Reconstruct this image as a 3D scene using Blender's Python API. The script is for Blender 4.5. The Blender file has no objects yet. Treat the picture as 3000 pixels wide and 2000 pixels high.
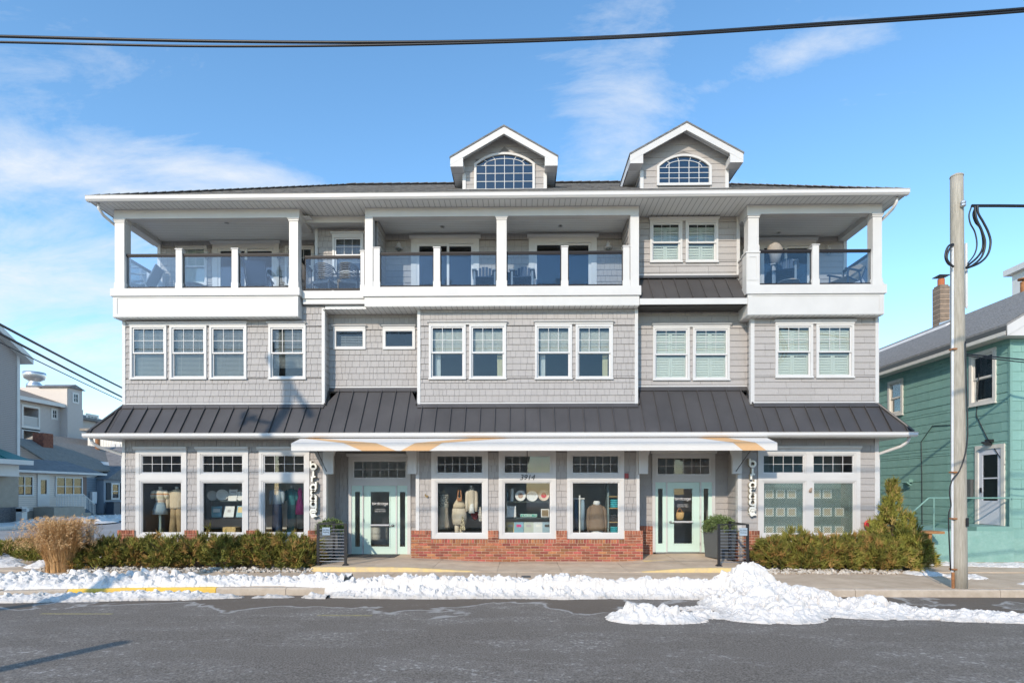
import bpy, math, random
import numpy as np
from mathutils import Vector, Matrix, noise as mnoise

random.seed(7)
R = random.Random(11)
scene = bpy.context.scene
col = scene.collection

# ------------------------------------------------------------------ camera
YAW = 0.0158                       # the camera looks a touch to the left of square-on
FPX, CX, HY, EYE = 1650.0, 1500.0, 1440.0, 2.2
cam_d = bpy.data.cameras.new('camera')
cam_d.sensor_width = 36.0
cam_d.lens = FPX / 3000.0 * 36.0
cam_d.shift_y = (HY - 1000.0) / 3000.0
cam_d.clip_start = 0.1
cam_d.clip_end = 2000.0
cam = bpy.data.objects.new('camera', cam_d)
col.objects.link(cam)
cam.location = (0, 0, EYE)
cam.rotation_euler = (math.radians(90), 0, YAW)
scene.camera = cam

# ------------------------------------------------------------------ light
SUN = Vector((0.44, 1.0, -0.575)).normalized()      # direction the light travels
SUN_EL = math.asin(-SUN.z)
SUN_AZ = math.atan2(-SUN.x, -SUN.y)
world = bpy.data.worlds.new('World')
scene.world = world
world.use_nodes = True
wn, wl = world.node_tree.nodes, world.node_tree.links
wn.clear()
w_out = wn.new('ShaderNodeOutputWorld')
w_bg = wn.new('ShaderNodeBackground')
w_bg.inputs['Strength'].default_value = 0.15
sky = wn.new('ShaderNodeTexSky')
sky.sky_type = 'NISHITA'
sky.sun_disc = False
sky.sun_elevation = SUN_EL
sky.sun_rotation = SUN_AZ
sky.altitude = 0
sky.air_density = 1.0
sky.dust_density = 0.12
sky.ozone_density = 1.6
w_tc = wn.new('ShaderNodeTexCoord')
w_sep = wn.new('ShaderNodeSeparateXYZ')
wl.new(w_tc.outputs['Generated'], w_sep.inputs[0])


def wmath(op, a, b=None, clamp=False):
    n = wn.new('ShaderNodeMath')
    n.operation = op
    n.use_clamp = clamp
    for k, v in enumerate((a, b)):
        if v is None:
            continue
        if isinstance(v, (int, float)):
            n.inputs[k].default_value = v
        else:
            wl.new(v, n.inputs[k])
    return n.outputs[0]


zc = wmath('MAXIMUM', w_sep.outputs[2], 0.02)
uu = wmath('DIVIDE', w_sep.outputs[0], wmath('ADD', zc, 0.25))
vv = wmath('DIVIDE', w_sep.outputs[1], wmath('ADD', zc, 0.25))
w_comb = wn.new('ShaderNodeCombineXYZ')
wl.new(uu, w_comb.inputs[0])
wl.new(vv, w_comb.inputs[1])
w_map = wn.new('ShaderNodeMapping')
w_map.inputs['Scale'].default_value = (1.0, 1.9, 1.0)
w_map.inputs['Location'].default_value = (12.3, 5.4, 0)
wl.new(w_comb.outputs[0], w_map.inputs['Vector'])
w_no = wn.new('ShaderNodeTexNoise')
w_no.inputs['Scale'].default_value = 2.3
w_no.inputs['Detail'].default_value = 9
w_no.inputs['Roughness'].default_value = 0.66
w_no.inputs['Distortion'].default_value = 0.35
wl.new(w_map.outputs[0], w_no.inputs['Vector'])


def cloud_bank(d, c, s, amp):
    """A bank of cloud round direction d: wide by s[0], tall by s[1]."""
    d = Vector(d).normalized()
    r = Vector((d.y, -d.x, 0)).normalized()
    u = r.cross(d)
    acc = None
    for ax, sc in ((r, s[0]), (u, s[1])):
        dp = wn.new('ShaderNodeVectorMath')
        dp.operation = 'DOT_PRODUCT'
        wl.new(w_tc.outputs['Generated'], dp.inputs[0])
        dp.inputs[1].default_value = ax / sc
        q = wmath('MULTIPLY', dp.outputs['Value'], dp.outputs['Value'])
        acc = q if acc is None else wmath('ADD', acc, q)
    front = wn.new('ShaderNodeVectorMath')
    front.operation = 'DOT_PRODUCT'
    wl.new(w_tc.outputs['Generated'], front.inputs[0])
    front.inputs[1].default_value = d
    g = wmath('MULTIPLY', wmath('POWER', 2.718, wmath('MULTIPLY', acc, -1.0)), amp)
    return wmath('MULTIPLY', g, wmath('GREATER_THAN', front.outputs['Value'], 0.0))


def pdir(px, py):
    u, v = (px - CX) / FPX, (HY - py) / FPX
    return (-math.sin(YAW) + u * math.cos(YAW), math.cos(YAW) + u * math.sin(YAW), v)


banks = wmath('ADD', cloud_bank(pdir(150, 510), 0, (0.26, 0.032), 0.23),
              cloud_bank(pdir(1830, 330), 0, (0.11, 0.17), 0.22))
banks = wmath('ADD', banks, cloud_bank(pdir(700, 520), 0, (0.20, 0.028), 0.26))
banks = wmath('ADD', banks, cloud_bank(pdir(2330, 165), 0, (0.10, 0.022), 0.24))
banks = wmath('ADD', banks, cloud_bank(pdir(0, 860), 0, (0.34, 0.20), 0.27))
w_sum = wmath('ADD', w_no.outputs['Fac'], banks)
w_rmp = wn.new('ShaderNodeValToRGB')
w_rmp.color_ramp.elements[0].position = 0.61
w_rmp.color_ramp.elements[0].color = (0, 0, 0, 1)
w_rmp.color_ramp.elements[1].position = 1.02
w_rmp.color_ramp.elements[1].color = (1, 1, 1, 1)
wl.new(w_sum, w_rmp.inputs[0])
w_hsv = wn.new('ShaderNodeHueSaturation')
w_hsv.inputs['Hue'].default_value = 0.495
w_hsv.inputs['Saturation'].default_value = 1.17
w_hsv.inputs['Value'].default_value = 1.28
wl.new(sky.outputs[0], w_hsv.inputs['Color'])
w_mix = wn.new('ShaderNodeMix')
w_mix.data_type = 'RGBA'
wl.new(w_rmp.outputs[0], w_mix.inputs[0])
wl.new(w_hsv.outputs[0], w_mix.inputs[6])
w_mix.inputs[7].default_value = (3.9, 4.1, 4.35, 1)
wl.new(w_mix.outputs[2], w_bg.inputs['Color'])
wl.new(w_bg.outputs[0], w_out.inputs['Surface'])

sun_d = bpy.data.lights.new('sun', 'SUN')
sun_d.energy = 2.6
sun_d.angle = math.radians(0.53)
sun_d.color = (1.0, 0.865, 0.705)
sun = bpy.data.objects.new('sun', sun_d)
col.objects.link(sun)
sun.location = (-20, -40, 40)
sun.rotation_euler = SUN.to_track_quat('-Z', 'Y').to_euler()

vs = scene.view_settings
vs.view_transform = 'Standard'
vs.look = 'None'
vs.exposure = 0.62
vs.gamma = 1.0
vs.use_curve_mapping = False
scene.cycles.use_denoising = True
scene.cycles.max_bounces = 6
scene.cycles.diffuse_bounces = 3
scene.cycles.glossy_bounces = 3
scene.cycles.transparent_max_bounces = 16
scene.cycles.sample_clamp_indirect = 6.0


# ------------------------------------------------------------------ helpers
def PX(px, Y):
    u = (px - CX) / FPX
    t = Y / (math.cos(YAW) + u * math.sin(YAW))
    return t * (-math.sin(YAW) + u * math.cos(YAW))


def PZ(py, px, Y):
    u = (px - CX) / FPX
    t = Y / (math.cos(YAW) + u * math.sin(YAW))
    return EYE + t * (HY - py) / FPX


Y0 = 16.5


def X0(px):
    return PX(px, Y0)


def Z0(py, px=1500):
    return PZ(py, px, Y0)


ORG = {}                            # world place of each parent


def tag(o, label=None, cat=None, group=None, kind=None):
    for k, v in (('label', label), ('category', cat), ('group', group), ('kind', kind)):
        if v:
            o[k] = v
    return o


def thing(name, label, cat, loc=(0, 0, 0), rz=0.0, group=None):
    o = bpy.data.objects.new(name, None)
    o.empty_display_size = 0.3
    col.objects.link(o)
    o.location = loc
    o.rotation_euler = (0, 0, rz)
    ORG[o.name] = Vector(loc)
    return tag(o, label, cat, group)


def place(name, me, parent=None, world=True, loc=(0, 0, 0), rot=None):
    """Link mesh ME as an object; world: its vertices (or loc) are in scene space."""
    o = bpy.data.objects.new(name, me)
    col.objects.link(o)
    loc = Vector(loc)
    if parent is not None:
        o.parent = parent
        if world:
            o.location = loc - ORG.get(parent.name, Vector((0, 0, 0)))
            ORG[o.name] = loc
        else:
            o.location = loc
            ORG[o.name] = Vector((0, 0, 0))
    else:
        o.location = loc
        ORG[o.name] = loc
    if rot:
        o.rotation_euler = rot
    return o


class MB:
    def __init__(s):
        s.v, s.f, s.m, s.sm = [], [], [], False
        s.cur = 0

    def add(s, vs_, fs):
        b = len(s.v)
        s.v.extend(vs_)
        for f in fs:
            s.f.append([b + i for i in f])
            s.m.append(s.cur)
        return s

    def box(s, x0, x1, y0, y1, z0, z1):
        if x1 < x0: x0, x1 = x1, x0
        if y1 < y0: y0, y1 = y1, y0
        if z1 < z0: z0, z1 = z1, z0
        return s.add([(x0, y0, z0), (x1, y0, z0), (x1, y1, z0), (x0, y1, z0),
                      (x0, y0, z1), (x1, y0, z1), (x1, y1, z1), (x0, y1, z1)],
                     [(0, 3, 2, 1), (4, 5, 6, 7), (0, 1, 5, 4), (1, 2, 6, 5), (2, 3, 7, 6), (3, 0, 4, 7)])

    def cbox(s, c, d, rx=0, ry=0, rz=0):
        m = Matrix.Rotation(rz, 3, 'Z') @ Matrix.Rotation(ry, 3, 'Y') @ Matrix.Rotation(rx, 3, 'X')
        hx, hy, hz = d[0] / 2, d[1] / 2, d[2] / 2
        vs_ = [tuple(Vector(c) + m @ Vector(p)) for p in
               ((-hx, -hy, -hz), (hx, -hy, -hz), (hx, hy, -hz), (-hx, hy, -hz),
                (-hx, -hy, hz), (hx, -hy, hz), (hx, hy, hz), (-hx, hy, hz))]
        return s.add(vs_, [(0, 3, 2, 1), (4, 5, 6, 7), (0, 1, 5, 4), (1, 2, 6, 5), (2, 3, 7, 6), (3, 0, 4, 7)])

    def beam(s, a, b, w, h, up=(0, 0, 1)):
        """A straight bar from a to b, w wide and h high."""
        a, b = Vector(a), Vector(b)
        d = (b - a).normalized()
        sd = d.cross(Vector(up))
        if sd.length < 1e-5:
            sd = d.cross(Vector((0, 1, 0)))
        sd.normalize()
        u = sd.cross(d)
        vs_ = []
        for p in (a, b):
            for i, j in ((-1, -1), (1, -1), (1, 1), (-1, 1)):
                vs_.append(tuple(p + sd * (i * w / 2) + u * (j * h / 2)))
        return s.add(vs_, [(0, 3, 2, 1), (4, 5, 6, 7), (0, 1, 5, 4), (1, 2, 6, 5), (2, 3, 7, 6), (3, 0, 4, 7)])

    def prism(s, poly, y0, y1):
        """poly: (x, z) points; extruded from y0 to y1."""
        n = len(poly)
        vs_ = [(x, y0, z) for x, z in poly] + [(x, y1, z) for x, z in poly]
        fs = [tuple(range(n)), tuple(range(2 * n - 1, n - 1, -1))]
        fs += [(i, n + i, n + (i + 1) % n, (i + 1) % n) for i in range(n)]
        return s.add(vs_, fs)

    def prismx(s, poly, x0, x1):
        n = len(poly)
        vs_ = [(x0, y, z) for y, z in poly] + [(x1, y, z) for y, z in poly]
        fs = [tuple(range(n)), tuple(range(2 * n - 1, n - 1, -1))]
        fs += [(i, n + i, n + (i + 1) % n, (i + 1) % n) for i in range(n)]
        return s.add(vs_, fs)

    def prismz(s, poly, z0, z1):
        n = len(poly)
        vs_ = [(x, y, z0) for x, y in poly] + [(x, y, z1) for x, y in poly]
        fs = [tuple(range(n)), tuple(range(2 * n - 1, n - 1, -1))]
        fs += [(i, n + i, n + (i + 1) % n, (i + 1) % n) for i in range(n)]
        return s.add(vs_, fs)

    def tube(s, pts, r, n=8, cap=True):
        pts = [Vector(p) for p in pts]
        rr = r if isinstance(r, (list, tuple)) else [r] * len(pts)
        vs_, fs = [], []
        prev = None
        for i, p in enumerate(pts):
            a = pts[max(i - 1, 0)]
            b = pts[min(i + 1, len(pts) - 1)]
            d = (b - a).normalized()
            if prev is None:
                ref = Vector((0, 0, 1)) if abs(d.z) < 0.9 else Vector((1, 0, 0))
                u = d.cross(ref).normalized()
            else:
                u = (prev - d * prev.dot(d)).normalized()
            prev = u
            w = d.cross(u)
            for k in range(n):
                t = 2 * math.pi * k / n
                vs_.append(tuple(p + (u * math.cos(t) + w * math.sin(t)) * rr[i]))
        for i in range(len(pts) - 1):
            for k in range(n):
                a, b = i * n + k, i * n + (k + 1) % n
                fs.append((a, b, b + n, a + n))
        if cap:
            fs.append(tuple(range(n - 1, -1, -1)))
            fs.append(tuple((len(pts) - 1) * n + k for k in range(n)))
        return s.add(vs_, fs)

    def lathe(s, prof, c=(0, 0, 0), n=16, sx=1.0, sy=1.0):
        """prof: (radius, z) from bottom to top."""
        vs_, fs = [], []
        for r_, z in prof:
            for k in range(n):
                t = 2 * math.pi * k / n
                vs_.append((c[0] + r_ * sx * math.cos(t), c[1] + r_ * sy * math.sin(t), c[2] + z))
        for i in range(len(prof) - 1):
            for k in range(n):
                a, b = i * n + k, i * n + (k + 1) % n
                fs.append((a, b, b + n, a + n))
        fs.append(tuple(range(n - 1, -1, -1)))
        fs.append(tuple((len(prof) - 1) * n + k for k in range(n)))
        return s.add(vs_, fs)

    def plate(s, x0, x1, z0, z1, y0, y1, holes=()):
        """A slab in the x-z plane with rectangular holes (hx0, hx1, hz0, hz1)."""
        for a, b, c, d in rects_minus(x0, x1, z0, z1, holes):
            s.box(a, b, y0, y1, c, d)
        return s

    def mesh(s, name, mats):
        me = bpy.data.meshes.new(name)
        me.from_pydata(s.v, [], s.f)
        if not isinstance(mats, (list, tuple)):
            mats = [mats]
        for m in mats:
            me.materials.append(m)
        if len(mats) > 1:
            me.polygons.foreach_set('material_index', s.m)
        if s.sm:
            me.polygons.foreach_set('use_smooth', [True] * len(s.f))
        me.update()
        return me

    def build(s, name, mats, parent=None, world=True, smooth=False):
        s.sm = smooth
        return place(name, s.mesh(name, mats), parent, world)


def rects_minus(x0, x1, z0, z1, holes):
    zs = sorted({z0, z1} | {h[2] for h in holes if z0 < h[2] < z1} | {h[3] for h in holes if z0 < h[3] < z1})
    out = []
    for a, b in zip(zs, zs[1:]):
        mid = (a + b) / 2
        iv = sorted((max(h[0], x0), min(h[1], x1)) for h in holes if h[2] < mid < h[3] and h[1] > x0 and h[0] < x1)
        x = x0
        for p, q in iv:
            if p > x + 1e-4:
                out.append((x, p, a, b))
            x = max(x, q)
        if x < x1 - 1e-4:
            out.append((x, x1, a, b))
    return out


def solid(name, label, cat, mb, mats, loc=(0, 0, 0), group=None, smooth=False):
    o = mb.build(name, mats, None, True, smooth)
    o.location = loc
    ORG[o.name] = Vector(loc)
    return tag(o, label, cat, group)


def copy_tree(o, loc=None, rz=None, label=None, parent=None):
    c = o.copy()
    col.objects.link(c)
    if parent is not None:
        c.parent = parent
    if loc is not None:
        c.location = loc
        ORG[c.name] = Vector(loc)
    if rz is not None:
        c.rotation_euler = (0, 0, rz)
    if label:
        c['label'] = label
    for ch in [k for k in o.children]:
        copy_tree(ch, parent=c)
    return c


# ------------------------------------------------------------------ materials
def pmat(name, c, rough=0.6, var=0.0, scale=4.0, c2=None, bump=0.0, bscale=30.0, metal=0.0,
         stretch=(1, 1, 1), rand=0.0, spec=0.5, detail=5.0, dist=0.0, hue=0.0):
    m = bpy.data.materials.new(name)
    m.use_nodes = True
    nt = m.node_tree
    n, l = nt.nodes, nt.links
    b = n['Principled BSDF']
    b.inputs['Roughness'].default_value = rough
    b.inputs['Metallic'].default_value = metal
    b.inputs['Specular IOR Level'].default_value = spec
    b.inputs['Base Color'].default_value = (*c, 1)
    tc = n.new('ShaderNodeTexCoord')
    mp = n.new('ShaderNodeMapping')
    mp.inputs['Scale'].default_value = stretch
    l.new(tc.outputs['Object'], mp.inputs['Vector'])
    out = None
    if var or c2:
        t = n.new('ShaderNodeTexNoise')
        t.inputs['Scale'].default_value = scale
        t.inputs['Detail'].default_value = detail
        t.inputs['Roughness'].default_value = 0.6
        t.inputs['Distortion'].default_value = dist
        l.new(mp.outputs[0], t.inputs['Vector'])
        rp = n.new('ShaderNodeValToRGB')
        a = c if c2 else tuple(x * (1 - var) for x in c)
        z = c2 if c2 else tuple(min(x * (1 + var), 0.95) for x in c)
        rp.color_ramp.elements[0].position = 0.32
        rp.color_ramp.elements[1].position = 0.68
        rp.color_ramp.elements[0].color = (*a, 1)
        rp.color_ramp.elements[1].color = (*z, 1)
        l.new(t.outputs['Fac'], rp.inputs[0])
        out = rp.outputs[0]
    if rand or hue:
        oi = n.new('ShaderNodeObjectInfo')
        hs = n.new('ShaderNodeHueSaturation')
        mr = n.new('ShaderNodeMapRange')
        mr.inputs['To Min'].default_value = 1 - rand
        mr.inputs['To Max'].default_value = 1 + rand
        l.new(oi.outputs['Random'], mr.inputs[0])
        l.new(mr.outputs[0], hs.inputs['Value'])
        if hue:
            mr2 = n.new('ShaderNodeMapRange')
            mr2.inputs['To Min'].default_value = 0.5 - hue
            mr2.inputs['To Max'].default_value = 0.5 + hue
            fr = n.new('ShaderNodeMath')
            fr.operation = 'FRACT'
            ml = n.new('ShaderNodeMath')
            ml.operation = 'MULTIPLY'
            ml.inputs[1].default_value = 7.31
            l.new(oi.outputs['Random'], ml.inputs[0])
            l.new(ml.outputs[0], fr.inputs[0])
            l.new(fr.outputs[0], mr2.inputs[0])
            l.new(mr2.outputs[0], hs.inputs['Hue'])
        if out:
            l.new(out, hs.inputs['Color'])
        else:
            hs.inputs['Color'].default_value = (*c, 1)
        out = hs.outputs[0]
    if out:
        l.new(out, b.inputs['Base Color'])
    if bump:
        t2 = n.new('ShaderNodeTexNoise')
        t2.inputs['Scale'].default_value = bscale
        t2.inputs['Detail'].default_value = 6
        l.new(mp.outputs[0], t2.inputs['Vector'])
        bp = n.new('ShaderNodeBump')
        bp.inputs['Strength'].default_value = bump
        bp.inputs['Distance'].default_value = 0.02
        l.new(t2.outputs['Fac'], bp.inputs['Height'])
        l.new(bp.outputs[0], b.inputs['Normal'])
    return m


def glass(name, tint=(0.86, 0.9, 0.9), ior=1.45, rough=0.0, boost=1.0):
    m = bpy.data.materials.new(name)
    m.use_nodes = True
    n, l = m.node_tree.nodes, m.node_tree.links
    n.clear()
    out = n.new('ShaderNodeOutputMaterial')
    tr = n.new('ShaderNodeBsdfTransparent')
    tr.inputs['Color'].default_value = (*tint, 1)
    gl = n.new('ShaderNodeBsdfGlossy')
    gl.inputs['Roughness'].default_value = rough
    gl.inputs['Color'].default_value = (0.95, 0.97, 1, 1)
    fr = n.new('ShaderNodeFresnel')
    fr.inputs['IOR'].default_value = ior
    mu = n.new('ShaderNodeMath')
    mu.operation = 'MULTIPLY'
    mu.inputs[1].default_value = boost
    mu.use_clamp = True
    l.new(fr.outputs[0], mu.inputs[0])
    mx = n.new('ShaderNodeMixShader')
    l.new(mu.outputs[0], mx.inputs[0])
    l.new(tr.outputs[0], mx.inputs[1])
    l.new(gl.outputs[0], mx.inputs[2])
    l.new(mx.outputs[0], out.inputs['Surface'])
    return m


def stripes(m, axis, pitch, depth=0.5, width=0.12):
    """Adds a fine grooved relief (vinyl soffit boards, corduroy) across AXIS."""
    n, l = m.node_tree.nodes, m.node_tree.links
    b = n['Principled BSDF']
    tc = n.new('ShaderNodeTexCoord')
    sp = n.new('ShaderNodeSeparateXYZ')
    l.new(tc.outputs['Object'], sp.inputs[0])
    a = n.new('ShaderNodeMath')
    a.operation = 'DIVIDE'
    a.inputs[1].default_value = pitch
    l.new(sp.outputs[axis], a.inputs[0])
    f = n.new('ShaderNodeMath')
    f.operation = 'FRACT'
    l.new(a.outputs[0], f.inputs[0])
    g = n.new('ShaderNodeMath')
    g.operation = 'GREATER_THAN'
    g.inputs[1].default_value = width
    l.new(f.outputs[0], g.inputs[0])
    bp = n.new('ShaderNodeBump')
    bp.inputs['Strength'].default_value = depth
    bp.inputs['Distance'].default_value = 0.01
    l.new(g.outputs[0], bp.inputs['Height'])
    l.new(bp.outputs[0], b.inputs['Normal'])
    # the open groove itself is coloured darker than the board
    mx = n.new('ShaderNodeMix')
    mx.data_type = 'RGBA'
    mr = n.new('ShaderNodeMapRange')
    mr.inputs['To Min'].default_value = 0.55
    mr.inputs['To Max'].default_value = 1.0
    l.new(g.outputs[0], mr.inputs[0])
    c = b.inputs['Base Color'].default_value[:]
    mx.inputs[6].default_value = (c[0] * .55, c[1] * .55, c[2] * .55, 1)
    mx.inputs[7].default_value = c
    l.new(g.outputs[0], mx.inputs[0])
    l.new(mx.outputs[2], b.inputs['Base Color'])
    return m


M = {}
M['white'] = pmat('white_trim', (0.56, 0.55, 0.535), 0.5, var=0.045, scale=1.3)
M['vinyl'] = pmat('white_vinyl', (0.60, 0.59, 0.58), 0.35, var=0.015, scale=3)
M['shake'] = pmat('grey_shake', (0.362, 0.340, 0.325), 0.75, var=0.07, scale=9, stretch=(6, 6, 1), bump=0.18, bscale=18, rand=0.02)
M['wallback'] = pmat('wall_board', (0.20, 0.19, 0.185), 0.9)
M['inside'] = pmat('inside_wall', (0.52, 0.55, 0.54), 0.9, var=0.1, scale=1.0)
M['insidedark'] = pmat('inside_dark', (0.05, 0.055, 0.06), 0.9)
M['woodfloor'] = pmat('shop_floor', (0.22, 0.15, 0.10), 0.6, var=0.2, scale=4, stretch=(1, 12, 1))
M['soffitx'] = stripes(pmat('soffit_across', (0.74, 0.74, 0.72), 0.5), 0, 0.155, 0.7)
M['soffity'] = stripes(pmat('ceiling_boards', (0.74, 0.74, 0.73), 0.5), 1, 0.11, 0.6, 0.1)
M['metal'] = pmat('standing_seam', (0.080, 0.074, 0.072), 0.45, var=0.16, scale=0.8, metal=0.25)
M['metaldark'] = pmat('seam_edge', (0.045, 0.045, 0.05), 0.5, metal=0.2)
M['asphaltroof'] = pmat('roof_shingle', (0.10, 0.10, 0.105), 0.9, c2=(0.21, 0.205, 0.20), scale=3.2, stretch=(1, 5, 5), bump=0.8, bscale=14, detail=9)
M['glass'] = glass('window_glass', (0.86, 0.89, 0.88), 1.5, 0.0, 0.9)
M['glassshop'] = glass('shop_glass', (0.975, 0.985, 0.98), 1.45, 0.0, 1.0)
M['glassrail'] = glass('rail_glass', (0.76, 0.835, 0.91), 1.5, 0.0, 0.9)
M['glassfar'] = glass('far_glass', (0.45, 0.48, 0.50), 1.4, 0.0, 0.25)
M['glassdark'] = glass('dormer_glass', (0.30, 0.37, 0.42), 1.6, 0.0, 1.8)
M['railmetal'] = pmat('bronze_rail', (0.022, 0.02, 0.022), 0.5, spec=.2)
M['blind'] = pmat('blind', (0.60, 0.60, 0.58), 0.6)
M['blindgrey'] = pmat('blind_grey', (0.36, 0.36, 0.37), 0.6)
M['shutter'] = pmat('shutter', (0.70, 0.71, 0.66), 0.5)
M['curtain'] = pmat('curtain', (0.62, 0.58, 0.40), 0.8, var=0.15, scale=12, stretch=(6, 1, 0.3))
M['curtainw'] = pmat('curtain_white', (0.62, 0.65, 0.68), 0.8, var=0.15, scale=12, stretch=(6, 1, 0.3))
M['mint'] = pmat('mint_paint', (0.53, 0.68, 0.60), 0.45, var=0.02, scale=2)
M['nickel'] = pmat('nickel', (0.45, 0.45, 0.45), 0.3, metal=0.9)
M['black'] = pmat('black_metal', (0.018, 0.018, 0.02), 0.4)
M['blackletter'] = pmat('black_letter', (0.02, 0.02, 0.02), 0.5)
M['mortar'] = pmat('mortar', (0.62, 0.45, 0.33), 0.95, var=0.15, scale=12, bump=0.3, bscale=60)
M['brick'] = pmat('brick', (0.27, 0.075, 0.04), 0.85, c2=(0.38, 0.135, 0.075), scale=14, rand=0.38, hue=0.022, bump=0.4, bscale=50)
M['brickm'] = pmat('brick_mixed', (0.20, 0.06, 0.035), 0.85, c2=(0.38, 0.14, 0.08), scale=5.5, bump=0.4, bscale=50, detail=2)
M['awning'] = pmat('awning_cloth', (0.63, 0.605, 0.57), 0.8, var=0.02, scale=2, bump=0.05, bscale=300)
M['tan'] = pmat('tan_stripe', (0.62, 0.38, 0.19), 0.8, var=0.03, scale=3)
M['letter'] = pmat('letter_cream', (0.80, 0.78, 0.70), 0.5)
M['letterback'] = pmat('letter_side', (0.34, 0.30, 0.22), 0.6)
M['snow'] = pmat('snow', (0.69, 0.66, 0.62), 0.7, var=0.05, scale=6, bump=0.9, bscale=16, spec=0.3)
M['yellow'] = pmat('yellow_paint', (0.78, 0.50, 0.05), 0.6, c2=(0.66, 0.44, 0.10), scale=7, bump=0.2)
M['yellowpale'] = pmat('yellow_worn', (0.74, 0.55, 0.22), 0.7, c2=(0.56, 0.44, 0.26), scale=6, bump=0.2)
M['curb'] = pmat('curb_stone', (0.40, 0.33, 0.255), 0.9, c2=(0.52, 0.44, 0.35), scale=5, bump=0.3)
M['foil'] = pmat('galvanised', (0.55, 0.56, 0.58), 0.35, metal=0.8)
M['polewood'] = pmat('pole_wood', (0.29, 0.265, 0.215), 0.85, c2=(0.43, 0.395, 0.33), scale=9, stretch=(5, 5, 0.35), bump=0.5, bscale=12)
M['rubber'] = pmat('cable_black', (0.012, 0.013, 0.016), 0.45)
M['pvc'] = pmat('conduit_grey', (0.60, 0.62, 0.64), 0.5, var=0.06, scale=4)
M['rust'] = pmat('rust', (0.30, 0.13, 0.05), 0.8, var=0.3, scale=10)
M['planter'] = pmat('planter_grey', (0.095, 0.10, 0.10), 0.55, var=0.05, scale=3)


def tinted(m, amount):
    """Piece to piece variation: a face attribute 'tint' lightens or darkens the colour."""
    n, l = m.node_tree.nodes, m.node_tree.links
    b = n['Principled BSDF']
    prev = b.inputs['Base Color'].links[0].from_socket
    at = n.new('ShaderNodeAttribute')
    at.attribute_name = 'tint'
    mr = n.new('ShaderNodeMapRange')
    mr.inputs['To Min'].default_value = 1 - amount
    mr.inputs['To Max'].default_value = 1 + amount
    l.new(at.outputs['Fac'], mr.inputs[0])
    hs = n.new('ShaderNodeHueSaturation')
    l.new(prev, hs.inputs['Color'])
    l.new(mr.outputs[0], hs.inputs['Value'])
    l.new(hs.outputs[0], b.inputs['Base Color'])


tinted(M['shake'], .035)
tinted(M['brickm'], .32)


def set_tint(o, vals):
    at = o.data.attributes.new('tint', 'FLOAT', 'FACE')
    at.data.foreach_set('value', vals)
# ================================================================== the corner building
XL, XR = X0(363), X0(2570)
YR, YD, YP, YM = 16.9, 17.4, 16.2, 16.38      # recess, doors, porch fronts, middle balcony
YB = 27.0                                     # back of the building
bld = thing('shop_building', 'three storey grey shingled building with white trim, porches and dormers above shops', 'building', (-0.6, Y0, 0))

COURSE = 0.186
shakes = []            # (mapper, u0, u1, z0, z1, thick)
back = MB()            # boarding behind the shingles
MAP_F = lambda Y: (lambda u, w, z: (u, Y - w, z))
MAP_L = lambda X: (lambda u, w, z: (X - w, u, z))       # faces -X, u runs along Y
MAP_R = lambda X: (lambda u, w, z: (X + w, u, z))       # faces +X


def side(mapper, u0, u1, z0, z1, holes=(), mode='shake', pick=False):
    k0 = int(math.floor(z0 / COURSE))
    k1 = int(math.ceil(z1 / COURSE))
    for k in range(k0, k1):
        a, b = max(z0, k * COURSE), min(z1, (k + 1) * COURSE)
        if b - a < 0.01:
            continue
        for p, q, c, d in rects_minus(u0, u1, a, b, holes):
            u = p
            while u < q - 1e-4:
                w = R.choice((0.11, 0.14, 0.17, 0.20, 0.23)) if mode == 'shake' else R.choice((0.34, 0.5, 0.72, 0.95))
                e = u + w
                if q - e < 0.07:
                    e = q
                t = 0.023 + R.random() * 0.005
                shakes.append((mapper, u, e, c, d, t, pick and abs(e - u - w) < 1e-6 and abs(d - c - COURSE) < 1e-4))
                u = e


def wall(x0, x1, z0, z1, Y, holes=(), mode='shake', pick=False):
    back.plate(x0, x1, z0, z1, Y + 0.001, Y + 0.14, [(h[0], h[1], h[2], h[3]) for h in holes])
    side(MAP_F(Y), x0, x1, z0, z1, holes, mode, pick)


# ---- windows --------------------------------------------------------------
def pane(mb_parent, x0, x1, z0, z1, y, mat):
    return MB().box(x0, x1, y, y + 0.004, z0, z1).build('pane', mat, mb_parent)


def grid(parent, x0, x1, z0, z1, y, nc, nr, w=0.012, mat=None):
    g = MB()
    for i in range(1, nc):
        x = x0 + (x1 - x0) * i / nc
        g.box(x - w / 2, x + w / 2, y - 0.006, y + 0.003, z0, z1)
    for j in range(1, nr):
        z = z0 + (z1 - z0) * j / nr
        g.box(x0, x1, y - 0.008, y + 0.001, z - w / 2, z + w / 2)
    return g.build('muntins', mat or M['vinyl'], parent)


def header(x0, x1, z0, z1, Y):
    h = (z1 - z0)
    mb = MB().box(x0 + 0.035, x1 - 0.035, Y - 0.06, Y + 0.02, z0, z0 + h * 0.45)
    mb.prismx([(Y + 0.02, z0 + h * 0.45), (Y - 0.06, z0 + h * 0.45), (Y - 0.115, z0 + h * 0.86), (Y - 0.115, z1), (Y + 0.02, z1)], x0, x1)
    return mb.build('window_header', M['white'], bld)


def slats(x0, x1, z0, z1, y, pitch, mat, parent, name='blind', tilt=0.5, gap=()):
    mb = MB()
    z = z0 + pitch / 2
    while z < z1:
        mb.cbox(((x0 + x1) / 2, y, z), (x1 - x0, pitch * 1.02, 0.004), rx=tilt)
        z += pitch
    for f in (0.2, 0.8):
        x = x0 + (x1 - x0) * f
        mb.box(x - 0.004, x + 0.004, y - pitch * .45, y - pitch * .43, z0, z1)
    return mb.build(name, mat, parent)


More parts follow.
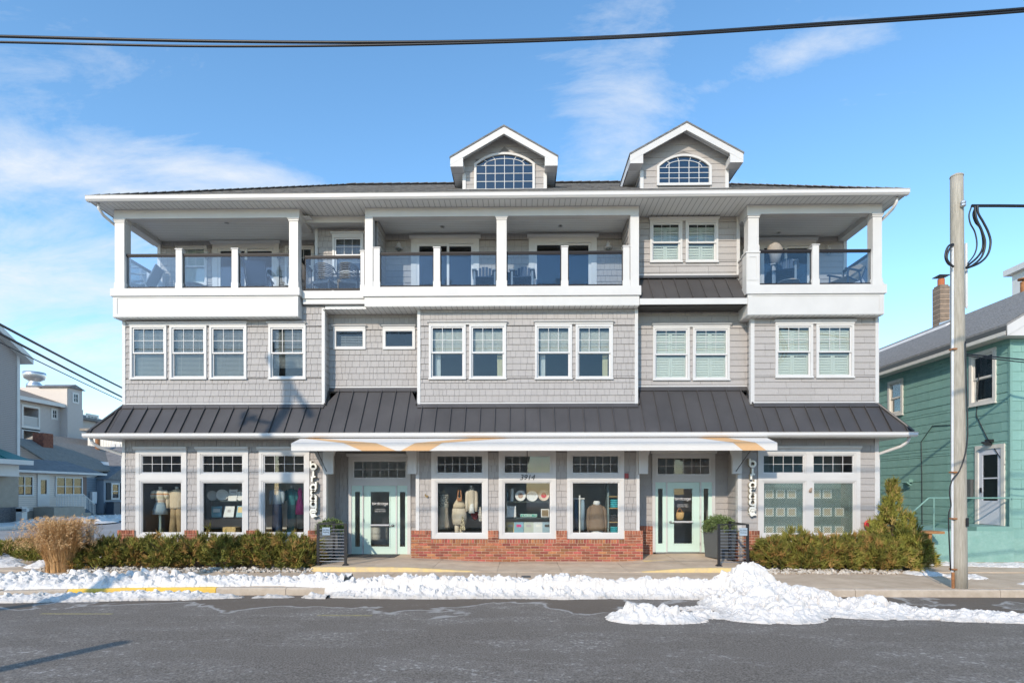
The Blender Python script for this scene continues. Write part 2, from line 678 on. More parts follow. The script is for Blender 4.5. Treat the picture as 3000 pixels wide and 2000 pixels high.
def dh(px0, px1, py0, py1, Y, fill, rows=2, cols=3, gm=None):
    x0, x1 = PX(px0, Y), PX(px1, Y)
    z1, z0 = PZ(py0, px0, Y), PZ(py1, px0, Y)
    c, s = 0.064, 0.042
    mb = MB().plate(x0, x1, z0, z1, Y - 0.05, Y + 0.05, [(x0 + c, x1 - c, z0 + c, z1 - c)])
    mb.box(x0 - 0.012, x1 + 0.012, Y - 0.068, Y - 0.0505, z0, z0 + 0.045)
    w = mb.build('window', M['white'], bld)
    ix0, ix1, iz0, iz1 = x0 + c, x1 - c, z0 + c, z1 - c
    zm = iz0 + (iz1 - iz0) * 0.49
    MB().plate(ix0, ix1, zm - 0.02, iz1, Y - 0.022, Y + 0.01, [(ix0 + s, ix1 - s, zm + 0.022, iz1 - s)]).build('sash', M['vinyl'], w)
    MB().plate(ix0, ix1, iz0, zm + 0.018, Y + 0.0105, Y + 0.045, [(ix0 + s, ix1 - s, iz0 + s, zm - 0.022)]).build('sash', M['vinyl'], w)
    g = gm or M['glass']
    pane(w, ix0 + s - .004, ix1 - s + .004, zm + 0.018, iz1 - s + .004, Y - 0.006, g)
    pane(w, ix0 + s - .004, ix1 - s + .004, iz0 + s - .004, zm - 0.018, Y + 0.026, g)
    if cols:
        grid(w, ix0 + s, ix1 - s, zm + 0.02, iz1 - s, Y - 0.010, cols, rows)
    bx0, bx1 = ix0 + .01, ix1 - .01
    if fill == 'grey':
        slats(bx0 + .02, bx1 - .02, iz0 + .02, iz1, Y + 0.11, 0.038, M['blindgrey'], w, tilt=0.75)
    elif fill == 'greyup':
        slats(bx0 + .02, bx1 - .02, iz0 + .30, iz1, Y + 0.11, 0.038, M['blindgrey'], w, tilt=0.75)
    elif fill in ('halfl', 'halfr'):
        slats(bx0 + .03, bx1 - .01, zm - .01, iz1 - .10, Y + 0.13, 0.034, M['blind'], w, tilt=1.15)
        mb = MB()
        cx = bx0 + 0.16 if fill == 'halfl' else bx1 - 0.12
        n = 7
        for i in range(n):
            xx = cx + (i - n / 2) * 0.022
            mb.box(xx, xx + 0.021, Y + 0.2 + 0.012 * (i % 2), Y + 0.21 + 0.012 * (i % 2), iz0, zm + 0.05)
        mb.build('curtain', M['curtainw'] if fill == 'halfl' else M['curtain'], w)
    elif fill == 'shutter':
        for a, b in ((iz0, zm - 0.05), (zm + 0.02, iz1 - 0.08)):
            xm = (bx0 + bx1) / 2
            for p, q in ((bx0, xm - 0.004), (xm + 0.004, bx1)):
                f = 0.05
                sp = MB().plate(p, q, a, b, Y + 0.085, Y + 0.115, [(p + f, q - f, a + f, b - f)]).build('shutter', M['shutter'], w)
                slats(p + f, q - f, a + f, b - f, Y + 0.1, 0.075, M['shutter'], sp, 'louvres', 1.28)
    elif fill == 'roller':
        mb = MB().box(bx0, bx1, Y + 0.09, Y + 0.095, iz0 + 0.01, iz1)
        mb.build('roller_shade', M['shutter'], w)
    return (x0 + 0.035, x1 - 0.035, z0 + 0.035, z1 - 0.035)


def small_window(px0, px1, py0, py1, Y, blind):
    x0, x1 = PX(px0, Y), PX(px1, Y)
    z1, z0 = PZ(py0, px0, Y), PZ(py1, px0, Y)
    c = 0.085
    w = MB().plate(x0, x1, z0, z1, Y - 0.05, Y + 0.05, [(x0 + c, x1 - c, z0 + c, z1 - c)]).build('window', M['white'], bld)
    pane(w, x0 + c - .004, x1 - c + .004, z0 + c - .004, z1 - c + .004, Y, M['glass'])
    if blind:
        slats(x0 + c + 0.1, x1 - c - .02, z0 + c, z1 - c - .1, Y + 0.12, 0.05, M['blindgrey'], w, tilt=0.7)
    return (x0 + 0.035, x1 - 0.035, z0 + 0.035, z1 - 0.035)


def storefront(px0, px1, pyt, pyb, cells, Y, head=True):
    """Wide white shop window; cells: (px0, px1, py0, py1, cols, rows, material)."""
    x0, x1 = PX(px0, Y), PX(px1, Y)
    z1, z0 = PZ(pyt, px0, Y), PZ(pyb, px0, Y)
    cc = [(PX(c[0], Y), PX(c[1], Y), PZ(c[3], c[0], Y), PZ(c[2], c[0], Y)) for c in cells]
    w = MB().plate(x0, x1, z0, z1, Y - 0.05, Y + 0.03, [(a - .07, b + .07, p - .07, q + .07) for a, b, p, q in cc]).build('window', M['white'], bld)
    for (a, b, p, q), c in zip(cc, cells):
        MB().plate(a - .0702, b + .0702, p - .0702, q + .0702, Y - 0.035, Y + 0.05, [(a - .03, b + .03, p - .03, q + .03)]).build('moulding', M['white'], w)
        MB().plate(a - .031, b + .031, p - .031, q + .031, Y - 0.012, Y + 0.04, [(a, b, p, q)]).build('sash', M['vinyl'], w)
        pane(w, a - .004, b + .004, p - .004, q + .004, Y + 0.012, c[6])
        if c[4] > 1:
            grid(w, a, b, p, q, Y + 0.006, c[4], c[5], 0.012)
    if head:
        h = 0.10
        mb = MB().prismx([(Y + 0.02, z1 - .001), (Y - 0.051, z1 - .001), (Y - 0.11, z1 + h * .6), (Y - 0.11, z1 + h), (Y + 0.02, z1 + h)], x0 - 0.05, x1 + 0.02)
        mb.build('cornice', M['white'], w)
    return (x0 + 0.04, x1 - 0.04, z0 + 0.04, z1 - 0.04)


def trim(x0, x1, y0, y1, z0, z1, name='corner_board', m='white'):
    return MB().box(x0, x1, y0, y1, z0, z1).build(name, M[m], bld)


# ---- levels ---------------------------------------------------------------
YE = 15.87                                    # lower eave
ZG1, ZG0 = PZ(1267, 1500, YE), PZ(1281, 1500, YE)
ZW = Z0(1187)                                 # metal roof meets the wall
SL = (ZW - ZG1) / (Y0 - YE)
ZWR = ZW + SL * (YR - Y0)                     # and in the recesses
Z2 = 7.60                                     # top of the second storey
ZS1 = 3.76                                    # lower soffit
ZF3 = PZ(845, 600, YP)                        # porch deck edge
ZSOF, ZCEIL, ZBEAM = 10.41, 10.27, 10.14

# ---- ground floor ---------------------------------------------------------
GS = M['glassshop']
holes = []
for a, b, g0, g1 in ((400, 548.6, 417.5, 531), (580, 729, 595.6, 710), (760, 908, 775.6, 890.6)):
    holes.append(storefront(a, b, 1319, 1574, [(g0, g1, 1335, 1382.5, 4, 2, GS), (g0, g1, 1414, 1558, 1, 1, GS)], Y0))
XA = X0(952)
wall(XL, XA, 0.05, ZS1, Y0, holes)
hc = []
for a, b, g0, g1 in ((1264, 1430, 1282, 1412), (1461, 1628.6, 1479, 1610.7), (1660.7, 1828, 1678, 1810.6)):
    hc.append(storefront(a, b, 1319, 1577, [(g0, g1, 1336, 1383.5, 6, 2, GS), (g0, g1, 1414, 1559, 1, 1, GS)], Y0, False))
XC0, XC1 = X0(1223), X0(1868.5)
wall(XC0, XC1, 0.0, ZS1, Y0, hc, 'shake')
M['film'] = pmat('window_film', (0.50, 0.60, 0.58), 0.5)
hr = [storefront(2219, 2518, 1317, 1574, [(2237, 2352.5, 1335, 1383, 4, 2, GS), (2383, 2498, 1335, 1383, 4, 2, GS),
                                           (2237.5, 2353, 1414.5, 1560, 1, 1, GS), (2384, 2499, 1414.5, 1560, 1, 1, GS)], Y0)]
XD = X0(2166)
wall(XD, XR, 0.05, ZS1, Y0, hr, 'lap')

# door recesses
DOORS = []


def recess(xa, xb):
    """Side walls and ceiling of a door recess from xa to xb."""
    back.box(xa - 0.14, xa - 0.001, Y0 + 0.145, YD + 0.14, 0.05, ZS1)
    back.box(xb + 0.001, xb + 0.14, Y0 + 0.145, YD + 0.14, 0.05, ZS1)
    side(MAP_R(xa), Y0 + 0.01, YD, 0.05, ZS1)
    side(MAP_L(xb), Y0 + 0.01, YD, 0.05, ZS1, (), 'lap')
    MB().box(xa, xb, Y0, YD, ZS1 - 0.3, ZS1 - 0.25).build('recess_ceiling', M['soffity'], bld)


recess(XA, XC0)
recess(XC1, XD)


def door_unit(t0, t1, pyh, tr0, tr1, trt, trb, m0, m1, pym, sl, p1, gl, p2, sr, gt, gb, pyb, bar, hinge_left):
    Y = YD
    x = lambda p: PX(p, Y)
    z = lambda p: PZ(p, t0, Y)
    zb = z(pyb)
    tr = (x(tr0), x(tr1), z(trb), z(trt))
    u = MB().plate(x(t0), x(t1), zb, z(pyh), Y - 0.05, Y + 0.05,
                   [(tr[0] - .05, tr[1] + .05, tr[2] - .05, tr[3] + .05), (x(m0), x(m1), zb - 0.01, z(pym))]).build('entrance', M['white'], bld)
    MB().plate(tr[0] - .0502, tr[1] + .0502, tr[2] - .0502, tr[3] + .0502, Y - 0.03, Y + 0.04, [tr]).build('transom', M['vinyl'], u)
    pane(u, tr[0], tr[1], tr[2], tr[3], Y + 0.012, GS)
    grid(u, *tr, Y + 0.006, 6, 2, 0.014)
    MB().prismx([(Y + .02, z(pyh) - .001), (Y - .051, z(pyh) - .001), (Y - .1, z(pyh) + .06), (Y - .1, z(pyh) + .09), (Y + .02, z(pyh) + .09)], x(t0) - .05, x(t1) + .05).build('cornice', M['white'], u)
    g = [(x(a), x(b), z(gb), z(gt)) for a, b in (sl, gl, sr)]
    # sidelights
    for (a, b), gg in (((m0, p1 - 2), g[0]), ((p2 + 2, m1), g[2])):
        MB().plate(x(a), x(b), zb, z(pym), Y - 0.02, Y + 0.03, [gg]).build('sidelight', M['mint'], u)
        pane(u, *gg, Y + 0.005, GS)
    for p in (p1, p2):
        MB().box(x(p - 2) + .0005, x(p + 2) - .0005, Y - 0.045, Y + 0.04, zb, z(pym)).build('door_jamb', M['white'], u)
    d = MB().plate(x(p1 + 2) + .004, x(p2 - 2) - .004, zb + .012, z(pym) - .005, Y - 0.012, Y + 0.033, [g[1]]).build('door', M['mint'], u)
    f = 0.03
    a, b, c, e = g[1]
    MB().plate(a - f, b + f, c - f, e + f, Y - 0.024, Y - 0.0125, [(a, b, c, e)]).build('glazing_bead', M['mint'], d)
    pane(d, a - .003, b + .003, c - .003, e + .003, Y + 0.008, GS)
    MB().tube([(a, Y - 0.07, z(bar)), (b, Y - 0.07, z(bar))], 0.022, 8).box(a, b, Y - 0.048, Y - 0.03, z(bar) - .03, z(bar) + .03).build('push_bar', M['vinyl'], d)
    hx = x(p2 - 2) - 0.09 if hinge_left else x(p1 + 2) + 0.09
    sgn = -1 if hinge_left else 1
    mb = MB().tube([(hx, Y - 0.012, z(bar)), (hx, Y - 0.06, z(bar))], 0.035, 12)
    mb.tube([(hx, Y - 0.075, z(bar)), (hx + sgn * .07, Y - 0.08, z(bar) - .012), (hx + sgn * .14, Y - 0.075, z(bar) - .03)], 0.012, 8)
    mb.build('door_handle', M['nickel'], d, smooth=True)
    hxx = x(p1 + 2) - .0 if hinge_left else x(p2 - 2)
    hb = MB()
    for q in (0.12, 0.5, 0.88):
        zz = zb + (z(pym) - zb) * q
        hb.tube([(hxx, Y - 0.05, zz - .05), (hxx, Y - 0.05, zz + .05)], 0.012, 8)
    hb.build('hinges', M['nickel'], d)
    MB().box(x(m0), x(m1), Y - 0.12, Y + 0.05, zb - 0.03, zb + 0.006).build('threshold', M['nickel'], u)
    DOORS.append(dict(u=u, d=d, glass=g[1], zb=zb, z=z, x=x))
    return (x(t0) + .04, x(t1) - .04, zb - .3, z(pyh) - .04)


h1 = door_unit(1022, 1203.7, 1337, 1038, 1188.8, 1352, 1398, 1031, 1194, 1421.5, (1040.5, 1055), 1064, (1086.5, 1141), 1162, (1172, 1187.5), 1440, 1600, 1624.5, 1537.5, True)
h2 = door_unit(1910, 2094, 1328, 1926.4, 2077, 1342, 1388, 1919, 2085, 1411.6, (1927.4, 1941), 1952.5, (1973.8, 2027.7), 2051.5, (2061, 2075), 1430.7, 1591, 1616, 1528, False)
wall(XA, XC0, 0.05, ZS1 - .2, YD, [h1])
wall(XC1, XD, 0.05, ZS1 - .2, YD, [h2], 'lap')
# corner boards of the recesses and of the storey
zb1 = Z0(1553)
for a, b in ((947, 957), (1218.5, 1228.5), (1864, 1873), (2160, 2171.5)):
    trim(X0(a), X0(b), Y0 - 0.035, Y0 + 0.12, zb1, ZS1 - .005)
trim(XL - 0.03, XL + 0.055, Y0 - 0.035, Y0 + 0.09, 1.06, ZS1 - .002)
trim(XR - 0.085, XR + 0.03, Y0 - 0.035, Y0 + 0.09, 0.9, ZS1 - .002)

# arched white hoods over the two doors
for a, b in ((954, 1223), (1869, 2168)):
    xa, xb = X0(a), X0(b)
    lw = 0.265
    zt, zbt, za = ZS1 - 0.01, Z0(1388), Z0(1336)
    n = 12
    poly = [(xa, zbt), (xa + lw, zbt), (xa + lw, za)]
    for i in range(n + 1):
        t = math.pi * i / n
        cx, rx = (xa + xb) / 2, (xb - xa) / 2 - lw
        poly.append((cx - rx * math.cos(t) * 0.985, za + 0.03 + 0.30 * math.sin(t) ** 0.7))
    poly += [(xb - lw, za), (xb - lw, zbt), (xb, zbt), (xb, zt), (xa, zt)]
    MB().prism(poly, Y0 - 0.14, Y0 - 0.04).build('door_hood', M['white'], bld)

# ---- second floor ---------------------------------------------------------
XE = X0(950)
h = [dh(a, b, 954, 1112, Y0, f) for a, b, f in ((383, 490, 'grey'), (499, 607, 'grey'), (615.5, 724, 'grey'), (788, 897, 'greyup'))]
header(X0(378), X0(727), Z0(954, 500), Z0(945, 500), Y0)
header(X0(784), X0(899), Z0(954, 800), Z0(945, 800), Y0)
wall(XL, XE, ZW - 0.25, Z2 + .06, Y0, h, 'shake', True)
XF0, XF1 = X0(1224), X0(1868)
h = [dh(a, b, 951, 1112, Y0, f) for a, b, f in ((1257, 1365, 'halfl'), (1375, 1483, 'halfr'), (1567, 1675.5, 'halfl'), (1686, 1795, 'halfr'))]
header(X0(1253), X0(1488), Z0(951), Z0(943), Y0)
header(X0(1563), X0(1799), Z0(951), Z0(943), Y0)
wall(XF0, XF1, ZW - 0.25, Z2, Y0, h, 'shake')
XG = X0(2206)
h = [dh(a, b, 950, 1108, Y0, 'shutter') for a, b in ((2270, 2380), (2389.6, 2500))]
header(X0(2266), X0(2505), Z0(950, 2300), Z0(939, 2300), Y0)
wall(XG, XR, ZW - 0.25, Z2, Y0, h, 'lap')
h = [small_window(977.5, 1072, 962.6, 1024, YR, True), small_window(1122, 1217, 962.6, 1024, YR, False)]
header(PX(974, YR), PX(1075, YR), PZ(962.6, 1000, YR), PZ(954, 1000, YR), YR)
header(PX(1119, YR), PX(1219, YR), PZ(962.6, 1100, YR), PZ(954, 1100, YR), YR)
wall(XE, XF0, ZWR - 0.1, Z2, YR, h)
h = [dh(a, b, 958.7, 1115, YR, 'shutter') for a, b in ((1912, 2019.6), (2028.6, 2136.4))]
header(PX(1909, YR), PX(2141, YR), PZ(958.7, 2000, YR), PZ(950, 2000, YR), YR)
wall(XF1, XG, ZWR - 0.1, Z2, YR, h, 'lap')
# returns between the planes
for xx, mp, md in ((XE, MAP_R, 'shake'), (XF1, MAP_R, 'lap')):
    back.box(xx - 0.14, xx - .001, Y0 + .145, YR + .14, ZW - .2, Z2)
    side(mp(xx), Y0 + .01, YR, ZW - .2, Z2, (), md)
for xx in (XF0, XG):
    back.box(xx + .001, xx + 0.14, Y0 + .145, YR + .14, ZW - .2, Z2)
    side(MAP_L(xx), Y0 + .01, YR, ZW - .2, Z2, (), 'lap')
zc0 = ZW + 0.02
for a, b in ((943.5, 952.5), (1223, 1232), (1859, 1868.5), (2198, 2209)):
    trim(X0(a), X0(b), Y0 - 0.035, Y0 + 0.1, zc0, Z2 - .002)
trim(XL - 0.03, XL + 0.065, Y0 - 0.035, Y0 + 0.1, zc0, 7.235)
trim(XR - 0.07, XR + 0.03, Y0 - 0.035, Y0 + 0.1, zc0, 7.235)
# white skirt boards along the metal roof
for a, b, Y, z in ((X0(953), None, 0, 0),):
    pass
for xa, xb, Y, z in ((XL + .07, X0(943.5) - .002, Y0, ZW + .035), (X0(1232) + .002, X0(1859) - .002, Y0, ZW + .035), (X0(2209) + .002, XR - .072, Y0, ZW + .035),
                     (XE + .02, XF0 - .02, YR, ZWR + .035), (XF1 + .02, XG - .02, YR, ZWR + .035)):
    trim(xa, xb, Y - 0.028, Y + 0.02, z, z + 0.05, 'skirt_board')

# building sides and back (plain boards)
back.box(XL, XL + 0.14, Y0 + .145, 18.13, 0.05, 7.6).box(XR - 0.14, XR, Y0 + .145, 18.13, 0.05, 7.6)
back.box(XL, XL + 0.14, 18.13, YB, 0.05, 10.2).box(XR - 0.14, XR, 18.13, YB, 0.05, 10.2).box(XL, XR, YB - .14, YB, 0.05, 10.2)
side(MAP_L(XL), Y0 + .1, 20.5, ZW, 7.2)
side(MAP_R(XR), Y0 + .1, 19.0, ZW, 7.2, (), 'lap')

# ---- third floor walls ----------------------------------------------------
YL3, YM3, YC3, YR3 = 18.0, 17.16, 17.6, 18.0
ZD = ZF3 - 0.06                               # deck level
xm3 = PX(924, YM3)
XCL, XCR = -4.24, 3.16                        # inner sides of the middle porch


def slider(px0, px1, pyt, Y, split=0.5):
    x0, x1, z1, z0 = PX(px0, Y), PX(px1, Y), PZ(pyt, px0, Y), ZD
    c = 0.18
    z1b = z1 - 0.09
    w = MB().plate(x0, x1, z0, z1b, Y - 0.05, Y + 0.04, [(x0 + c, x1 - c, z0 - 1, z1b - 0.15)]).build('sliding_door', M['white'], bld)
    MB().prismx([(Y + .02, z1b - .001), (Y - .051, z1b - .001), (Y - .11, z1b + .05), (Y - .11, z1), (Y + .02, z1)], x0 - .05, x1 + .05).build('cornice', M['white'], w)
    a, b, t = x0 + c, x1 - c, z1b - 0.15
    xm = a + (b - a) * split
    for p, q, dy in ((a, xm + .04, 0.0), (xm - .04, b, 0.03)):
        f = 0.075
        MB().plate(p, q, z0 + .03, t, Y - 0.03 + dy, Y - 0.002 + dy, [(p + f, q - f, z0 + .13, t - f)]).build('door_leaf', M['vinyl'], w)
        pane(w, p + f, q - f, z0 + .13, t - f, Y - 0.018 + dy, M['glass'])
    return (x0 + .04, x1 - .04, z0 - .2, z1b - .04)


h = [dh(516, 608, 722, 838, YL3, 'roller', 2, 3), slider(624, 819, 708, YL3), dh(836, 921, 722, 838, YL3, None, 2, 3)]
wall(XL + .05, xm3, ZD - .1, ZSOF, YL3, h)
back.box(xm3 + .001, xm3 + .14, YM3 + .145, YL3, ZD - .1, ZSOF)
h = [dh(975, 1066, 692, 803, YM3, 'greyup')]
header(PX(971, YM3), PX(1069, YM3), PZ(692, 1000, YM3), PZ(683, 1000, YM3), YM3)
wall(xm3, XCL - .14, ZD - .1, ZSOF, YM3, h)
trim(xm3 - .005, xm3 + .08, YM3 - .035, YM3 + .14, ZD, ZCEIL - .002)
h = [slider(1205, 1404, 693, YC3, 0.55), slider(1549, 1748, 690, YC3, 0.55)]
wall(XCL - .13, XCR + .13, ZD - .1, ZSOF, YC3, h)
# side walls of the middle porch
for xx in (XCL, XCR):
    s = -1 if xx < 0 else 1
    back.box(xx, xx + s * 0.14, YP + .35, YC3 - .002, ZD - .1, ZSOF)
    side((MAP_R if s < 0 else MAP_L)(xx), YP + .35, YC3, ZD, ZCEIL, (), 'lap')
    if s < 0:
        side(MAP_L(xx - .14), YP + .35, YM3, ZD, ZCEIL)
h = [dh(1903.5, 1998, 649, 771, YR, 'shutter', 2, 3), dh(2007.6, 2103, 649, 771, YR, 'shutter', 2, 3)]
header(PX(1900, YR), PX(2106, YR), PZ(649, 2000, YR), PZ(640.5, 2000, YR), YR)
xr3 = PX(2166, YR)
wall(XCR + .14, xr3, 8.2, ZSOF, YR, h, 'lap')
trim(xr3 - .09, xr3 + .005, YR - .035, YR + .14, 8.3, ZSOF - .01)
back.box(xr3 - .14, xr3 - .001, YR + .145, YR3, ZD - .1, ZSOF)
h = [slider(2214, 2389, 699, YR3, 0.5)]
wall(xr3, XR - .05, ZD - .1, ZSOF, YR3, h, 'lap')
trim(XL + .045, XL + .145, YL3 - .035, YL3 + .1, ZD, ZCEIL - .002)
trim(XR - .13, XR - .03, YR3 - .035, YR3 + .1, ZD, ZCEIL - .002)

# floors and inner walls
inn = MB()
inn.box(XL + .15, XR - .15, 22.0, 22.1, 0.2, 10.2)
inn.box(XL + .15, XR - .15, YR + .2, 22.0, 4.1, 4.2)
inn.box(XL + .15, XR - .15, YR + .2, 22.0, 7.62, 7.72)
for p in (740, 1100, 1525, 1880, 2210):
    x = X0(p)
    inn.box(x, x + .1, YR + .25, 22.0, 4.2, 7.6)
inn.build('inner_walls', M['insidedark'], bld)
shop = MB()
shop.box(XL + .15, XR - .15, 20.6, 20.7, 0.2, 3.74)
for x in (X0(990), X0(1196), X0(1905), X0(2130)):
    shop.box(x - .04, x + .04, YD + .16, 19.4, 0.2, 3.5)
shop.box(XL + .15, XR - .15, Y0 + .16, 20.6, 3.66, 3.74)
shop.build('shop_walls', M['inside'], bld)
fl = MB()
fl.box(XL + .15, XA - .15, Y0 + .16, 20.6, 0.1, 0.84).box(XC0 + .15, XC1 - .15, Y0 + .16, 20.6, 0.1, 0.84).box(XD + .15, XR - .15, Y0 + .16, 20.6, 0.1, 0.84)
fl.box(XA, XC0, YD + .15, 20.6, 0.1, 0.26).box(XC1, XD, YD + .15, 20.6, 0.1, 0.34)
fl.build('shop_floor', M['woodfloor'], bld)

# ---- shingles -------------------------------------------------------------
wall_o = back.build('wall', M['wallback'], bld)
single = {}
rest = MB()
npick = 0


def shingle_mesh(w, h, t):
    k = (round(w, 3), round(h, 3), round(t, 3))
    if k not in single:
        g = 0.0035
        mb = MB()
        a, b = g, w - g
        mb.add([(a, -t, 0), (b, -t, 0), (b, -0.006, h), (a, -0.006, h), (a, 0, 0), (b, 0, 0), (b, 0, h), (a, 0, h)],
               [(0, 1, 2, 3), (0, 4, 5, 1), (1, 5, 6, 2), (0, 3, 7, 4), (3, 2, 6, 7)])
        single[k] = mb.mesh('shingle', M['shake'])
        single[k].attributes.new('tint', 'FLOAT', 'FACE').data.foreach_set('value', [R.random()] * 5)
    return single[k]


cand = [s for s in shakes if s[6] and Z0(1180) < s[3] < Z0(960)]
R.shuffle(cand)
low = sorted(cand, key=lambda s: s[3])[:300]
lowset = set(id(s) for s in low)
for s in shakes:
    mp, u0, u1, z0, z1, t, pick = s
    if id(s) in lowset:
        p = mp(u0, 0, z0)
        place('shingle', shingle_mesh(u1 - u0, z1 - z0, round(t / 0.002) * 0.002), wall_o, True, p)
        continue
    g = 0.0035
    a, b = u0 + g, u1 - g
    rest.add([mp(a, t, z0), mp(b, t, z0), mp(b, .006, z1), mp(a, .006, z1), mp(a, 0, z0), mp(b, 0, z0), mp(b, 0, z1), mp(a, 0, z1)],
             [(0, 1, 2, 3), (0, 4, 5, 1), (1, 5, 6, 2), (0, 3, 7, 4), (3, 2, 6, 7)])
ro_ = tag(rest.build('shingle_siding', M['shake'], wall_o), kind='stuff')
set_tint(ro_, [q for _ in range(len(rest.f) // 5) for q in [R.random()] * 5])

# ---- lower metal roof -----------------------------------------------------
XEL, XER = XL - (Y0 - YE), XR + (Y0 - YE) - 0.02
mroof = MB()
mroof.prismx([(YE, ZG1 - .02), (YE, ZG1 + .0), (Y0 - .002, ZW), (Y0 - .002, ZS1 + .01), (YE + .05, ZS1 + .01)], XEL + .65, XER - .65)
# the ends return round both corners
for sx, xe, xw in ((-1, XEL, XL), (1, XER, XR)):
    v = [(xe, YE, ZG1 - .004), (xw, Y0, ZW - .004), (xw, 21.0, ZW - .004), (xe, 21.0, ZG1 - .004)]
    mroof.add(v, [(0, 1, 2, 3) if sx > 0 else (3, 2, 1, 0)])
    v = [(xe, YE, ZG1 - .006), (xw - sx * .02, YE, ZG1 - .006), (xw - sx * .02, Y0, ZW - .006), (xw, Y0, ZW - .006)]
    mroof.add(v, [(0, 1, 2, 3) if sx < 0 else (3, 2, 1, 0)])
roof1 = mroof.build('metal_roof', M['metal'], bld)
STEP = 0.427
xs = X0(0)
phase = PX(874.7, YE)
seams = []
k = math.ceil((XEL - phase) / STEP)
while phase + k * STEP < XER:
    seams.append(phase + k * STEP)
    k += 1


def roof_z(y):
    return ZG1 + (y - YE) * SL


def top_y(x):
    """How far back the metal runs at x."""
    if x < XL:
        return YE + (x - XEL)
    if x > XR:
        return YE + (XER - x)
    if XE + .01 < x < XF0 - .01 or XF1 + .01 < x < XG - .01:
        return YR
    return Y0


pts = sorted(set([XEL + .02] + seams + [XL, XE, XF0, XF1, XG, XR, XER - .02]))
for a, b in zip(pts, pts[1:]):
    if b - a < .03:
        continue
    ya, yb = top_y(a + .001), top_y(b - .001)
    z = .008
    v = [(a + .004, YE - .012, roof_z(YE - .012) + z), (b - .004, YE - .012, roof_z(YE - .012) + z), (b - .004, yb, roof_z(yb) + z), (a + .004, ya, roof_z(ya) + z)]
    v += [(p[0], p[1], p[2] - .02) for p in v]
    MB().add(v, [(0, 1, 2, 3), (4, 7, 6, 5), (0, 4, 5, 1), (1, 5, 6, 2), (2, 6, 7, 3), (3, 7, 4, 0)]).build('panel', M['metal'], roof1)
for x in seams:
    yt = top_y(x) - .03
    if yt - YE < .06:
        continue
    nrm = Vector((0, -SL, 1)).normalized() * .022
    a = Vector((x, YE - .01, roof_z(YE - .01) + .006)) + nrm
    b = Vector((x, yt, roof_z(yt) + .006)) + nrm
    MB().beam(a, b, .02, .05, up=nrm).build('seam', M['metal'], roof1)
for sx, xe, xw in ((-1, XEL, XL), (1, XER, XR)):
    MB().tube([(xe, YE - .01, ZG1 + .02), (xw, Y0 - .01, ZW + .03)], .035, 8).build('hip_cap', M['metal'], roof1)
# flashing along the walls
for xa, xb, Y, z in ((XL, XE, Y0, ZW), (XF0, XF1, Y0, ZW), (XG, XR, Y0, ZW), (XE + .02, XF0 - .02, YR, ZWR), (XF1 + .02, XG - .02, YR, ZWR)):
    MB().prismx([(Y - .02, z + .05), (Y - .02, z - .02), (Y - .085, z - .075), (Y - .095, z - .07), (Y - .03, z + .05)], xa, xb).build('flashing', M['metal'], roof1)
for xx, sx in ((XE, 1), (XF0, -1), (XF1, 1), (XG, -1)):
    MB().beam((xx + sx * .03, Y0 - .03, ZW + .02), (xx + sx * .03, YR, ZWR + .02), .05, .08).build('flashing', M['metal'], roof1)
# gutter and soffit under it
MB().prismx([(YE + .03, ZG0 + .01), (YE - .055, ZG0), (YE - .10, ZG0 + .05), (YE - .10, ZG1 - .02), (YE - .115, ZG1), (YE - .02, ZG1 + .002), (YE + .03, ZG1 - .03)], XEL - .06, XER + .06).build('gutter', M['vinyl'], bld)
MB().box(XEL + .02, XER - .02, YE + .02, Y0 + .0, ZS1 - .02, ZS1).build('soffit', M['soffitx'], bld)
for sx, xe, xw in ((-1, XEL, XL), (1, XER, XR)):
    MB().box(xe, xw, Y0 + .002, 21.0, ZS1 - .02, ZS1).box(xe, xe - sx * .04, Y0 + .002, 21.0, ZS1, ZG1 - .02).build('soffit', M['soffitx'], bld)
    x1 = xw + sx * .06
    pts_ = [(xe - sx * .05, YE + .1, ZG0 + .02), (xe - sx * .06, YE + .15, ZG0 - .12), (xe - sx * .16, YE + .28, ZG0 - .24), (x1, Y0 + .03, ZG0 - .42), (x1, Y0 + .05, ZG0 - .6), (x1, Y0 + .05, 0.35), (x1 + sx * .06, Y0 - .05, 0.22)]
    MB().tube(pts_, .045, 10).build('downspout', M['vinyl'], bld, smooth=True)
# ================================================================== porches
def laps(mp, poly_rects, mat=None, name='lap_siding', parent=None):
    mb = MB()
    for u0, u1, z0, z1 in poly_rects:
        t = .016
        mb.add([mp(u0, t, z0), mp(u1, t, z0), mp(u1, .005, z1), mp(u0, .005, z1), mp(u0, 0, z0), mp(u1, 0, z0), mp(u1, 0, z1), mp(u0, 0, z1)],
               [(0, 1, 2, 3), (0, 4, 5, 1), (1, 5, 6, 2), (0, 3, 7, 4), (3, 2, 6, 7)])
    o = mb.build(name, mat or M['shake'], parent or bld)
    set_tint(o, [.5] * len(mb.f))
    return o


def post(px0, px1, Y, cap=True, base=True, zb=None, zt=None, d=None, nm='porch_post'):
    x0, x1 = PX(px0, Y), PX(px1, Y)
    w = x1 - x0
    d = d or w
    zb = ZF3 if zb is None else zb
    zt = ZBEAM if zt is None else zt
    o = MB().box(x0, x1, Y, Y + d, zb, zt).build(nm, M['white'], bld)
    if cap:
        mb = MB().box(x0 - .018, x1 + .018, Y - .018, Y + d + .018, zt - .10, zt - .05)
        mb.box(x0 - .038, x1 + .038, Y - .038, Y + d + .038, zt - .0495, zt - .002)
        mb.build('post_cap', M['white'], o)
    if base:
        MB().box(x0 - .014, x1 + .014, Y - .014, Y + d + .014, zb + .001, zb + .19).build('post_base', M['white'], o)
    return o


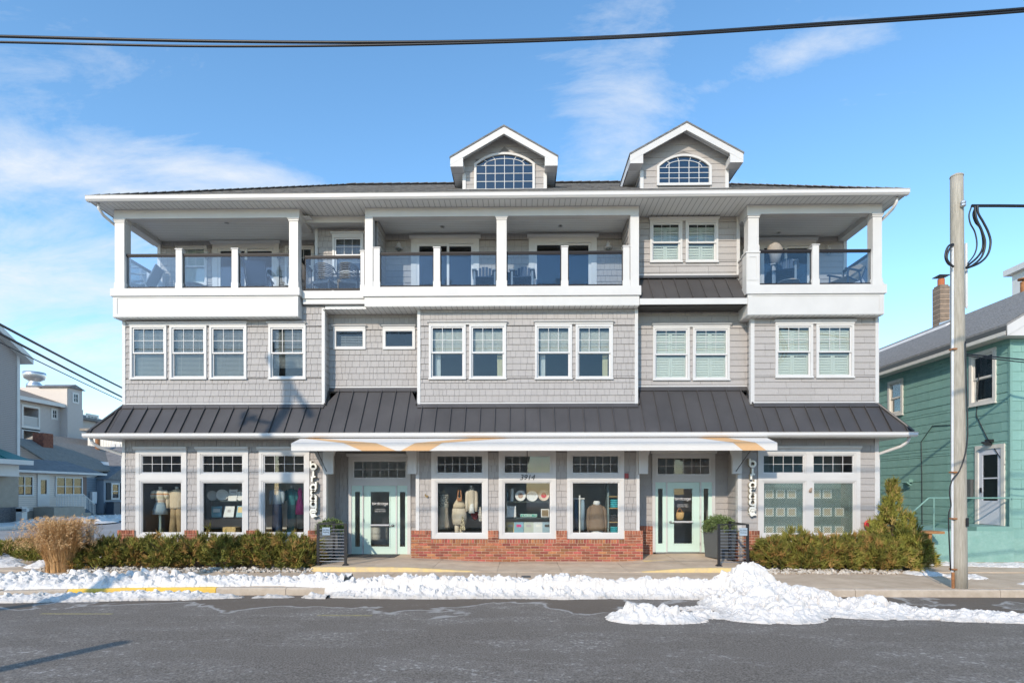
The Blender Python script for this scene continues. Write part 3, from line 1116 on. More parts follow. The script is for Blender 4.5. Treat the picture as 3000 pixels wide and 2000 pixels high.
def newel(px0, px1, Y, zt, zb=None):
    x0, x1 = PX(px0, Y), PX(px1, Y)
    zb = ZF3 if zb is None else zb
    d = x1 - x0
    o = MB().box(x0, x1, Y + .01, Y + .01 + d, zb, zt - .05).build('newel', M['white'], bld)
    mb = MB().box(x0 - .02, x1 + .02, Y - .01, Y + d + .03, zt - .0495, zt - .025)
    c, h = ((x0 + x1) / 2, Y + .01 + d / 2), d / 2 + .02
    mb.add([(c[0] - h, c[1] - h, zt - .0245), (c[0] + h, c[1] - h, zt - .0245), (c[0] + h, c[1] + h, zt - .0245), (c[0] - h, c[1] + h, zt - .0245), (c[0], c[1], zt)],
           [(0, 1, 4), (1, 2, 4), (2, 3, 4), (3, 0, 4), (3, 2, 1, 0)])
    mb.build('newel_cap', M['white'], o)
    MB().box(x0 - .012, x1 + .012, Y - .002, Y + d + .022, zb + .001, zb + .19).build('newel_base', M['white'], o)
    return o


def railing(a, b, zt, zb):
    """Glass railing between two plan points (x, y)."""
    A, B = Vector((*a, 0)), Vector((*b, 0))
    o = MB().beam((A.x, A.y, zt), (B.x, B.y, zt), .06, .055).build('railing', M['railmetal'], bld)
    MB().beam((A.x, A.y, zb), (B.x, B.y, zb), .07, .055).build('bottom_rail', M['railmetal'], o)
    d = (B - A).normalized()
    MB().beam((A.x, A.y, zt - .045), (B.x, B.y, zt - .045), .03, .03).build('rail_channel', M['railmetal'], o)
    for p in (A + d * .015, B - d * .015):
        MB().beam((p.x, p.y, zb + .028), (p.x, p.y, zt - .06), .03, .022).build('rail_stile', M['railmetal'], o)
    pa, pb = A + d * .03, B - d * .03
    MB().beam((pa.x, pa.y, (zt + zb) / 2 - .01), (pb.x, pb.y, (zt + zb) / 2 - .01), .008, zt - zb - .10).build('glass_panel', M['glassrail'], o)
    m = (A + B) / 2
    MB().box(m.x - .03, m.x + .03, m.y - .03, m.y + .03, zb - .06, zb - .03).build('rail_foot', M['white'], o)
    return o


ZRT = PZ(741, 600, YP)
ZRB = PZ(838.5, 600, YP)
ZNW = PZ(723, 600, YP)
YRL = YP + .13                                # railing line


def fascia(x0, x1, Y, zlist, yb, name='porch_fascia'):
    """Stacked boards (z0, z1, proud) across the front from x0 to x1, returning to yb."""
    mb = MB()
    for z0, z1, pr in zlist:
        mb.box(x0 - pr, x1 + pr, Y - pr, yb, z0, z1)
    return mb.build(name, M['white'], bld)


# --- left porch
xl0, xl1 = PX(331, YP), PX(874, YP)
zl0, zl1 = PZ(928, 600, YP), PZ(867, 600, YP)
fascia(xl0, xl1, YP, [(zl0, zl1, 0.0), (zl1 + .0005, ZF3, .05)], YL3 + .1)
MB().plate(xl0 + .004, xl1 - .004, zl0 + .004, zl1 - .004, YP - .012, YP - .0005, [(xl0 + .13, xl1 - .13, zl0 + .09, zl1 - .05)]).build('panel_frame', M['white'], bld)
MB().box(xl0 + .01, xl1 - .01, YP + .01, Y0, zl0 - .012, zl0 - .001).build('soffit', M['soffitx'], bld)
post(336, 364, YP + .02)
post(847, 873, YP + .02)
newel(514, 532, YP + .04, ZNW)
newel(678, 696, YP + .04, ZNW)
for a, b in ((364, 514), (532, 678), (696, 847)):
    railing((PX(a, YP + .06), YRL), (PX(b, YP + .06), YRL), ZRT, ZRB)
railing((PX(350, YP), YP + .32), (PX(350, YP), YL3 - .12), ZRT, ZRB)
railing((PX(862, YP), YP + .32), (PX(862, YP), YM3 + .4), ZRT, ZRB)
newel(462, 475, YL3 - .25, ZNW)

# --- middle balcony, set back a little
zm1, zm2, zm3 = PZ(853, 960, YM), PZ(875, 960, YM), PZ(890, 960, YM)
xm0, xm1 = xl1 + .06, PX(1068, YM)
mb = MB().box(xm0, xm1, YM, YM3 + .3, zm3, zm2)
mb.box(xm0, xm1, YM - .04, YM3 + .3, zm2 + .0005, zm1)
mb.build('porch_fascia', M['white'], bld)
zrm = PZ(750, 960, YM)
railing((xm0 + .02, YM + .1), (PX(1056, YM), YM + .1), ZRT - .02, ZRB - .02)
newel(1056, 1067, YM, ZNW - .03, zm1)
MB().box(XE - .02, XF0 + .02, YM + .005, YR, Z2 - .06, Z2 - .045).build('soffit', M['soffitx'], bld)
MB().box(X0(953), X0(1075), Y0 - .02, Y0 + .02, Z2 - .05, Z2 + .06).build('soffit_board', M['white'], bld)

# --- middle porch
xc0, xc1 = PX(1068, YP), PX(1873, YP)
zc_0, zc_1 = PZ(895, 1500, YP), PZ(867, 1500, YP)
fascia(xc0, xc1, YP, [(zc_0, zc_1, 0.0), (zc_1 + .0005, ZF3, .045)], YC3 + .1)
MB().box(xc0 + .01, xc1 - .01, YP + .01, Y0 + .02, zc_0 - .012, zc_0 - .001).build('soffit', M['soffitx'], bld)
post(1069, 1092, YP + .02, cap=False, base=False)
post(1455, 1484, YP + .02)
post(1847, 1872, YP + .02, cap=False, base=False)
for a, b in ((1093.5, 1112), (1270, 1289), (1645, 1664), (1826, 1845)):
    newel(a, b, YP + .04, ZNW)
for a, b in ((1112, 1270), (1289, 1455), (1484, 1645), (1664, 1826)):
    railing((PX(a, YP + .06), YRL), (PX(b, YP + .06), YRL), ZRT, ZRB)

# --- right porch
xr0, xr1 = PX(2190, YP), PX(2590, YP)
zr0, zr1 = PZ(921.5, 2400, YP), PZ(861, 2400, YP)
fascia(xr0, xr1, YP, [(zr0, zr1, 0.0), (zr1 + .0005, ZF3, .05)], YR3 + .1)
MB().plate(xr0 + .004, xr1 - .004, zr0 + .004, zr1 - .004, YP - .012, YP - .0005, [(xr0 + .13, xr1 - .13, zr0 + .09, zr1 - .05)]).build('panel_frame', M['white'], bld)
MB().box(xr0 + .01, xr1 - .01, YP + .01, Y0, zr0 - .012, zr0 - .001).build('soffit', M['soffitx'], bld)
zped = PZ(740, 2200, YP)
ped = post(2187, 2226, YP + .02, cap=False, base=False, zt=zped, d=.30, nm='porch_pier')
MB().box(PX(2187, YP) - .02, PX(2226, YP) + .02, YP, YP + .34, zped + .0005, zped + .04).build('pier_cap', M['white'], ped)
MB().plate(PX(2187, YP) + .03, PX(2226, YP) - .03, ZF3 + .15, zped - .06, YP + .008, YP + .0195, [(PX(2187, YP) + .09, PX(2226, YP) - .09, ZF3 + .22, zped - .12)]).build('pier_panel', M['white'], ped)
post(2192, 2223, YP + .04, zb=zped + .04)
post(2557, 2584, YP + .02)
newel(2381, 2400, YP + .04, ZNW)
for a, b in ((2226, 2381), (2400, 2557)):
    railing((PX(a, YP + .06), YRL), (PX(b, YP + .06), YRL), ZRT, ZRB)
railing((PX(2570, YP), YP + .32), (PX(2570, YP), YR3 - .12), ZRT, ZRB)
# shingled parapet on its left flank
xp = PX(2188, YP) + .03
MB().box(xp, xp + .2, YP + .34, YR + .6, ZF3 - .4, zped - .02).build('parapet', M['wallback'], bld)
laps(MAP_L(xp), [(YP + .33, YR + .6, 7.9 + i * COURSE, 7.9 + (i + 1) * COURSE) for i in range(6)])
MB().box(xp - .04, xp + .24, YP + .34, YR + .6, zped - .02, zped + .02).build('parapet_cap', M['white'], bld)

# --- small metal roof between the middle and right porches
ye3 = YP + .02
zt3 = PZ(815, 2000, YR)
ze3 = PZ(872, 2000, ye3)
xs0, xs1 = xc1 + .02, xr0 - .02
xt0, xt1 = PX(1893, YR), PX(2148, YR)
zr_f = lambda y: ze3 + (y - ye3) / (YR - ye3) * (zt3 - ze3)
mr = MB().add([(xs0, ye3, ze3 - .01), (xs1, ye3, ze3 - .01), (xs1, YR, zt3 - .01), (xs0, YR, zt3 - .01), (xs0, ye3, ze3 - .2), (xs1, ye3, ze3 - .2), (xs1, YR, ze3 - .2), (xs0, YR, ze3 - .2)],
              [(0, 1, 2, 3), (7, 6, 5, 4), (0, 4, 5, 1), (1, 5, 6, 2), (3, 2, 6, 7), (0, 3, 7, 4)])
roof3 = mr.build('metal_roof', M['metal'], bld)
n3 = 8
for i in range(n3):
    a, b = xs0 + (xs1 - xs0) * i / n3, xs0 + (xs1 - xs0) * (i + 1) / n3
    v = [(a + .004, ye3 - .015, zr_f(ye3 - .015)), (b - .004, ye3 - .015, zr_f(ye3 - .015)), (b - .004, YR - .01, zr_f(YR - .01)), (a + .004, YR - .01, zr_f(YR - .01))]
    v += [(p[0], p[1], p[2] - .008) for p in v]
    MB().add(v, [(0, 1, 2, 3), (4, 7, 6, 5), (0, 4, 5, 1), (1, 5, 6, 2), (2, 6, 7, 3), (3, 7, 4, 0)]).build('panel', M['metal'], roof3)
    if i:
        MB().beam((a, ye3 - .015, zr_f(ye3 - .015) + .018), (a, YR - .02, zr_f(YR - .02) + .018), .02, .045).build('seam', M['metal'], roof3)
MB().box(xs0, xs1, YR - .1, YR - .03, zt3 - .02, zt3 + .05).build('flashing', M['metal'], roof3)
MB().box(xs0 - .01, xs1 + .01, ye3 - .04, ye3 + .1, ze3 - .20, ze3 - .03).build('fascia', M['white'], roof3)
MB().box(xs0, XG, ye3 + .1, YR, Z2 - .03, Z2 - .015).build('soffit', M['soffitx'], bld)
MB().box(XCR + .15, xr3 - .1, YR - .03, YR + .01, zt3 + .06, zt3 + .11).build('skirt_board', M['white'], bld)

# --- deck boards
dk = MB()
dk.box(xl0 + .02, xl1, YP + .02, YL3, ZF3 - .12, ZD).box(xm0, XCL - .15, YM + .02, YL3, ZF3 - .14, ZD - .01).box(XCL - .1, XCR + .1, YP + .02, YC3, ZF3 - .12, ZD - .005).box(xr0 + .02, xr1 - .02, YP + .02, YR3, ZF3 - .12, ZD - .002)
dk.build('deck', pmat('deck_grey', (0.30, 0.30, 0.31), 0.7, var=.1, scale=6, stretch=(1, 9, 1)), bld)

# --- beams, ceilings
YTE = 15.75
XTL, XTR = PX(262, YTE), PX(2654, YTE)
bm = MB()
bw = .26
bm.box(PX(333, YP), PX(876, YP), YP + .015, YP + bw, ZBEAM, ZSOF - .002)
bm.box(xc0 + .01, xc1 - .01, YP + .015, YP + bw, ZBEAM, ZSOF - .002)
bm.box(PX(2190, YP), PX(2586, YP), YP + .015, YP + bw, ZBEAM, ZSOF - .002)
bm.box(PX(333, YP), PX(333, YP) + .27, YP + bw + .001, YL3 - .03, ZBEAM - .02, ZSOF - .003)
bm.box(PX(876, YP) - .27, PX(876, YP), YP + bw + .001, YM3 + .1, ZBEAM + .005, ZSOF - .004)
bm.box(PX(2190, YP), PX(2190, YP) + .27, YP + bw + .001, YR + .1, ZBEAM + .005, ZSOF - .003)
bm.box(PX(2586, YP) - .27, PX(2586, YP), YP + bw + .001, YR3 - .03, ZBEAM - .02, ZSOF - .003)
bm.box(PX(876, YP) + .002, xc0 - .0, YM + .3, YM + .4, ZCEIL - .06, ZSOF - .002)
bm.build('porch_beam', M['white'], bld)
ce = MB()
ce.box(PX(333, YP) + .25, xm3 + .1, YP + bw - .02, YL3, ZCEIL, ZCEIL + .02)
ce.box(xm3 + .1, XCL - .14, YM + .38, YM3 + .01, ZCEIL + .003, ZCEIL + .023)
ce.box(XCL, XCR, YP + bw - .02, YC3, ZCEIL + .001, ZCEIL + .021)
ce.box(xr3, PX(2586, YP) - .25, YP + bw - .02, YR3, ZCEIL + .002, ZCEIL + .022)
ce.build('porch_ceiling', M['soffity'], bld)
# ceiling downlights
for px, py, Y in ((664, 653, 16.9), (1296, 664, 17.1), (1642, 662, 17.1), (2281, 682, 17.4)):
    u = (px - CX) / FPX
    t = (ZCEIL - EYE) / ((HY - py) / FPX)
    xx = t * (-math.sin(YAW) + u * math.cos(YAW))
    yy = t * (math.cos(YAW) + u * math.sin(YAW))
    MB().lathe([(.055, 0), (.07, -.002), (.075, -.008), (.05, -.012), (.04, .0)][::-1], (xx, yy, ZCEIL), 16).build('downlight', M['foil'], bld)

# ================================================================== main roof
YRID = YTE + (XTR - XTL) * 0 + 5.62
ZG3, ZG2 = PZ(575, 600, YTE), PZ(590, 600, YTE)
SLT = 0.594
ZRID = ZG3 + SLT * 5.62
YTB = YRID + 5.62
rf = MB()
a = 5.62
E = [(XTL, YTE, ZG3), (XTR, YTE, ZG3), (XTR, YTB, ZG3), (XTL, YTB, ZG3), (XTL + a, YRID, ZRID), (XTR - a, YRID, ZRID)]
NS = 26                                        # shingle courses, each a small step up the slope
for i in range(NS):
    t0, t1 = i / NS, (i + 1) / NS
    lift = .012
    def row(p, q, t):
        return tuple(Vector(p) + (Vector(q) - Vector(p)) * t)
    A, B = row(E[0], E[4], t0), row(E[1], E[5], t0)
    C, D = row(E[1], E[5], t1), row(E[0], E[4], t1)
    A2, B2 = (A[0], A[1] - .006, A[2] + lift), (B[0], B[1] - .006, B[2] + lift)
    rf.add([A2, B2, C, D, A, B], [(0, 1, 2, 3), (4, 5, 1, 0)])
    A, B = row(E[3], E[4], t0), row(E[0], E[4], t0)
    C, D = row(E[0], E[4], t1), row(E[3], E[4], t1)
    rf.add([A, B, C, D], [(0, 1, 2, 3)])
    A, B = row(E[1], E[5], t0), row(E[2], E[5], t0)
    C, D = row(E[2], E[5], t1), row(E[1], E[5], t1)
    rf.add([A, B, C, D], [(0, 1, 2, 3)])
rf.add([E[2], E[3], E[4], E[5]], [(0, 1, 2, 3)])
roof = rf.build('roof', M['asphaltroof'], bld)
cap = MB()
for p, q in ((E[0], E[4]), (E[4], E[5]), (E[1], E[5])):
    p, q = Vector(p), Vector(q)
    n = 34
    for i in range(n):
        c = p + (q - p) * ((i + .5) / n)
        d = (q - p) / n
        cap.beam(c - d * .55 + Vector((0, 0, .005)), c + d * .5 + Vector((0, 0, .025)), .26, .02)
cap.build('ridge_cap', M['asphaltroof'], roof)
MB().prismx([(YTE + .05, ZG2 + .01), (YTE - .055, ZG2), (YTE - .10, ZG2 + .05), (YTE - .10, ZG3 - .02), (YTE - .115, ZG3 + .003), (YTE - .02, ZG3 + .004), (YTE + .05, ZG3 - .03)], XTL - .05, XTR + .05).build('gutter', M['vinyl'], bld)
sf = MB()
sf.box(XTL + .02, XTR - .02, YTE + .04, YP + .02, ZSOF, ZSOF + .02)
sf.box(PX(876, YP), xc0 + .01, YP + .02, YM + .4, ZSOF, ZSOF + .02)
sf.box(xc1 - .01, PX(2192, YP), YP + .02, YR + .1, ZSOF, ZSOF + .02)
sf.box(XTL + .02, PX(333, YP), YP + .02, YTB - .1, ZSOF, ZSOF + .02).box(PX(2586, YP), XTR - .02, YP + .02, YTB - .1, ZSOF, ZSOF + .02)
sf.build('soffit', M['soffitx'], bld)
MB().box(XTL, XTL + .03, YTE + .05, YTB, ZSOF - .02, ZG3 - .01).box(XTR - .03, XTR, YTE + .05, YTB, ZSOF - .02, ZG3 - .01).build('fascia', M['white'], bld)
# attic floor keeps the daylight out
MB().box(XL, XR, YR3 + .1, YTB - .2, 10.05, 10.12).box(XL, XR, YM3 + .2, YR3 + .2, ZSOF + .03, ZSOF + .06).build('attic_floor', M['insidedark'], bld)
for xx, s in ((XTL + .18, -1), (XTR - .18, 1)):
    px_ = PX(333, YP) - .07 if s < 0 else PX(2586, YP) + .09
    P = [(xx, YTE + .1, ZG2 + .01), (xx, YTE + .12, ZG2 - .13), (xx + (px_ - xx) * .3, YTE + .26, ZG2 - .25), (px_, YP + .25, ZG2 - .38), (px_, YP + .28, ZG2 - .5),
         (px_, YP + .28, ZF3 + .25), (px_ + s * .09, YP + .28, ZF3 + .12), (px_ + s * .09, YP + .28, ZF3 - .15), (px_ + s * .02, YP + .28, ZF3 - .4), (px_ + s * .02, YP + .28, zl0 + .1)]
    MB().tube(P, .042, 10).build('downspout', M['vinyl'], bld, smooth=True)


# ================================================================== dormers
def dormer(Yd, wl, wr, pyb, ax, apy, el, er, epy, rt, win, cols, nrad):
    """wl, wr wall corners; ax, apy outer apex; el, er, epy eave ends; rt rake board height px."""
    Yf = Yd - .42
    x = lambda p, Y=Yd: PX(p, Y)
    xw0, xw1 = x(wl), x(wr)
    zb = PZ(pyb, wl, Yd)
    xa, za = PX(ax, Yf), PZ(apy, ax, Yf)
    xe0, xe1 = PX(el, Yf), PX(er, Yf)
    ze = PZ(epy, el, Yf)
    half = (xe1 - xe0) / 2
    xa = (xe0 + xe1) / 2
    sl = (za - ze) / half
    th = .05
    rake = rt * Yf / FPX
    yback = YTE + (za - ZG3) / SLT + .3
    d = MB()
    zroof = lambda xx: za - abs(xx - xa) * sl
    # two roof planes, thick
    for s in (-1, 1):
        xe = xe0 if s < 0 else xe1
        v = [(xa, Yf - .02, za), (xe + s * .02, Yf - .02, ze - .02 * sl), (xe + s * .02, yback, ze - .02 * sl), (xa, yback, za)]
        v += [(p[0], p[1], p[2] - th) for p in v]
        d.add(v, [(0, 1, 2, 3), (7, 6, 5, 4), (0, 4, 5, 1), (1, 5, 6, 2), (2, 6, 7, 3), (3, 7, 4, 0)])
    dr = d.build('dormer', M['asphaltroof'], bld)
    # rake boards and the boxed returns at their feet
    rk = MB()
    for s in (-1, 1):
        xe = xe0 if s < 0 else xe1
        rk.prism([(xa, za - th), (xe, ze - th), (xe, ze - th - rake * .95), (xa, za - th - rake)] if s > 0 else
                 [(xa, za - th), (xa, za - th - rake), (xe, ze - th - rake * .95), (xe, ze - th)], Yf, Yf + .05)
        xi = xe - s * .40
        rk.box(xe - s * .001, xi, Yf + .004, Yd, ze - th - rake * .98 - .05, ze - th - .04)
        rk.prism([(xe, ze - th - .01), (xi, zroof(xi) - th - .02), (xi, ze - th - .05), (xe, ze - th - .05)], Yf + .006, Yf + .046)
    rk.build('rake_board', M['white'], dr)
    so = MB()
    for s in (-1, 1):
        xe = xe0 if s < 0 else xe1
        zt = lambda xx: zroof(xx) - th - .03
        v = [(xa, Yf + .05, zt(xa)), (xe, Yf + .05, zt(xe)), (xe, Yd, zt(xe)), (xa, Yd, zt(xa))]
        so.add(v, [(3, 2, 1, 0) if s < 0 else (0, 1, 2, 3)])
        xw = xw0 if s < 0 else xw1
        zz = ze - th - rake * .98 - .03
        so.box(min(xe, xw), max(xe, xw), Yd, yback - .2, zz, zz + .02)
        so.box(xe - s * .002, xe - s * .03, Yf + .05, yback - .3, zz + .0, ze - th)
    so.build('soffit', M['soffity'], dr)
    # face of lap boards with the arched window let in
    wx0, wx1, wt, wbm, spring = win
    gx0, gx1 = x(wx0), x(wx1)
    gt, gb, gs = PZ(wt, wx0, Yd), PZ(wbm, wx0, Yd), PZ(spring, wx0, Yd)
    cx = (gx0 + gx1) / 2
    hw = (gx1 - gx0) / 2
    rise = gt - gs
    rad = (hw * hw + rise * rise) / (2 * rise)
    arch = lambda xx, off=0.0: gs + math.sqrt(max((rad + off) ** 2 - (xx - cx) ** 2, 0)) - (rad - rise)
    gable = [(xw0, zb), (xw1, zb)]
    zw = lambda xx: zroof(xx) - th - .03
    fb = MB().prism([(xw0, zb - .3), (xw1, zb - .3), (xw1, zw(xw1)), (xa, zw(xa)), (xw0, zw(xw0))], Yd + .02, Yd + .10)
    for xx in (xw0, xw1):
        s = 1 if xx == xw0 else -1
        fb.box(xx, xx + s * .08, Yd + .10, yback - .4, zb - .4, ze - th - rake - .02)
    fb.build('dormer_wall', M['wallback'], dr)
    bo = MB()
    c = .20
    z = zb
    i = 0
    while z < za - th:
        z1 = min(z + c, za)
        lo, hi = xw0, xw1
        for q0, q1 in ((xw0, gx0 - .03), (gx1 + .03, xw1)) if z < gs else ((xw0, xw1),):
            # clip to the gable
            a_, b_ = q0, q1
            lim = (za - th - .03 - z) / sl
            if lim <= 0:
                continue
            a_, b_ = max(a_, xa - lim), min(b_, xa + lim)
            lim1 = max((za - th - .03 - z1) / sl, 0)
            a1, b1 = max(q0, xa - lim1), min(q1, xa + lim1)
            if b_ - a_ < .02:
                continue
            if b1 < a1:
                a1 = b1 = xa
            pts_ = [(a_, z), (b_, z), (b1, z1), (a1, z1)]
            if z >= gs and z < gt + .12:
                # lay the course either side of the arch
                lw = [cx - math.sqrt(max((rad + .09) ** 2 - (zz - gs + rad - rise) ** 2, 0)) if (zz - gs + rad - rise) < rad + .09 else cx for zz in (z, z1)]
                rw = [2 * cx - q for q in lw]
                quads = [[(a_, z), (max(lw[0], a_), z), (max(lw[1], a1), z1), (a1, z1)], [(min(rw[0], b_), z), (b_, z), (b1, z1), (min(rw[1], b1), z1)]]
            else:
                quads = [pts_]
            for qd in quads:
                if qd[1][0] - qd[0][0] < .01:
                    continue
                v = [(qd[0][0], Yd - .0, qd[0][1]), (qd[1][0], Yd - .0, qd[1][1]), (qd[2][0], Yd + .014, qd[2][1]), (qd[3][0], Yd + .014, qd[3][1]),
                     (qd[0][0], Yd + .02, qd[0][1]), (qd[1][0], Yd + .02, qd[1][1])]
                bo.add(v, [(0, 1, 2, 3), (4, 5, 1, 0)])
        z = z1
    # flanks
    for xx, mp in ((xw0, MAP_L), (xw1, MAP_R)):
        f = mp(xx)
        zz = zb - .2
        while zz < ze - th - rake - .05:
            yl = min(yback - .4, YTE + (zz + .2 - ZG3) / SLT + .4)
            if yl > Yd:
                bo.add([f(Yd, .02, zz), f(yl, .02, zz), f(yl, .004, zz + c), f(Yd, .004, zz + c)], [(0, 1, 2, 3), (3, 2, 1, 0)][:1])
            zz += c
    set_tint(bo.build('lap_siding', M['shake'], dr), [R.random() for _ in bo.f])
    tb = MB()
    for xx in (xw0, xw1):
        s = 1 if xx == xw0 else -1
        tb.box(xx - s * .02, xx + s * .085, Yd - .03, Yd + .1, zb - .02, ze - th - rake * .98 - .055)
    tb.box(xw0 + .09, xw1 - .09, Yd - .02, Yd + .02, zb - .03, zb + .04)
    tb.build('corner_board', M['white'], dr)
    # window: frame, glass, bars
    n = 24
    fw = .075
    outer = [(gx0 - fw, gb - fw)] + [(gx1 + fw, gb - fw)]
    fr = MB()
    inn_ = [(gx1, gb)] + [(cx + hw * math.cos(math.pi * i / n), None) for i in range(n + 1)] + [(gx0, gb)]
    ring_i = [(gx1, gb)] + [(cx + hw * (1 - 2 * i / n), arch(cx + hw * (1 - 2 * i / n))) for i in range(n + 1)] + [(gx0, gb)]
    ring_o = [(gx1 + fw, gb - fw)]
    for i in range(n + 1):
        xx = cx + (hw + fw) * (1 - 2 * i / n)
        h2 = hw + fw
        r2 = rad + fw * .9
        base = gs - (math.sqrt(max(r2 * r2 - h2 * h2, 0)))
        top0 = gt + fw
        # circle through the outer crown with the same centre
        cyc = gt - rad
        ring_o.append((xx, cyc + math.sqrt(max(r2 * r2 - (xx - cx) ** 2, .0001)) if abs(xx - cx) < r2 else gs))
    ring_o.append((gx0 - fw, gb - fw))
    m = len(ring_i)
    v = []
    for y in (Yd - .045, Yd + .05):
        v += [(p[0], y, p[1]) for p in ring_o] + [(p[0], y, p[1]) for p in ring_i]
    fs = []
    for i in range(m):
        j = (i + 1) % m
        fs.append((i, j, m + j, m + i)[::-1])
        fs.append((i, 2 * m + i, 2 * m + j, j)[::-1])
        fs.append((m + i, m + j, 3 * m + j, 3 * m + i)[::-1])
    fr.add(v, fs)
    w = fr.build('window', M['white'], dr)
    poly = [(gx0, gb), (gx1, gb)] + [(cx + hw * (1 - 2 * i / n), arch(cx + hw * (1 - 2 * i / n))) for i in range(n + 1)]
    MB().prism(poly, Yd + .004, Yd + .008).build('pane', M['glassdark'], w)
    bars = MB()
    bwid = .016
    inner_h = gs + rise * .38
    iarch = lambda xx: gs - .02 + (inner_h - gs + .10) * math.sqrt(max(1 - ((xx - cx) / (hw * .72)) ** 2, 0))
    for i in range(1, cols):
        xx = gx0 + (gx1 - gx0) * i / cols
        top = min(arch(xx), iarch(xx)) if cols % 2 or i != cols // 2 else arch(xx)
        bars.box(xx - bwid / 2, xx + bwid / 2, Yd - .006, Yd + .002, gb, top)
    rows = 3
    for j in range(1, rows + 1):
        zz = gb + (gs - .02 - gb) * j / rows
        if zz < gs - .01 or j < rows:
            bars.box(gx0, gx1, Yd - .008, Yd + .0, zz - bwid / 2, zz + bwid / 2)
    pl = [(cx + hw * .72 * math.cos(math.pi * i / 16), Yd - .004, iarch(cx + hw * .72 * math.cos(math.pi * i / 16))) for i in range(17)]
    for p, q in zip(pl, pl[1:]):
        bars.beam(p, q, .01, bwid, up=(0, 1, 0)) if False else bars.beam(p, q, bwid, .01, up=(0, 1, 0))
    for i in range(1, nrad):
        t = math.pi * (.12 + .76 * i / nrad) if nrad > 2 else math.pi / 2
        t = math.pi * i / nrad
        p = (cx + hw * .70 * math.cos(t), iarch(cx + hw * .70 * math.cos(t)))
        dx, dz = math.cos(t) * 1.0, math.sin(t) * .75 + .12
        k = 0
        q = p
        while k < 200 and gx0 < q[0] < gx1 and q[1] < arch(q[0]):
            q = (q[0] + dx * .01, q[1] + dz * .01)
            k += 1
        bars.beam((p[0], Yd - .005, p[1]), (q[0], Yd - .005, q[1]), bwid, .01, up=(0, 1, 0))
    bars.build('muntins', M['vinyl'], w)
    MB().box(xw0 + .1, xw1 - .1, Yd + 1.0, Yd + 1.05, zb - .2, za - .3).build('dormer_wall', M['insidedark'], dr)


dormer(18.0, 1357, 1600, 558, 1477, 366, 1319, 1634, 458, 21, (1396, 1560, 455, 556, 484), 6, 6)
dormer(17.7, 1877, 2132, 556, 2010, 355, 1846, 2178, 448, 21, (1931, 2077, 460, 538, 490), 5, 5)
# ================================================================== ground
def salted(name, c, c2, salt, s=0.9, stain=None, bump=.35):
    """Worn tarmac or concrete: fine aggregate, salt bloom with tide lines, damp stains."""
    m = pmat(name, c, 0.88, c2=c2, scale=48, bump=bump, bscale=60, detail=4)
    n, l = m.node_tree.nodes, m.node_tree.links
    b = n['Principled BSDF']
    prev = b.inputs['Base Color'].links[0].from_socket
    tc = n.new('ShaderNodeTexCoord')
    mp = n.new('ShaderNodeMapping')
    mp.inputs['Scale'].default_value = (0.55, 1.1, 1)
    l.new(tc.outputs['Object'], mp.inputs[0])
    t = n.new('ShaderNodeTexNoise')
    t.inputs['Scale'].default_value = s
    t.inputs['Detail'].default_value = 12
    t.inputs['Roughness'].default_value = .74
    l.new(mp.outputs[0], t.inputs['Vector'])
    r = n.new('ShaderNodeValToRGB')
    r.color_ramp.elements[0].position = .47
    r.color_ramp.elements[0].color = (0, 0, 0, 1)
    r.color_ramp.elements[1].position = .68
    r.color_ramp.elements[1].color = (1, 1, 1, 1)
    l.new(t.outputs['Fac'], r.inputs[0])
    # crisp crumbs of salt
    t2 = n.new('ShaderNodeTexNoise')
    t2.inputs['Scale'].default_value = 17
    t2.inputs['Detail'].default_value = 2
    l.new(tc.outputs['Object'], t2.inputs['Vector'])
    r2 = n.new('ShaderNodeValToRGB')
    r2.color_ramp.elements[0].position = .56
    r2.color_ramp.elements[0].color = (0, 0, 0, 1)
    r2.color_ramp.elements[1].position = .70
    r2.color_ramp.elements[1].color = (1, 1, 1, 1)
    l.new(t2.outputs['Fac'], r2.inputs[0])
    mu = n.new('ShaderNodeMath')
    mu.operation = 'MULTIPLY_ADD'
    l.new(r.outputs[0], mu.inputs[0])
    l.new(r2.outputs[0], mu.inputs[1])
    mu2 = n.new('ShaderNodeMath')
    mu2.operation = 'MULTIPLY'
    mu2.inputs[1].default_value = .14
    l.new(r.outputs[0], mu2.inputs[0])
    l.new(mu2.outputs[0], mu.inputs[2])
    mu.use_clamp = True
    mx = n.new('ShaderNodeMix')
    mx.data_type = 'RGBA'
    l.new(mu.outputs[0], mx.inputs[0])
    l.new(prev, mx.inputs[6])
    mx.inputs[7].default_value = (*salt, 1)
    l.new(mx.outputs[2], b.inputs['Base Color'])
    return m


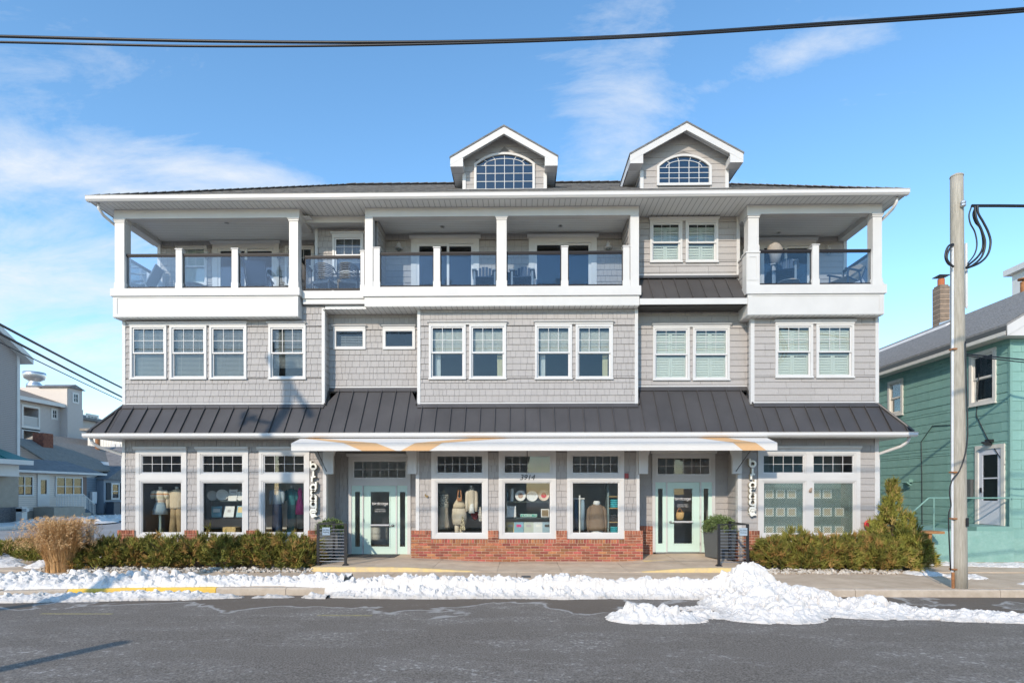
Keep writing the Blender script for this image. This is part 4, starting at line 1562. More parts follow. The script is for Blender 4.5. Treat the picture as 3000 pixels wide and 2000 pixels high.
def tide(m):
    """Damp brown melt-water stains with white salt rims in the parking lane."""
    n, l = m.node_tree.nodes, m.node_tree.links
    b = n['Principled BSDF']
    prev = b.inputs['Base Color'].links[0].from_socket
    tc = n.new('ShaderNodeTexCoord')
    t = n.new('ShaderNodeTexNoise')
    t.inputs['Scale'].default_value = .55
    t.inputs['Detail'].default_value = 5
    t.inputs['Distortion'].default_value = .6
    l.new(tc.outputs['Object'], t.inputs['Vector'])
    sp = n.new('ShaderNodeSeparateXYZ')
    l.new(tc.outputs['Object'], sp.inputs[0])
    mr = n.new('ShaderNodeMapRange')
    mr.inputs['From Min'].default_value = 8.6
    mr.inputs['From Max'].default_value = 11.2
    mr.inputs['To Min'].default_value = -.22
    mr.inputs['To Max'].default_value = .10
    l.new(sp.outputs[1], mr.inputs[0])
    ad = n.new('ShaderNodeMath')
    l.new(t.outputs['Fac'], ad.inputs[0])
    l.new(mr.outputs[0], ad.inputs[1])
    for cols, pos, colr in (((.0, .75), (.52, .54), (.125, .095, .068)), (None, (.495, .512, .525, .545), (.46, .44, .41))):
        r = n.new('ShaderNodeValToRGB')
        if cols:
            r.color_ramp.elements[0].position, r.color_ramp.elements[0].color = pos[0], (0, 0, 0, 1)
            r.color_ramp.elements[1].position, r.color_ramp.elements[1].color = pos[1], (.75, .75, .75, 1)
        else:
            e = r.color_ramp.elements
            e[0].position, e[0].color = pos[0], (0, 0, 0, 1)
            e[1].position, e[1].color = pos[3], (0, 0, 0, 1)
            for q in pos[1:3]:
                k = e.new(q)
                k.color = (.62, .62, .62, 1)
        l.new(ad.outputs[0], r.inputs[0])
        mx = n.new('ShaderNodeMix')
        mx.data_type = 'RGBA'
        l.new(r.outputs[0], mx.inputs[0])
        l.new(prev, mx.inputs[6])
        mx.inputs[7].default_value = (*colr, 1)
        prev = mx.outputs[2]
    l.new(prev, b.inputs['Base Color'])
    return m


M['tarmac'] = tide(salted('tarmac', (0.062, 0.052, 0.042), (0.27, 0.232, 0.192), (0.50, 0.47, 0.43)))
M['tarmacpale'] = salted('tarmac_salted', (0.22, 0.215, 0.21), (0.33, 0.325, 0.32), (0.62, 0.62, 0.62), 0.5)
M['concrete'] = pmat('concrete', (0.46, 0.35, 0.245), 0.9, c2=(0.60, 0.475, 0.345), scale=2.2, bump=.25, bscale=60, rand=.05)
M['soil'] = pmat('soil', (0.15, 0.11, 0.075), 0.95, c2=(0.27, 0.21, 0.15), scale=12, bump=.8, bscale=25)
M['snowground'] = pmat('snow_ground', (0.32, 0.28, 0.23), 0.9, c2=(0.80, 0.81, 0.83), scale=0.9, bump=.5, bscale=6)


def structure(name, mb, mat, smooth=False):
    return tag(mb.build(name, mat, None, True, smooth), kind='structure')


structure('ground', MB().box(-400, 400, -400, 600, -.9, -.06), M['snowground'])
CURBY = 11.9


def road_z(y):
    return .11 * max(0.0, 1 - ((y - 3.0) / 8.9) ** 2)


def curb_y(x):
    return CURBY - .62 * max(0.0, min(1.0, (-7.6 - x) / 3.4)) ** 1.5 + (0 if x < 4 else 0)


rd = MB()
xs_ = [-70, -30] + [-16 + i * 1.0 for i in range(13)] + [0, 20, 70]
ys_ = [-9 + i * .75 for i in range(28)]
for x in xs_:
    for k, y in enumerate(ys_):
        yy = min(y, curb_y(x) + .02) if k < len(ys_) - 1 else curb_y(x) + .02
        rd.v.append((x, yy, road_z(yy)))
n = len(ys_)
for i in range(len(xs_) - 1):
    for j in range(n - 1):
        a = i * n + j
        rd.f.append([a, a + n, a + n + 1, a + 1])
        rd.m.append(0)
structure('road', rd, M['tarmac'])
structure('side_street', MB().box(-29.5, -15.6, 12.2, 120, -.3, .004), M['tarmacpale'])
structure('near_pavement', MB().box(-70, 70, -40, 2.3, -.3, .26), M['concrete'])

# faded yellow parking ticks on the road
for px0, px1, py in ((930, 1090, 1804), (120, 330, 1802)):
    y = EYE * FPX / (py - HY)
    z = road_z(y)
    y = (EYE - z) * FPX / (py - HY)
    x0, x1 = PX(px0, y), PX(px1, y)
    structure('parking_line', MB().box(x0, x1, y - .035, y + .035, road_z(y) - .01, road_z(y) + .004), pmat('faded_yellow', (0.34, 0.29, 0.12), .9, c2=(.16, .15, .12), scale=16))

# kerb stones
curb = tag(bpy.data.objects.new('kerb', None), kind='structure')
col.objects.link(curb)
ORG[curb.name] = Vector((0, 0, 0))
xk = -17.0
ki = 0
CURB_SPANS = []
while xk < 40:
    L = 1.5 if xk < -6 else 3.0
    a, b = xk + .006, xk + L - .006
    ya, yb = curb_y(a), curb_y(b)
    xm_ = (a + b) / 2
    pxm = CX + FPX * xm_ / CURBY
    yel = -9.6 < xm_ < -6.9
    mb = MB()
    prof = [(0, -.15), (0, .13), (.03, .158), (.17, .16), (.17, -.15)]
    v = [(a, ya + p, q) for p, q in prof] + [(b, yb + p, q) for p, q in prof]
    m_ = len(prof)
    mb.add(v, [tuple(range(m_))[::-1], tuple(range(m_, 2 * m_))] + [(i, (i + 1) % m_, m_ + (i + 1) % m_, m_ + i) for i in range(m_)])
    mb.build('kerbstone', M['yellow'] if yel else M['curb'], curb)
    xk += L
    ki += 1


# pavement of concrete slabs
pav = structure('pavement', MB().box(-15.6, 45, CURBY + .16, 14.55, -.2, .13), M['soil'])
YLND = 14.3
xx = -15.4
while xx < 34:
    w = 1.53
    y0, y1 = CURBY + .175, 14.28
    if xx < -7.6:
        y0 = max(curb_y(xx), curb_y(xx + w)) + .175
    MB().box(xx + .005, xx + w - .005, y0, y1, .09, .165).build('paving_slab', M['concrete'], pav)
    xx += w
# grey iron covers in the pavement
for px, py in ((1541, 1688), (2238, 1688)):
    t = (EYE - .167) / ((py - HY) / FPX)
    x, y = PX(px, t), t
    solid('utility_cover', 'small square grey iron cover set in the pavement before the %s' % ('brick wall' if px < 2000 else 'right hand railing'), 'cover',
          MB().box(x - .11, x + .11, y - .16, y + .16, .165, .171), M['planter'])

# raised landing in front of the doors
XN0, XN1 = PX(911, YLND), PX(2209, YLND)


def land_z(x, y=YLND):
    p = CX + FPX * x / 15.2
    def s(a, b, t):
        t = max(0, min(1, (t - a) / (b - a)))
        return t * t * (3 - 2 * t)
    e = 1 - s(1130, 1430, p) + s(1790, 2010, p)
    e = min(e, 1)
    z = .17 + .105 * e
    if y > 16.0:
        z += (0.0 if p < 1500 else .04) * min(1, (y - 16.0))
    return z


land = tag(bpy.data.objects.new('landing', None), kind='structure')
col.objects.link(land)
ORG[land.name] = Vector((0, 0, 0))
cuts = [XN0, PX(1095, 15), PX(1275, 15), PX(1459, 15), PX(1640, 15), PX(1830, 15), PX(2010, 15), XN1]
for a, b in zip(cuts, cuts[1:]):
    a, b = a + .004, b - .004
    mb = MB()
    nx, ny = 10, 8
    for i in range(nx + 1):
        x = a + (b - a) * i / nx
        for j in range(ny + 1):
            y = YLND + .004 + (YD - .03 - YLND) * j / ny
            mb.v.append((x, y, land_z(x, y)))
    for i in range(nx):
        for j in range(ny):
            q = i * (ny + 1) + j
            mb.f.append([q, q + ny + 1, q + ny + 2, q + 1])
            mb.m.append(0)
    base = len(mb.v)
    for i in range(nx + 1):
        x = a + (b - a) * i / nx
        mb.v += [(x, YLND + .004, land_z(x)), (x, YLND + .004, .05)]
    for i in range(nx):
        q = base + 2 * i
        mb.f.append([q, q + 1, q + 3, q + 2])
        mb.m.append(0)
    mb.build('landing_slab', M['concrete'], land)
ye = MB()
nx = 60
for i in range(nx):
    x0, x1 = XN0 + (XN1 - XN0) * i / nx, XN0 + (XN1 - XN0) * (i + 1) / nx
    if max(land_z(x0), land_z(x1)) < .185:
        continue
    za, zb_ = land_z(x0), land_z(x1)
    ye.add([(x0, YLND - .002, .14), (x1, YLND - .002, .14), (x1, YLND - .002, zb_ + .003), (x0, YLND - .002, za + .003), (x0, YLND + .10, za + .005), (x1, YLND + .10, zb_ + .005)],
           [(0, 1, 2, 3), (3, 2, 5, 4)])
ye.build('yellow_edge', M['yellowpale'], land)
# worn yellow wedge by the second door
xa, xb = PX(1884, 16.2), PX(1960, 16.2)
MB().add([(xa, 16.05, land_z(xa, 16.05) + .004), (xb, 16.12, land_z(xb, 16.12) + .004), (xa, 16.3, land_z(xa, 16.3) + .006)], [(0, 1, 2)]).build('yellow_wedge', M['yellowpale'], land)

# planting beds and yards
structure('planting_bed', MB().box(PX(200, 14.3), XN0 - .01, 14.285, Y0 + .1, -.1, .20), M['soil'])
structure('planting_bed', MB().box(XN1 + .01, PX(2720, 14.3), 14.285, Y0 + .1, -.1, .20), M['soil'])
structure('side_pavement', MB().box(-15.6, XL - .1, 14.5, 60, -.1, .15), M['concrete'])
structure('yard', MB().box(PX(2720, 14.3) + .01, 60, 14.56, 90, -.1, .155), M['concrete'])
structure('far_yard', MB().box(-80, -29.5, 18, 120, -.3, .22), M['snow'])

# ================================================================== brick base
bricks = []
BH, BL = .0775, .243


def brick_run(mp, u0, u1, z0, z1, seed=0):
    """Running bond from z1 down to z0."""
    rr = random.Random(seed)
    k = 0
    z = z1
    while z > z0 + .02:
        off = -(BL / 2 if k % 2 else 0) - rr.random() * .03
        u = u0 + off
        while u < u1:
            a, b = max(u, u0), min(u + BL, u1)
            if b - a > .04:
                bricks.append((mp, a + .0075, b - .0075, z - BH + .016, z, rr.random()))
            u += BL
        z -= BH
        k += 1


def rowlock(mp, u0, u1, z1, seed=1, h=.122):
    rr = random.Random(seed)
    n = max(1, round((u1 - u0) / .078))
    w = (u1 - u0) / n
    for i in range(n):
        bricks.append((mp, u0 + i * w + .007, u0 + (i + 1) * w - .007, z1 - h + .01, z1 + rr.uniform(-.004, .003), rr.random()))


YBK = Y0 - .09
zsil, zpier = Z0(1578), Z0(1552.6)
zr = zsil - .125
xb0, xb1 = X0(1206), X0(1882)
FB = MAP_F(YBK)
brick_run(FB, xb0, xb1, 0.06, zr, 3)
wins = [(1264, 1430), (1461, 1628.6), (1660.7, 1828)]
edges = [xb0] + [X0(p) for w_ in wins for p in w_] + [xb1]
for i in range(3):
    rowlock(FB, edges[2 * i + 1], edges[2 * i + 2], zsil, i)
for i in range(4):
    a, b = edges[2 * i], edges[2 * i + 1]
    brick_run(FB, a, b, zr - .005, zpier - .125, 40 + i)
    rowlock(FB, a, b, zpier, 20 + i)
n_main = len(bricks)
# piers by the left and right shop windows, mostly behind the hedge
for a, b in ((350, 400), (545, 583), (725, 763), (905, 950), (2174, 2222), (2515, 2575)):
    xa, xb = X0(a), X0(b)
    brick_run(FB, xa, xb, .12, zpier - .125, a)
    rowlock(FB, xa, xb, zpier, b)
for a, b in ((400, 545), (583, 725), (763, 905), (2222, 2515)):
    brick_run(FB, X0(a), X0(b), .12, zr + .02, a)
# inside the recesses
brick_run(MAP_F(YD - .06), X0(1205), XC0 + .02, .2, zpier - .06, 71)
brick_run(MAP_F(YD - .06), XC1 - .02, PX(1911, YD), .25, zpier - .02, 72)
brick_run(MAP_R(XA + .05), Y0 - .05, YD, .2, zpier - .05, 73)
brick_run(MAP_L(XD - .05), Y0 - .05, YD, .2, zpier - .05, 74)
rowlock(MAP_F(YD - .06), XC1 - .02, PX(1911, YD), zpier + .08, 75)
rowlock(MAP_F(YD - .06), X0(1205), XC0 + .02, zpier + .06, 76)
bbase = MB()
for a, b in ((xb0, xb1),):
    bbase.plate(a, b, 0.0, zpier - .004, YBK + .006, Y0 - .0005, [(edges[2 * i + 1], edges[2 * i + 2], zsil - .004, 9) for i in range(3)])
for a, b, t in ((350, 400, zpier), (545, 583, zpier), (725, 763, zpier), (905, 950, zpier), (2174, 2222, zpier), (2515, 2575, zpier), (400, 545, zr), (583, 725, zr), (763, 905, zr), (2222, 2515, zr)):
    bbase.box(X0(a), X0(b), YBK + .006, Y0 - .0005, 0.0, t - .004)
bbase.box(X0(1205), XC0 + .02, YD - .055, YD - .0005, .1, zpier + .05).box(XC1 - .02, PX(1911, YD), YD - .055, YD - .0005, .1, zpier + .07)
bbase.box(XA + .0195, XA + .045, Y0 - .05, YD, .1, zpier - .05).box(XD - .045, XD - .0195, Y0 - .05, YD, .1, zpier - .05)
bwall = bbase.build('brick_base', M['mortar'], bld)
bm_cache = {}
restb = MB()
for i, (mp, a, b, z0, z1, rv) in enumerate(bricks):
    t = .008 + rv * .006
    if i < n_main and len(bm_cache.get('n', [])) < 300:
        bm_cache.setdefault('n', []).append(1)
        w = round((b - a) / .004) * .004
        hh = round((z1 - z0) / .002) * .002
        k = (w, hh)
        if k not in bm_cache:
            bv = .004
            mb = MB().add([(bv, -.012, bv), (w - bv, -.012, bv), (w - bv, -.012, hh - bv), (bv, -.012, hh - bv), (0, -.006, 0), (w, -.006, 0), (w, -.006, hh), (0, -.006, hh), (0, .02, 0), (w, .02, 0), (w, .02, hh), (0, .02, hh)],
                          [(0, 1, 2, 3), (4, 5, 1, 0), (5, 6, 2, 1), (6, 7, 3, 2), (7, 4, 0, 3), (8, 9, 5, 4), (9, 10, 6, 5), (10, 11, 7, 6), (11, 8, 4, 7)])
            bm_cache[k] = mb.mesh('brick', M['brick'])
        p = mp(a, t - .008, z0)
        place('brick', bm_cache[k], bwall, True, p)
    else:
        q = [mp(a, t, z0), mp(b, t, z0), mp(b, t, z1), mp(a, t, z1), mp(a, -.02, z0), mp(b, -.02, z0), mp(b, -.02, z1), mp(a, -.02, z1)]
        restb.add(q, [(0, 1, 2, 3), (4, 5, 1, 0), (5, 6, 2, 1), (6, 7, 3, 2), (7, 4, 0, 3)])
rb_ = tag(restb.build('brickwork', M['brickm'], bwall), kind='stuff')
set_tint(rb_, [q for _ in range(len(restb.f) // 5) for q in [R.random()] * 5])

# ================================================================== awning
YAF = 15.2
aw = thing('awning', 'long white fabric awning with tan chevron stripes over the shop doors', 'awning', (X0(1560), YAF, 3.3))
xa0, xa1 = PX(853, YAF), PX(2277.5, YAF)
za1, za0 = PZ(1297, 1500, YAF), PZ(1319.5, 1500, YAF)
YAB, zab = 15.92, PZ(1281.5, 1500, 15.9)
mb = MB()
mb.prismx([(YAF, za0), (YAF, za1), (YAB, zab), (Y0 - .06, zab + .005), (Y0 - .06, zab - .03), (YAB, zab - .03), (YAF + .02, za1 - .02), (YAF + .02, za0)], xa0, xa1)
mb.prismx([(YAF + .001, za0), (YAF + .001, za1 - .002), (YAB, zab - .002), (Y0 - .06, zab - .002), (Y0 - .06, zab - .12)], xa0 + .004, xa0 + .02)
mb.prismx([(YAF + .001, za0), (YAF + .001, za1 - .002), (YAB, zab - .002), (Y0 - .06, zab - .002), (Y0 - .06, zab - .12)], xa1 - .02, xa1 - .004)
mb.build('awning_cloth', M['awning'], aw)


def on_slope(px, f):
    """Point on the sloping cloth under image column px; f 0 at the fold, 1 at the back."""
    y = YAF + (YAB - YAF) * f
    return (PX(px, y), y, za1 + (zab - za1) * f + .004)


def on_val(px, f):
    return (PX(px, YAF), YAF - .004, za0 + (za1 - za0) * f)


for top, fold, bot in (((884, 912), (1008, 1103), (1061, 1161)), ((1401, 1510), (1215, 1295), (1174, 1257)), ((2036, 2120), (2148, 2214), (2177, 2245))):
    MB().add([on_slope(fold[0], 0), on_slope(fold[1], 0), on_slope(top[1], 1), on_slope(top[0], 1)], [(0, 1, 2, 3)]).build('tan_stripe', M['tan'], aw)
    MB().add([on_val(bot[0], 0), on_val(bot[1], 0), on_val(fold[1], 1), on_val(fold[0], 1)], [(0, 1, 2, 3)]).build('tan_stripe', M['tan'], aw)
for p in (925, 1545, 2205):
    x = PX(p, YAF)
    MB().tube([(x, YAF + .05, za0 + .06), (X0(p + 35) if p < 1000 else x, Y0 - .05, 2.75)], .012, 6).build('awning_arm', M['black'], aw)


# ================================================================== lettering
def stroke(mb, pts, w, y0, y1, closed=False):
    """A flat ribbon letter stroke in the x-z plane between depths y0 (front) and y1."""
    n = len(pts)
    L, Rr = [], []
    for i in range(n):
        a = pts[(i - 1) % n] if closed or i else pts[i]
        b = pts[(i + 1) % n] if closed or i < n - 1 else pts[i]
        dx, dz = b[0] - a[0], b[1] - a[1]
        d = math.hypot(dx, dz) or 1
        nx_, nz = -dz / d * w / 2, dx / d * w / 2
        L.append((pts[i][0] + nx_, pts[i][1] + nz))
        Rr.append((pts[i][0] - nx_, pts[i][1] - nz))
    v = []
    for y in (y0, y1):
        v += [(p[0], y, p[1]) for p in L] + [(p[0], y, p[1]) for p in Rr]
    fs = []
    m = n if closed else n - 1
    for i in range(m):
        j = (i + 1) % n
        fs += [(i, j, n + j, n + i), (i, 2 * n + i, 2 * n + j, j), (n + i, n + j, 3 * n + j, 3 * n + i)]
    if not closed:
        fs += [(0, n, 3 * n, 2 * n), (n - 1, 3 * n - 1, 4 * n - 1, 2 * n - 1)]
    mb.add(v, fs)


def arc(cx, cz, r, a0, a1, n=18):
    return [(cx + r * math.cos(math.radians(a0 + (a1 - a0) * i / n)), cz + r * math.sin(math.radians(a0 + (a1 - a0) * i / n))) for i in range(n + 1)]


def glyph(ch):
    """Strokes of a round lower-case letter; bowl radius .5 on a baseline at 0."""
    ring = (arc(.5, .5, .5, 0, 345, 22), True)
    if ch == 'b': return [ring, ([(0.02, .5), (0.02, 1.5)], False)], 1.0
    if ch == 'i': return [([(0, 0), (0, .95)], False), ([(0, 1.3), (0, 1.5)], False)], .0
    if ch == 'r': return [([(0, 0), (0, .95)], False), (arc(.42, .5, .42, 165, 60, 8), False)], .55
    if ch == 'd': return [ring, ([(.98, .5), (.98, 1.5)], False)], 1.0
    if ch == 'c': return [(arc(.5, .5, .5, 48, 312), False)], .85
    if ch == 'a': return [ring, ([(.98, 0), (.98, .98)], False)], 1.0
    if ch == 'g': return [ring, (arc(.5, -.12, .48, -150, 0, 10) + [(.98, .98)], False)], 1.0
    if ch == 'e': return [(arc(.5, .5, .5, -45, -360, 22) + [(.06, .44)], False)], 1.0
    return [], .5


def letter_mesh(ch, x, z, s, w, y0, y1):
    mb = MB()
    st_, adv = glyph(ch)
    for i, (p, c) in enumerate(st_):
        stroke(mb, [(x + q[0] * s, z + q[1] * s) for q in p], w, y0 - i * .001, y1, c)
    return mb, adv


def vertical_sign(px, py0, py1, label, turned):
    """Stacked letters standing off the wall."""
    sg = thing('shop_sign', label, 'sign', (X0(px), Y0 - .15, Z0(py1)), group='vertical letter signs')
    zt, zb_ = Z0(py0), Z0(py1)
    word = 'birdcage'
    hts = {'b': 1.5, 'i': 1.2, 'r': 1.0, 'd': 1.5, 'c': 1.0, 'a': 1.0, 'g': 1.4, 'e': 1.0}
    tot = sum(hts.values()) + .75
    s = (zt - zb_) / tot * .99
    z = zt
    for ch in word:
        h_ = hts[ch]
        z -= h_ * s * 1.02
        adv = {'i': 0, 'r': .5, 'c': .85}.get(ch, 1.0)
        xo = X0(px) - adv * s / 2
        zz = z + (.4 * s if ch == 'g' else 0)
        mb, _ = letter_mesh(ch, xo, zz, s, s * .30, Y0 - .155, Y0 - .125)
        l = mb.build('letter', M['letter'], sg)
        mb, _ = letter_mesh(ch, xo, zz, s, s * .26, Y0 - .124, Y0 - .03)
        mb.build('letter_return', M['letterback'], l)
    # the little bird at the foot
    x, z = X0(px), zb_ + .02
    b = [(-.09, .05), (-.05, .09), (-.01, .07), (.05, .06), (.11, .01), (.03, .0), (-.02, -.03), (-.06, .0), (-.07, .04)]
    MB().prism([(x + p * 1.1, z + q * 1.1 + .02) for p, q in b], Y0 - .15, Y0 - .05).build('bird', M['letter'], sg)
    return sg


vertical_sign(923, 1350, 1517, 'stacked cream letters birdcage on shingles beside the first shop door', False)
vertical_sign(2199, 1343, 1512, 'stacked letters birdcage on wall between second door and double window', True)


def text_mesh(body, size, mat, x, y, z, name, parent, depth=.002, align='CENTER', shear=0.0):
    cu = bpy.data.curves.new('text', 'FONT')
    cu.body = body
    cu.size = size
    cu.align_x = align
    cu.extrude = depth
    cu.shear = shear
    tmp = bpy.data.objects.new('tmp', cu)
    col.objects.link(tmp)
    bpy.context.view_layer.update()
    me = bpy.data.meshes.new_from_object(tmp.evaluated_get(bpy.context.evaluated_depsgraph_get()))
    bpy.data.objects.remove(tmp)
    bpy.data.curves.remove(cu)
    me.materials.clear()
    me.materials.append(mat)
    v = np.empty(len(me.vertices) * 3)
    me.vertices.foreach_get('co', v)
    v = v.reshape(-1, 3)
    w = np.stack([v[:, 0] + x, y - v[:, 2], v[:, 1] + z], 1)
    me.vertices.foreach_set('co', w.ravel())
    me.update()
    return place(name, me, parent)


text_mesh('3914', .22, M['blackletter'], X0(1544), Y0 - .056, Z0(1405), 'house_number', bld, .006, shear=.25)
# lettering on the door glass
for D in DOORS:
    a, b, c, e = D['glass']
    w = (b - a) * .86
    units = 0
    s = w / 7.4
    x = a + (b - a) * .07
    zt = e - (e - c) * (.235 if D is DOORS[0] else .205)
    lo = MB()
    for ch in 'birdcage':
        mb, adv = letter_mesh(ch, x, zt, s * .82, s * .20, YD + .004, YD + .0075)
        lo.add(mb.v, mb.f)
        x += (adv * .82 + .34) * s * .96
    lo.build('door_lettering', M['vinyl'], D['d'])
    for i, tx in enumerate(('Summer Hours', 'Daily 9am-10pm')):
        text_mesh(tx, .052, M['vinyl'], (a + b) / 2, YD + .004, zt - .16 - i * .06, 'door_lettering', D['d'], .001)
# ================================================================== snow
def grit(m):
    n, l = m.node_tree.nodes, m.node_tree.links
    b = n['Principled BSDF']
    prev = b.inputs['Base Color'].links[0].from_socket
    tc = n.new('ShaderNodeTexCoord')
    t = n.new('ShaderNodeTexNoise')
    t.inputs['Scale'].default_value = 3.5
    t.inputs['Detail'].default_value = 10
    t.inputs['Roughness'].default_value = .72
    l.new(tc.outputs['Object'], t.inputs['Vector'])
    r = n.new('ShaderNodeValToRGB')
    r.color_ramp.elements[0].position, r.color_ramp.elements[0].color = .54, (0, 0, 0, 1)
    r.color_ramp.elements[1].position, r.color_ramp.elements[1].color = .74, (.6, .6, .6, 1)
    l.new(t.outputs['Fac'], r.inputs[0])
    mx = n.new('ShaderNodeMix')
    mx.data_type = 'RGBA'
    l.new(r.outputs[0], mx.inputs[0])
    l.new(prev, mx.inputs[6])
    mx.inputs[7].default_value = (.36, .32, .27, 1)
    # brown slush along the foot of the heaps, where they meet the wet road
    ge = n.new('ShaderNodeNewGeometry')
    sp = n.new('ShaderNodeSeparateXYZ')
    l.new(ge.outputs['Position'], sp.inputs[0])
    mr = n.new('ShaderNodeMapRange')
    mr.inputs['From Min'].default_value = .035
    mr.inputs['From Max'].default_value = .115
    mr.inputs['To Min'].default_value = .75
    mr.inputs['To Max'].default_value = .0
    l.new(sp.outputs[2], mr.inputs[0])
    ml = n.new('ShaderNodeMath')
    ml.operation = 'MULTIPLY'
    l.new(mr.outputs[0], ml.inputs[0])
    l.new(t.outputs['Fac'], ml.inputs[1])
    mx2 = n.new('ShaderNodeMix')
    mx2.data_type = 'RGBA'
    l.new(ml.outputs[0], mx2.inputs[0])
    l.new(mx.outputs[2], mx2.inputs[6])
    mx2.inputs[7].default_value = (.22, .19, .155, 1)
    l.new(mx2.outputs[2], b.inputs['Base Color'])


grit(M['snow'])


def vnoise(x, y, sc, seed):
    rs = np.random.RandomState(seed)
    g = rs.rand(256, 256)
    u, v = x / sc + 100, y / sc + 100
    i, j = np.floor(u).astype(int), np.floor(v).astype(int)
    a, b = u - i, v - j
    a, b = a * a * (3 - 2 * a), b * b * (3 - 2 * b)
    G = lambda p, q: g[p % 256, q % 256]
    return (G(i, j) * (1 - a) + G(i + 1, j) * a) * (1 - b) + (G(i, j + 1) * (1 - a) + G(i + 1, j + 1) * a) * b


def fbm(x, y, sc, seed, n=4):
    s, amp, t = 0, 1, 0
    for k in range(n):
        s = s + amp * vnoise(x, y, sc / 2 ** k, seed + k)
        t += amp
        amp *= .55
    return s / t


def snow_heap(name, label, x0, x1, y0, y1, res, env, floor, nl, lump=(.04, .15), seed=1, gain=.75, group=None):
    """A heap of shovelled snow: an envelope height broken up into chunks."""
    nx, ny = int((x1 - x0) / res) + 1, int((y1 - y0) / res) + 1
    X, Y = np.meshgrid(np.linspace(x0, x1, nx), np.linspace(y0, y1, ny), indexing='ij')
    wx = X + .10 * (fbm(X, Y, .25, seed + 50) - .5)
    wy = Y + .10 * (fbm(X, Y, .25, seed + 60) - .5)
    E = env(wx, wy)
    H = E * (.35 + .75 * fbm(X, Y, .5, seed)) + (.09 * (fbm(X, Y, .14, seed + 9, 3) - .5)) * (E > .02)
    rs = np.random.RandomState(seed)
    L = np.zeros_like(H)
    for k in range(nl):
        cx, cy = rs.uniform(x0, x1), rs.uniform(y0, y1)
        e = float(env(np.array([cx]), np.array([cy]))[0])
        if e < .03:
            continue
        r = lump[0] + (lump[1] - lump[0]) * rs.rand() ** 2.2
        r *= min(1, .45 + e * 2)
        i0, i1 = max(int((cx - r - x0) / res), 0), min(int((cx + r - x0) / res) + 2, nx)
        j0, j1 = max(int((cy - r - y0) / res), 0), min(int((cy + r - y0) / res) + 2, ny)
        a = rs.rand() * 3
        px_, py_ = X[i0:i1, j0:j1] - cx, Y[i0:i1, j0:j1] - cy
        qx, qy = px_ * math.cos(a) + py_ * math.sin(a), -px_ * math.sin(a) + py_ * math.cos(a)
        d = (np.abs(qx / r) ** 2.6 + np.abs(qy / (r * rs.uniform(.6, 1))) ** 2.6)
        bump = r * gain * rs.uniform(.5, 1.3) * np.minimum(np.clip((1 - d) * 2.6, 0, 1), .55 + .45 * np.sqrt(np.clip(1 - d, 0, 1)))
        tilt = (qx * rs.uniform(-.7, .7) + qy * rs.uniform(-.7, .7)) * (d < 1)
        L[i0:i1, j0:j1] = np.maximum(L[i0:i1, j0:j1], bump + tilt * (bump > 0))
    H = np.where(E > .012, H + L * np.clip(E * 6, .3, 1), L * .0)
    Z = floor(X, Y) + H
    keep = H > .008
    idx = -np.ones(X.shape, int)
    fk = keep[:-1, :-1] | keep[1:, :-1] | keep[:-1, 1:] | keep[1:, 1:]
    used = np.zeros(X.shape, bool)
    used[:-1, :-1] |= fk; used[1:, :-1] |= fk; used[:-1, 1:] |= fk; used[1:, 1:] |= fk
    Z = np.where(keep, Z, floor(X, Y) - .02)
    idx[used] = np.arange(used.sum())
    V = np.stack([X[used], Y[used], Z[used]], 1)
    I, J = np.nonzero(fk)
    F = np.stack([idx[I, J], idx[I + 1, J], idx[I + 1, J + 1], idx[I, J + 1]], 1)
    me = bpy.data.meshes.new(name)
    me.from_pydata(V.tolist(), [], F.tolist())
    me.materials.append(M['snow'])
    me.update()
    o = place(name, me)
    return tag(o, label, 'snow', group, 'stuff')


def vcurb(X):
    return CURBY - .62 * np.clip((-7.6 - X) / 3.4, 0, 1) ** 1.5


def floor_street(X, Y):
    cy = vcurb(X)
    rz = .11 * np.clip(1 - ((Y - 3.0) / 8.9) ** 2, 0, 1)
    return np.where(Y > cy, .162, rz)


def band(X, pts):
    xs = [p[0] for p in pts]
    return [np.interp(X, xs, [p[k] for p in pts]) for k in range(1, len(pts[0]))]


# left bank on the pavement, gutter crumbs, long middle bank
def env_left(X, Y):
    c, w, h = band(X, [(-16, 12.0, .75, .16), (-9.6, 12.4, .7, .20), (-8.5, 12.45, .62, .24), (-6.6, 12.45, .42, .17), (-5.2, 12.5, .38, .14), (-4.4, 12.4, .42, .22), (-3.9, 12.3, .5, .24)])
    return h * np.clip(1 - ((Y - c) / w) ** 2, 0, 1) ** .7 * np.clip((Y - vcurb(X) - .02) / .12, 0, 1)


def env_gutter(X, Y):
    c, w, h = band(X, [(-16, 11.0, .45, .12), (-9.8, 11.25, .38, .13), (-8.0, 11.5, .36, .13), (-6.8, 11.55, .3, .13), (-6.1, 11.62, .2, .09), (-5.7, 11.6, .1, .0), (-5.3, 11.7, .16, .06), (-4.6, 11.65, .12, .0), (-4.3, 11.65, .2, .10)])
    return h * np.clip(1 - ((Y - c) / np.maximum(w, .05)) ** 2, 0, 1) ** .7 * np.clip((vcurb(X) - .01 - Y) / .06, 0, 1)


def env_mid(X, Y):
    c, w, h = band(X, [(-4.2, 12.1, .2, .0), (-3.9, 12.02, .45, .12), (-3.0, 12.06, .56, .22), (-1.8, 12.08, .60, .2), (0.0, 12.06, .5, .16), (.9, 12.06, .6, .23), (1.8, 12.04, .48, .15), (2.6, 12.02, .5, .19), (4.2, 12.0, .5, .17), (4.8, 12, .4, .1)])
    return h * np.clip(1 - ((Y - c) / w) ** 2, 0, 1) ** .55


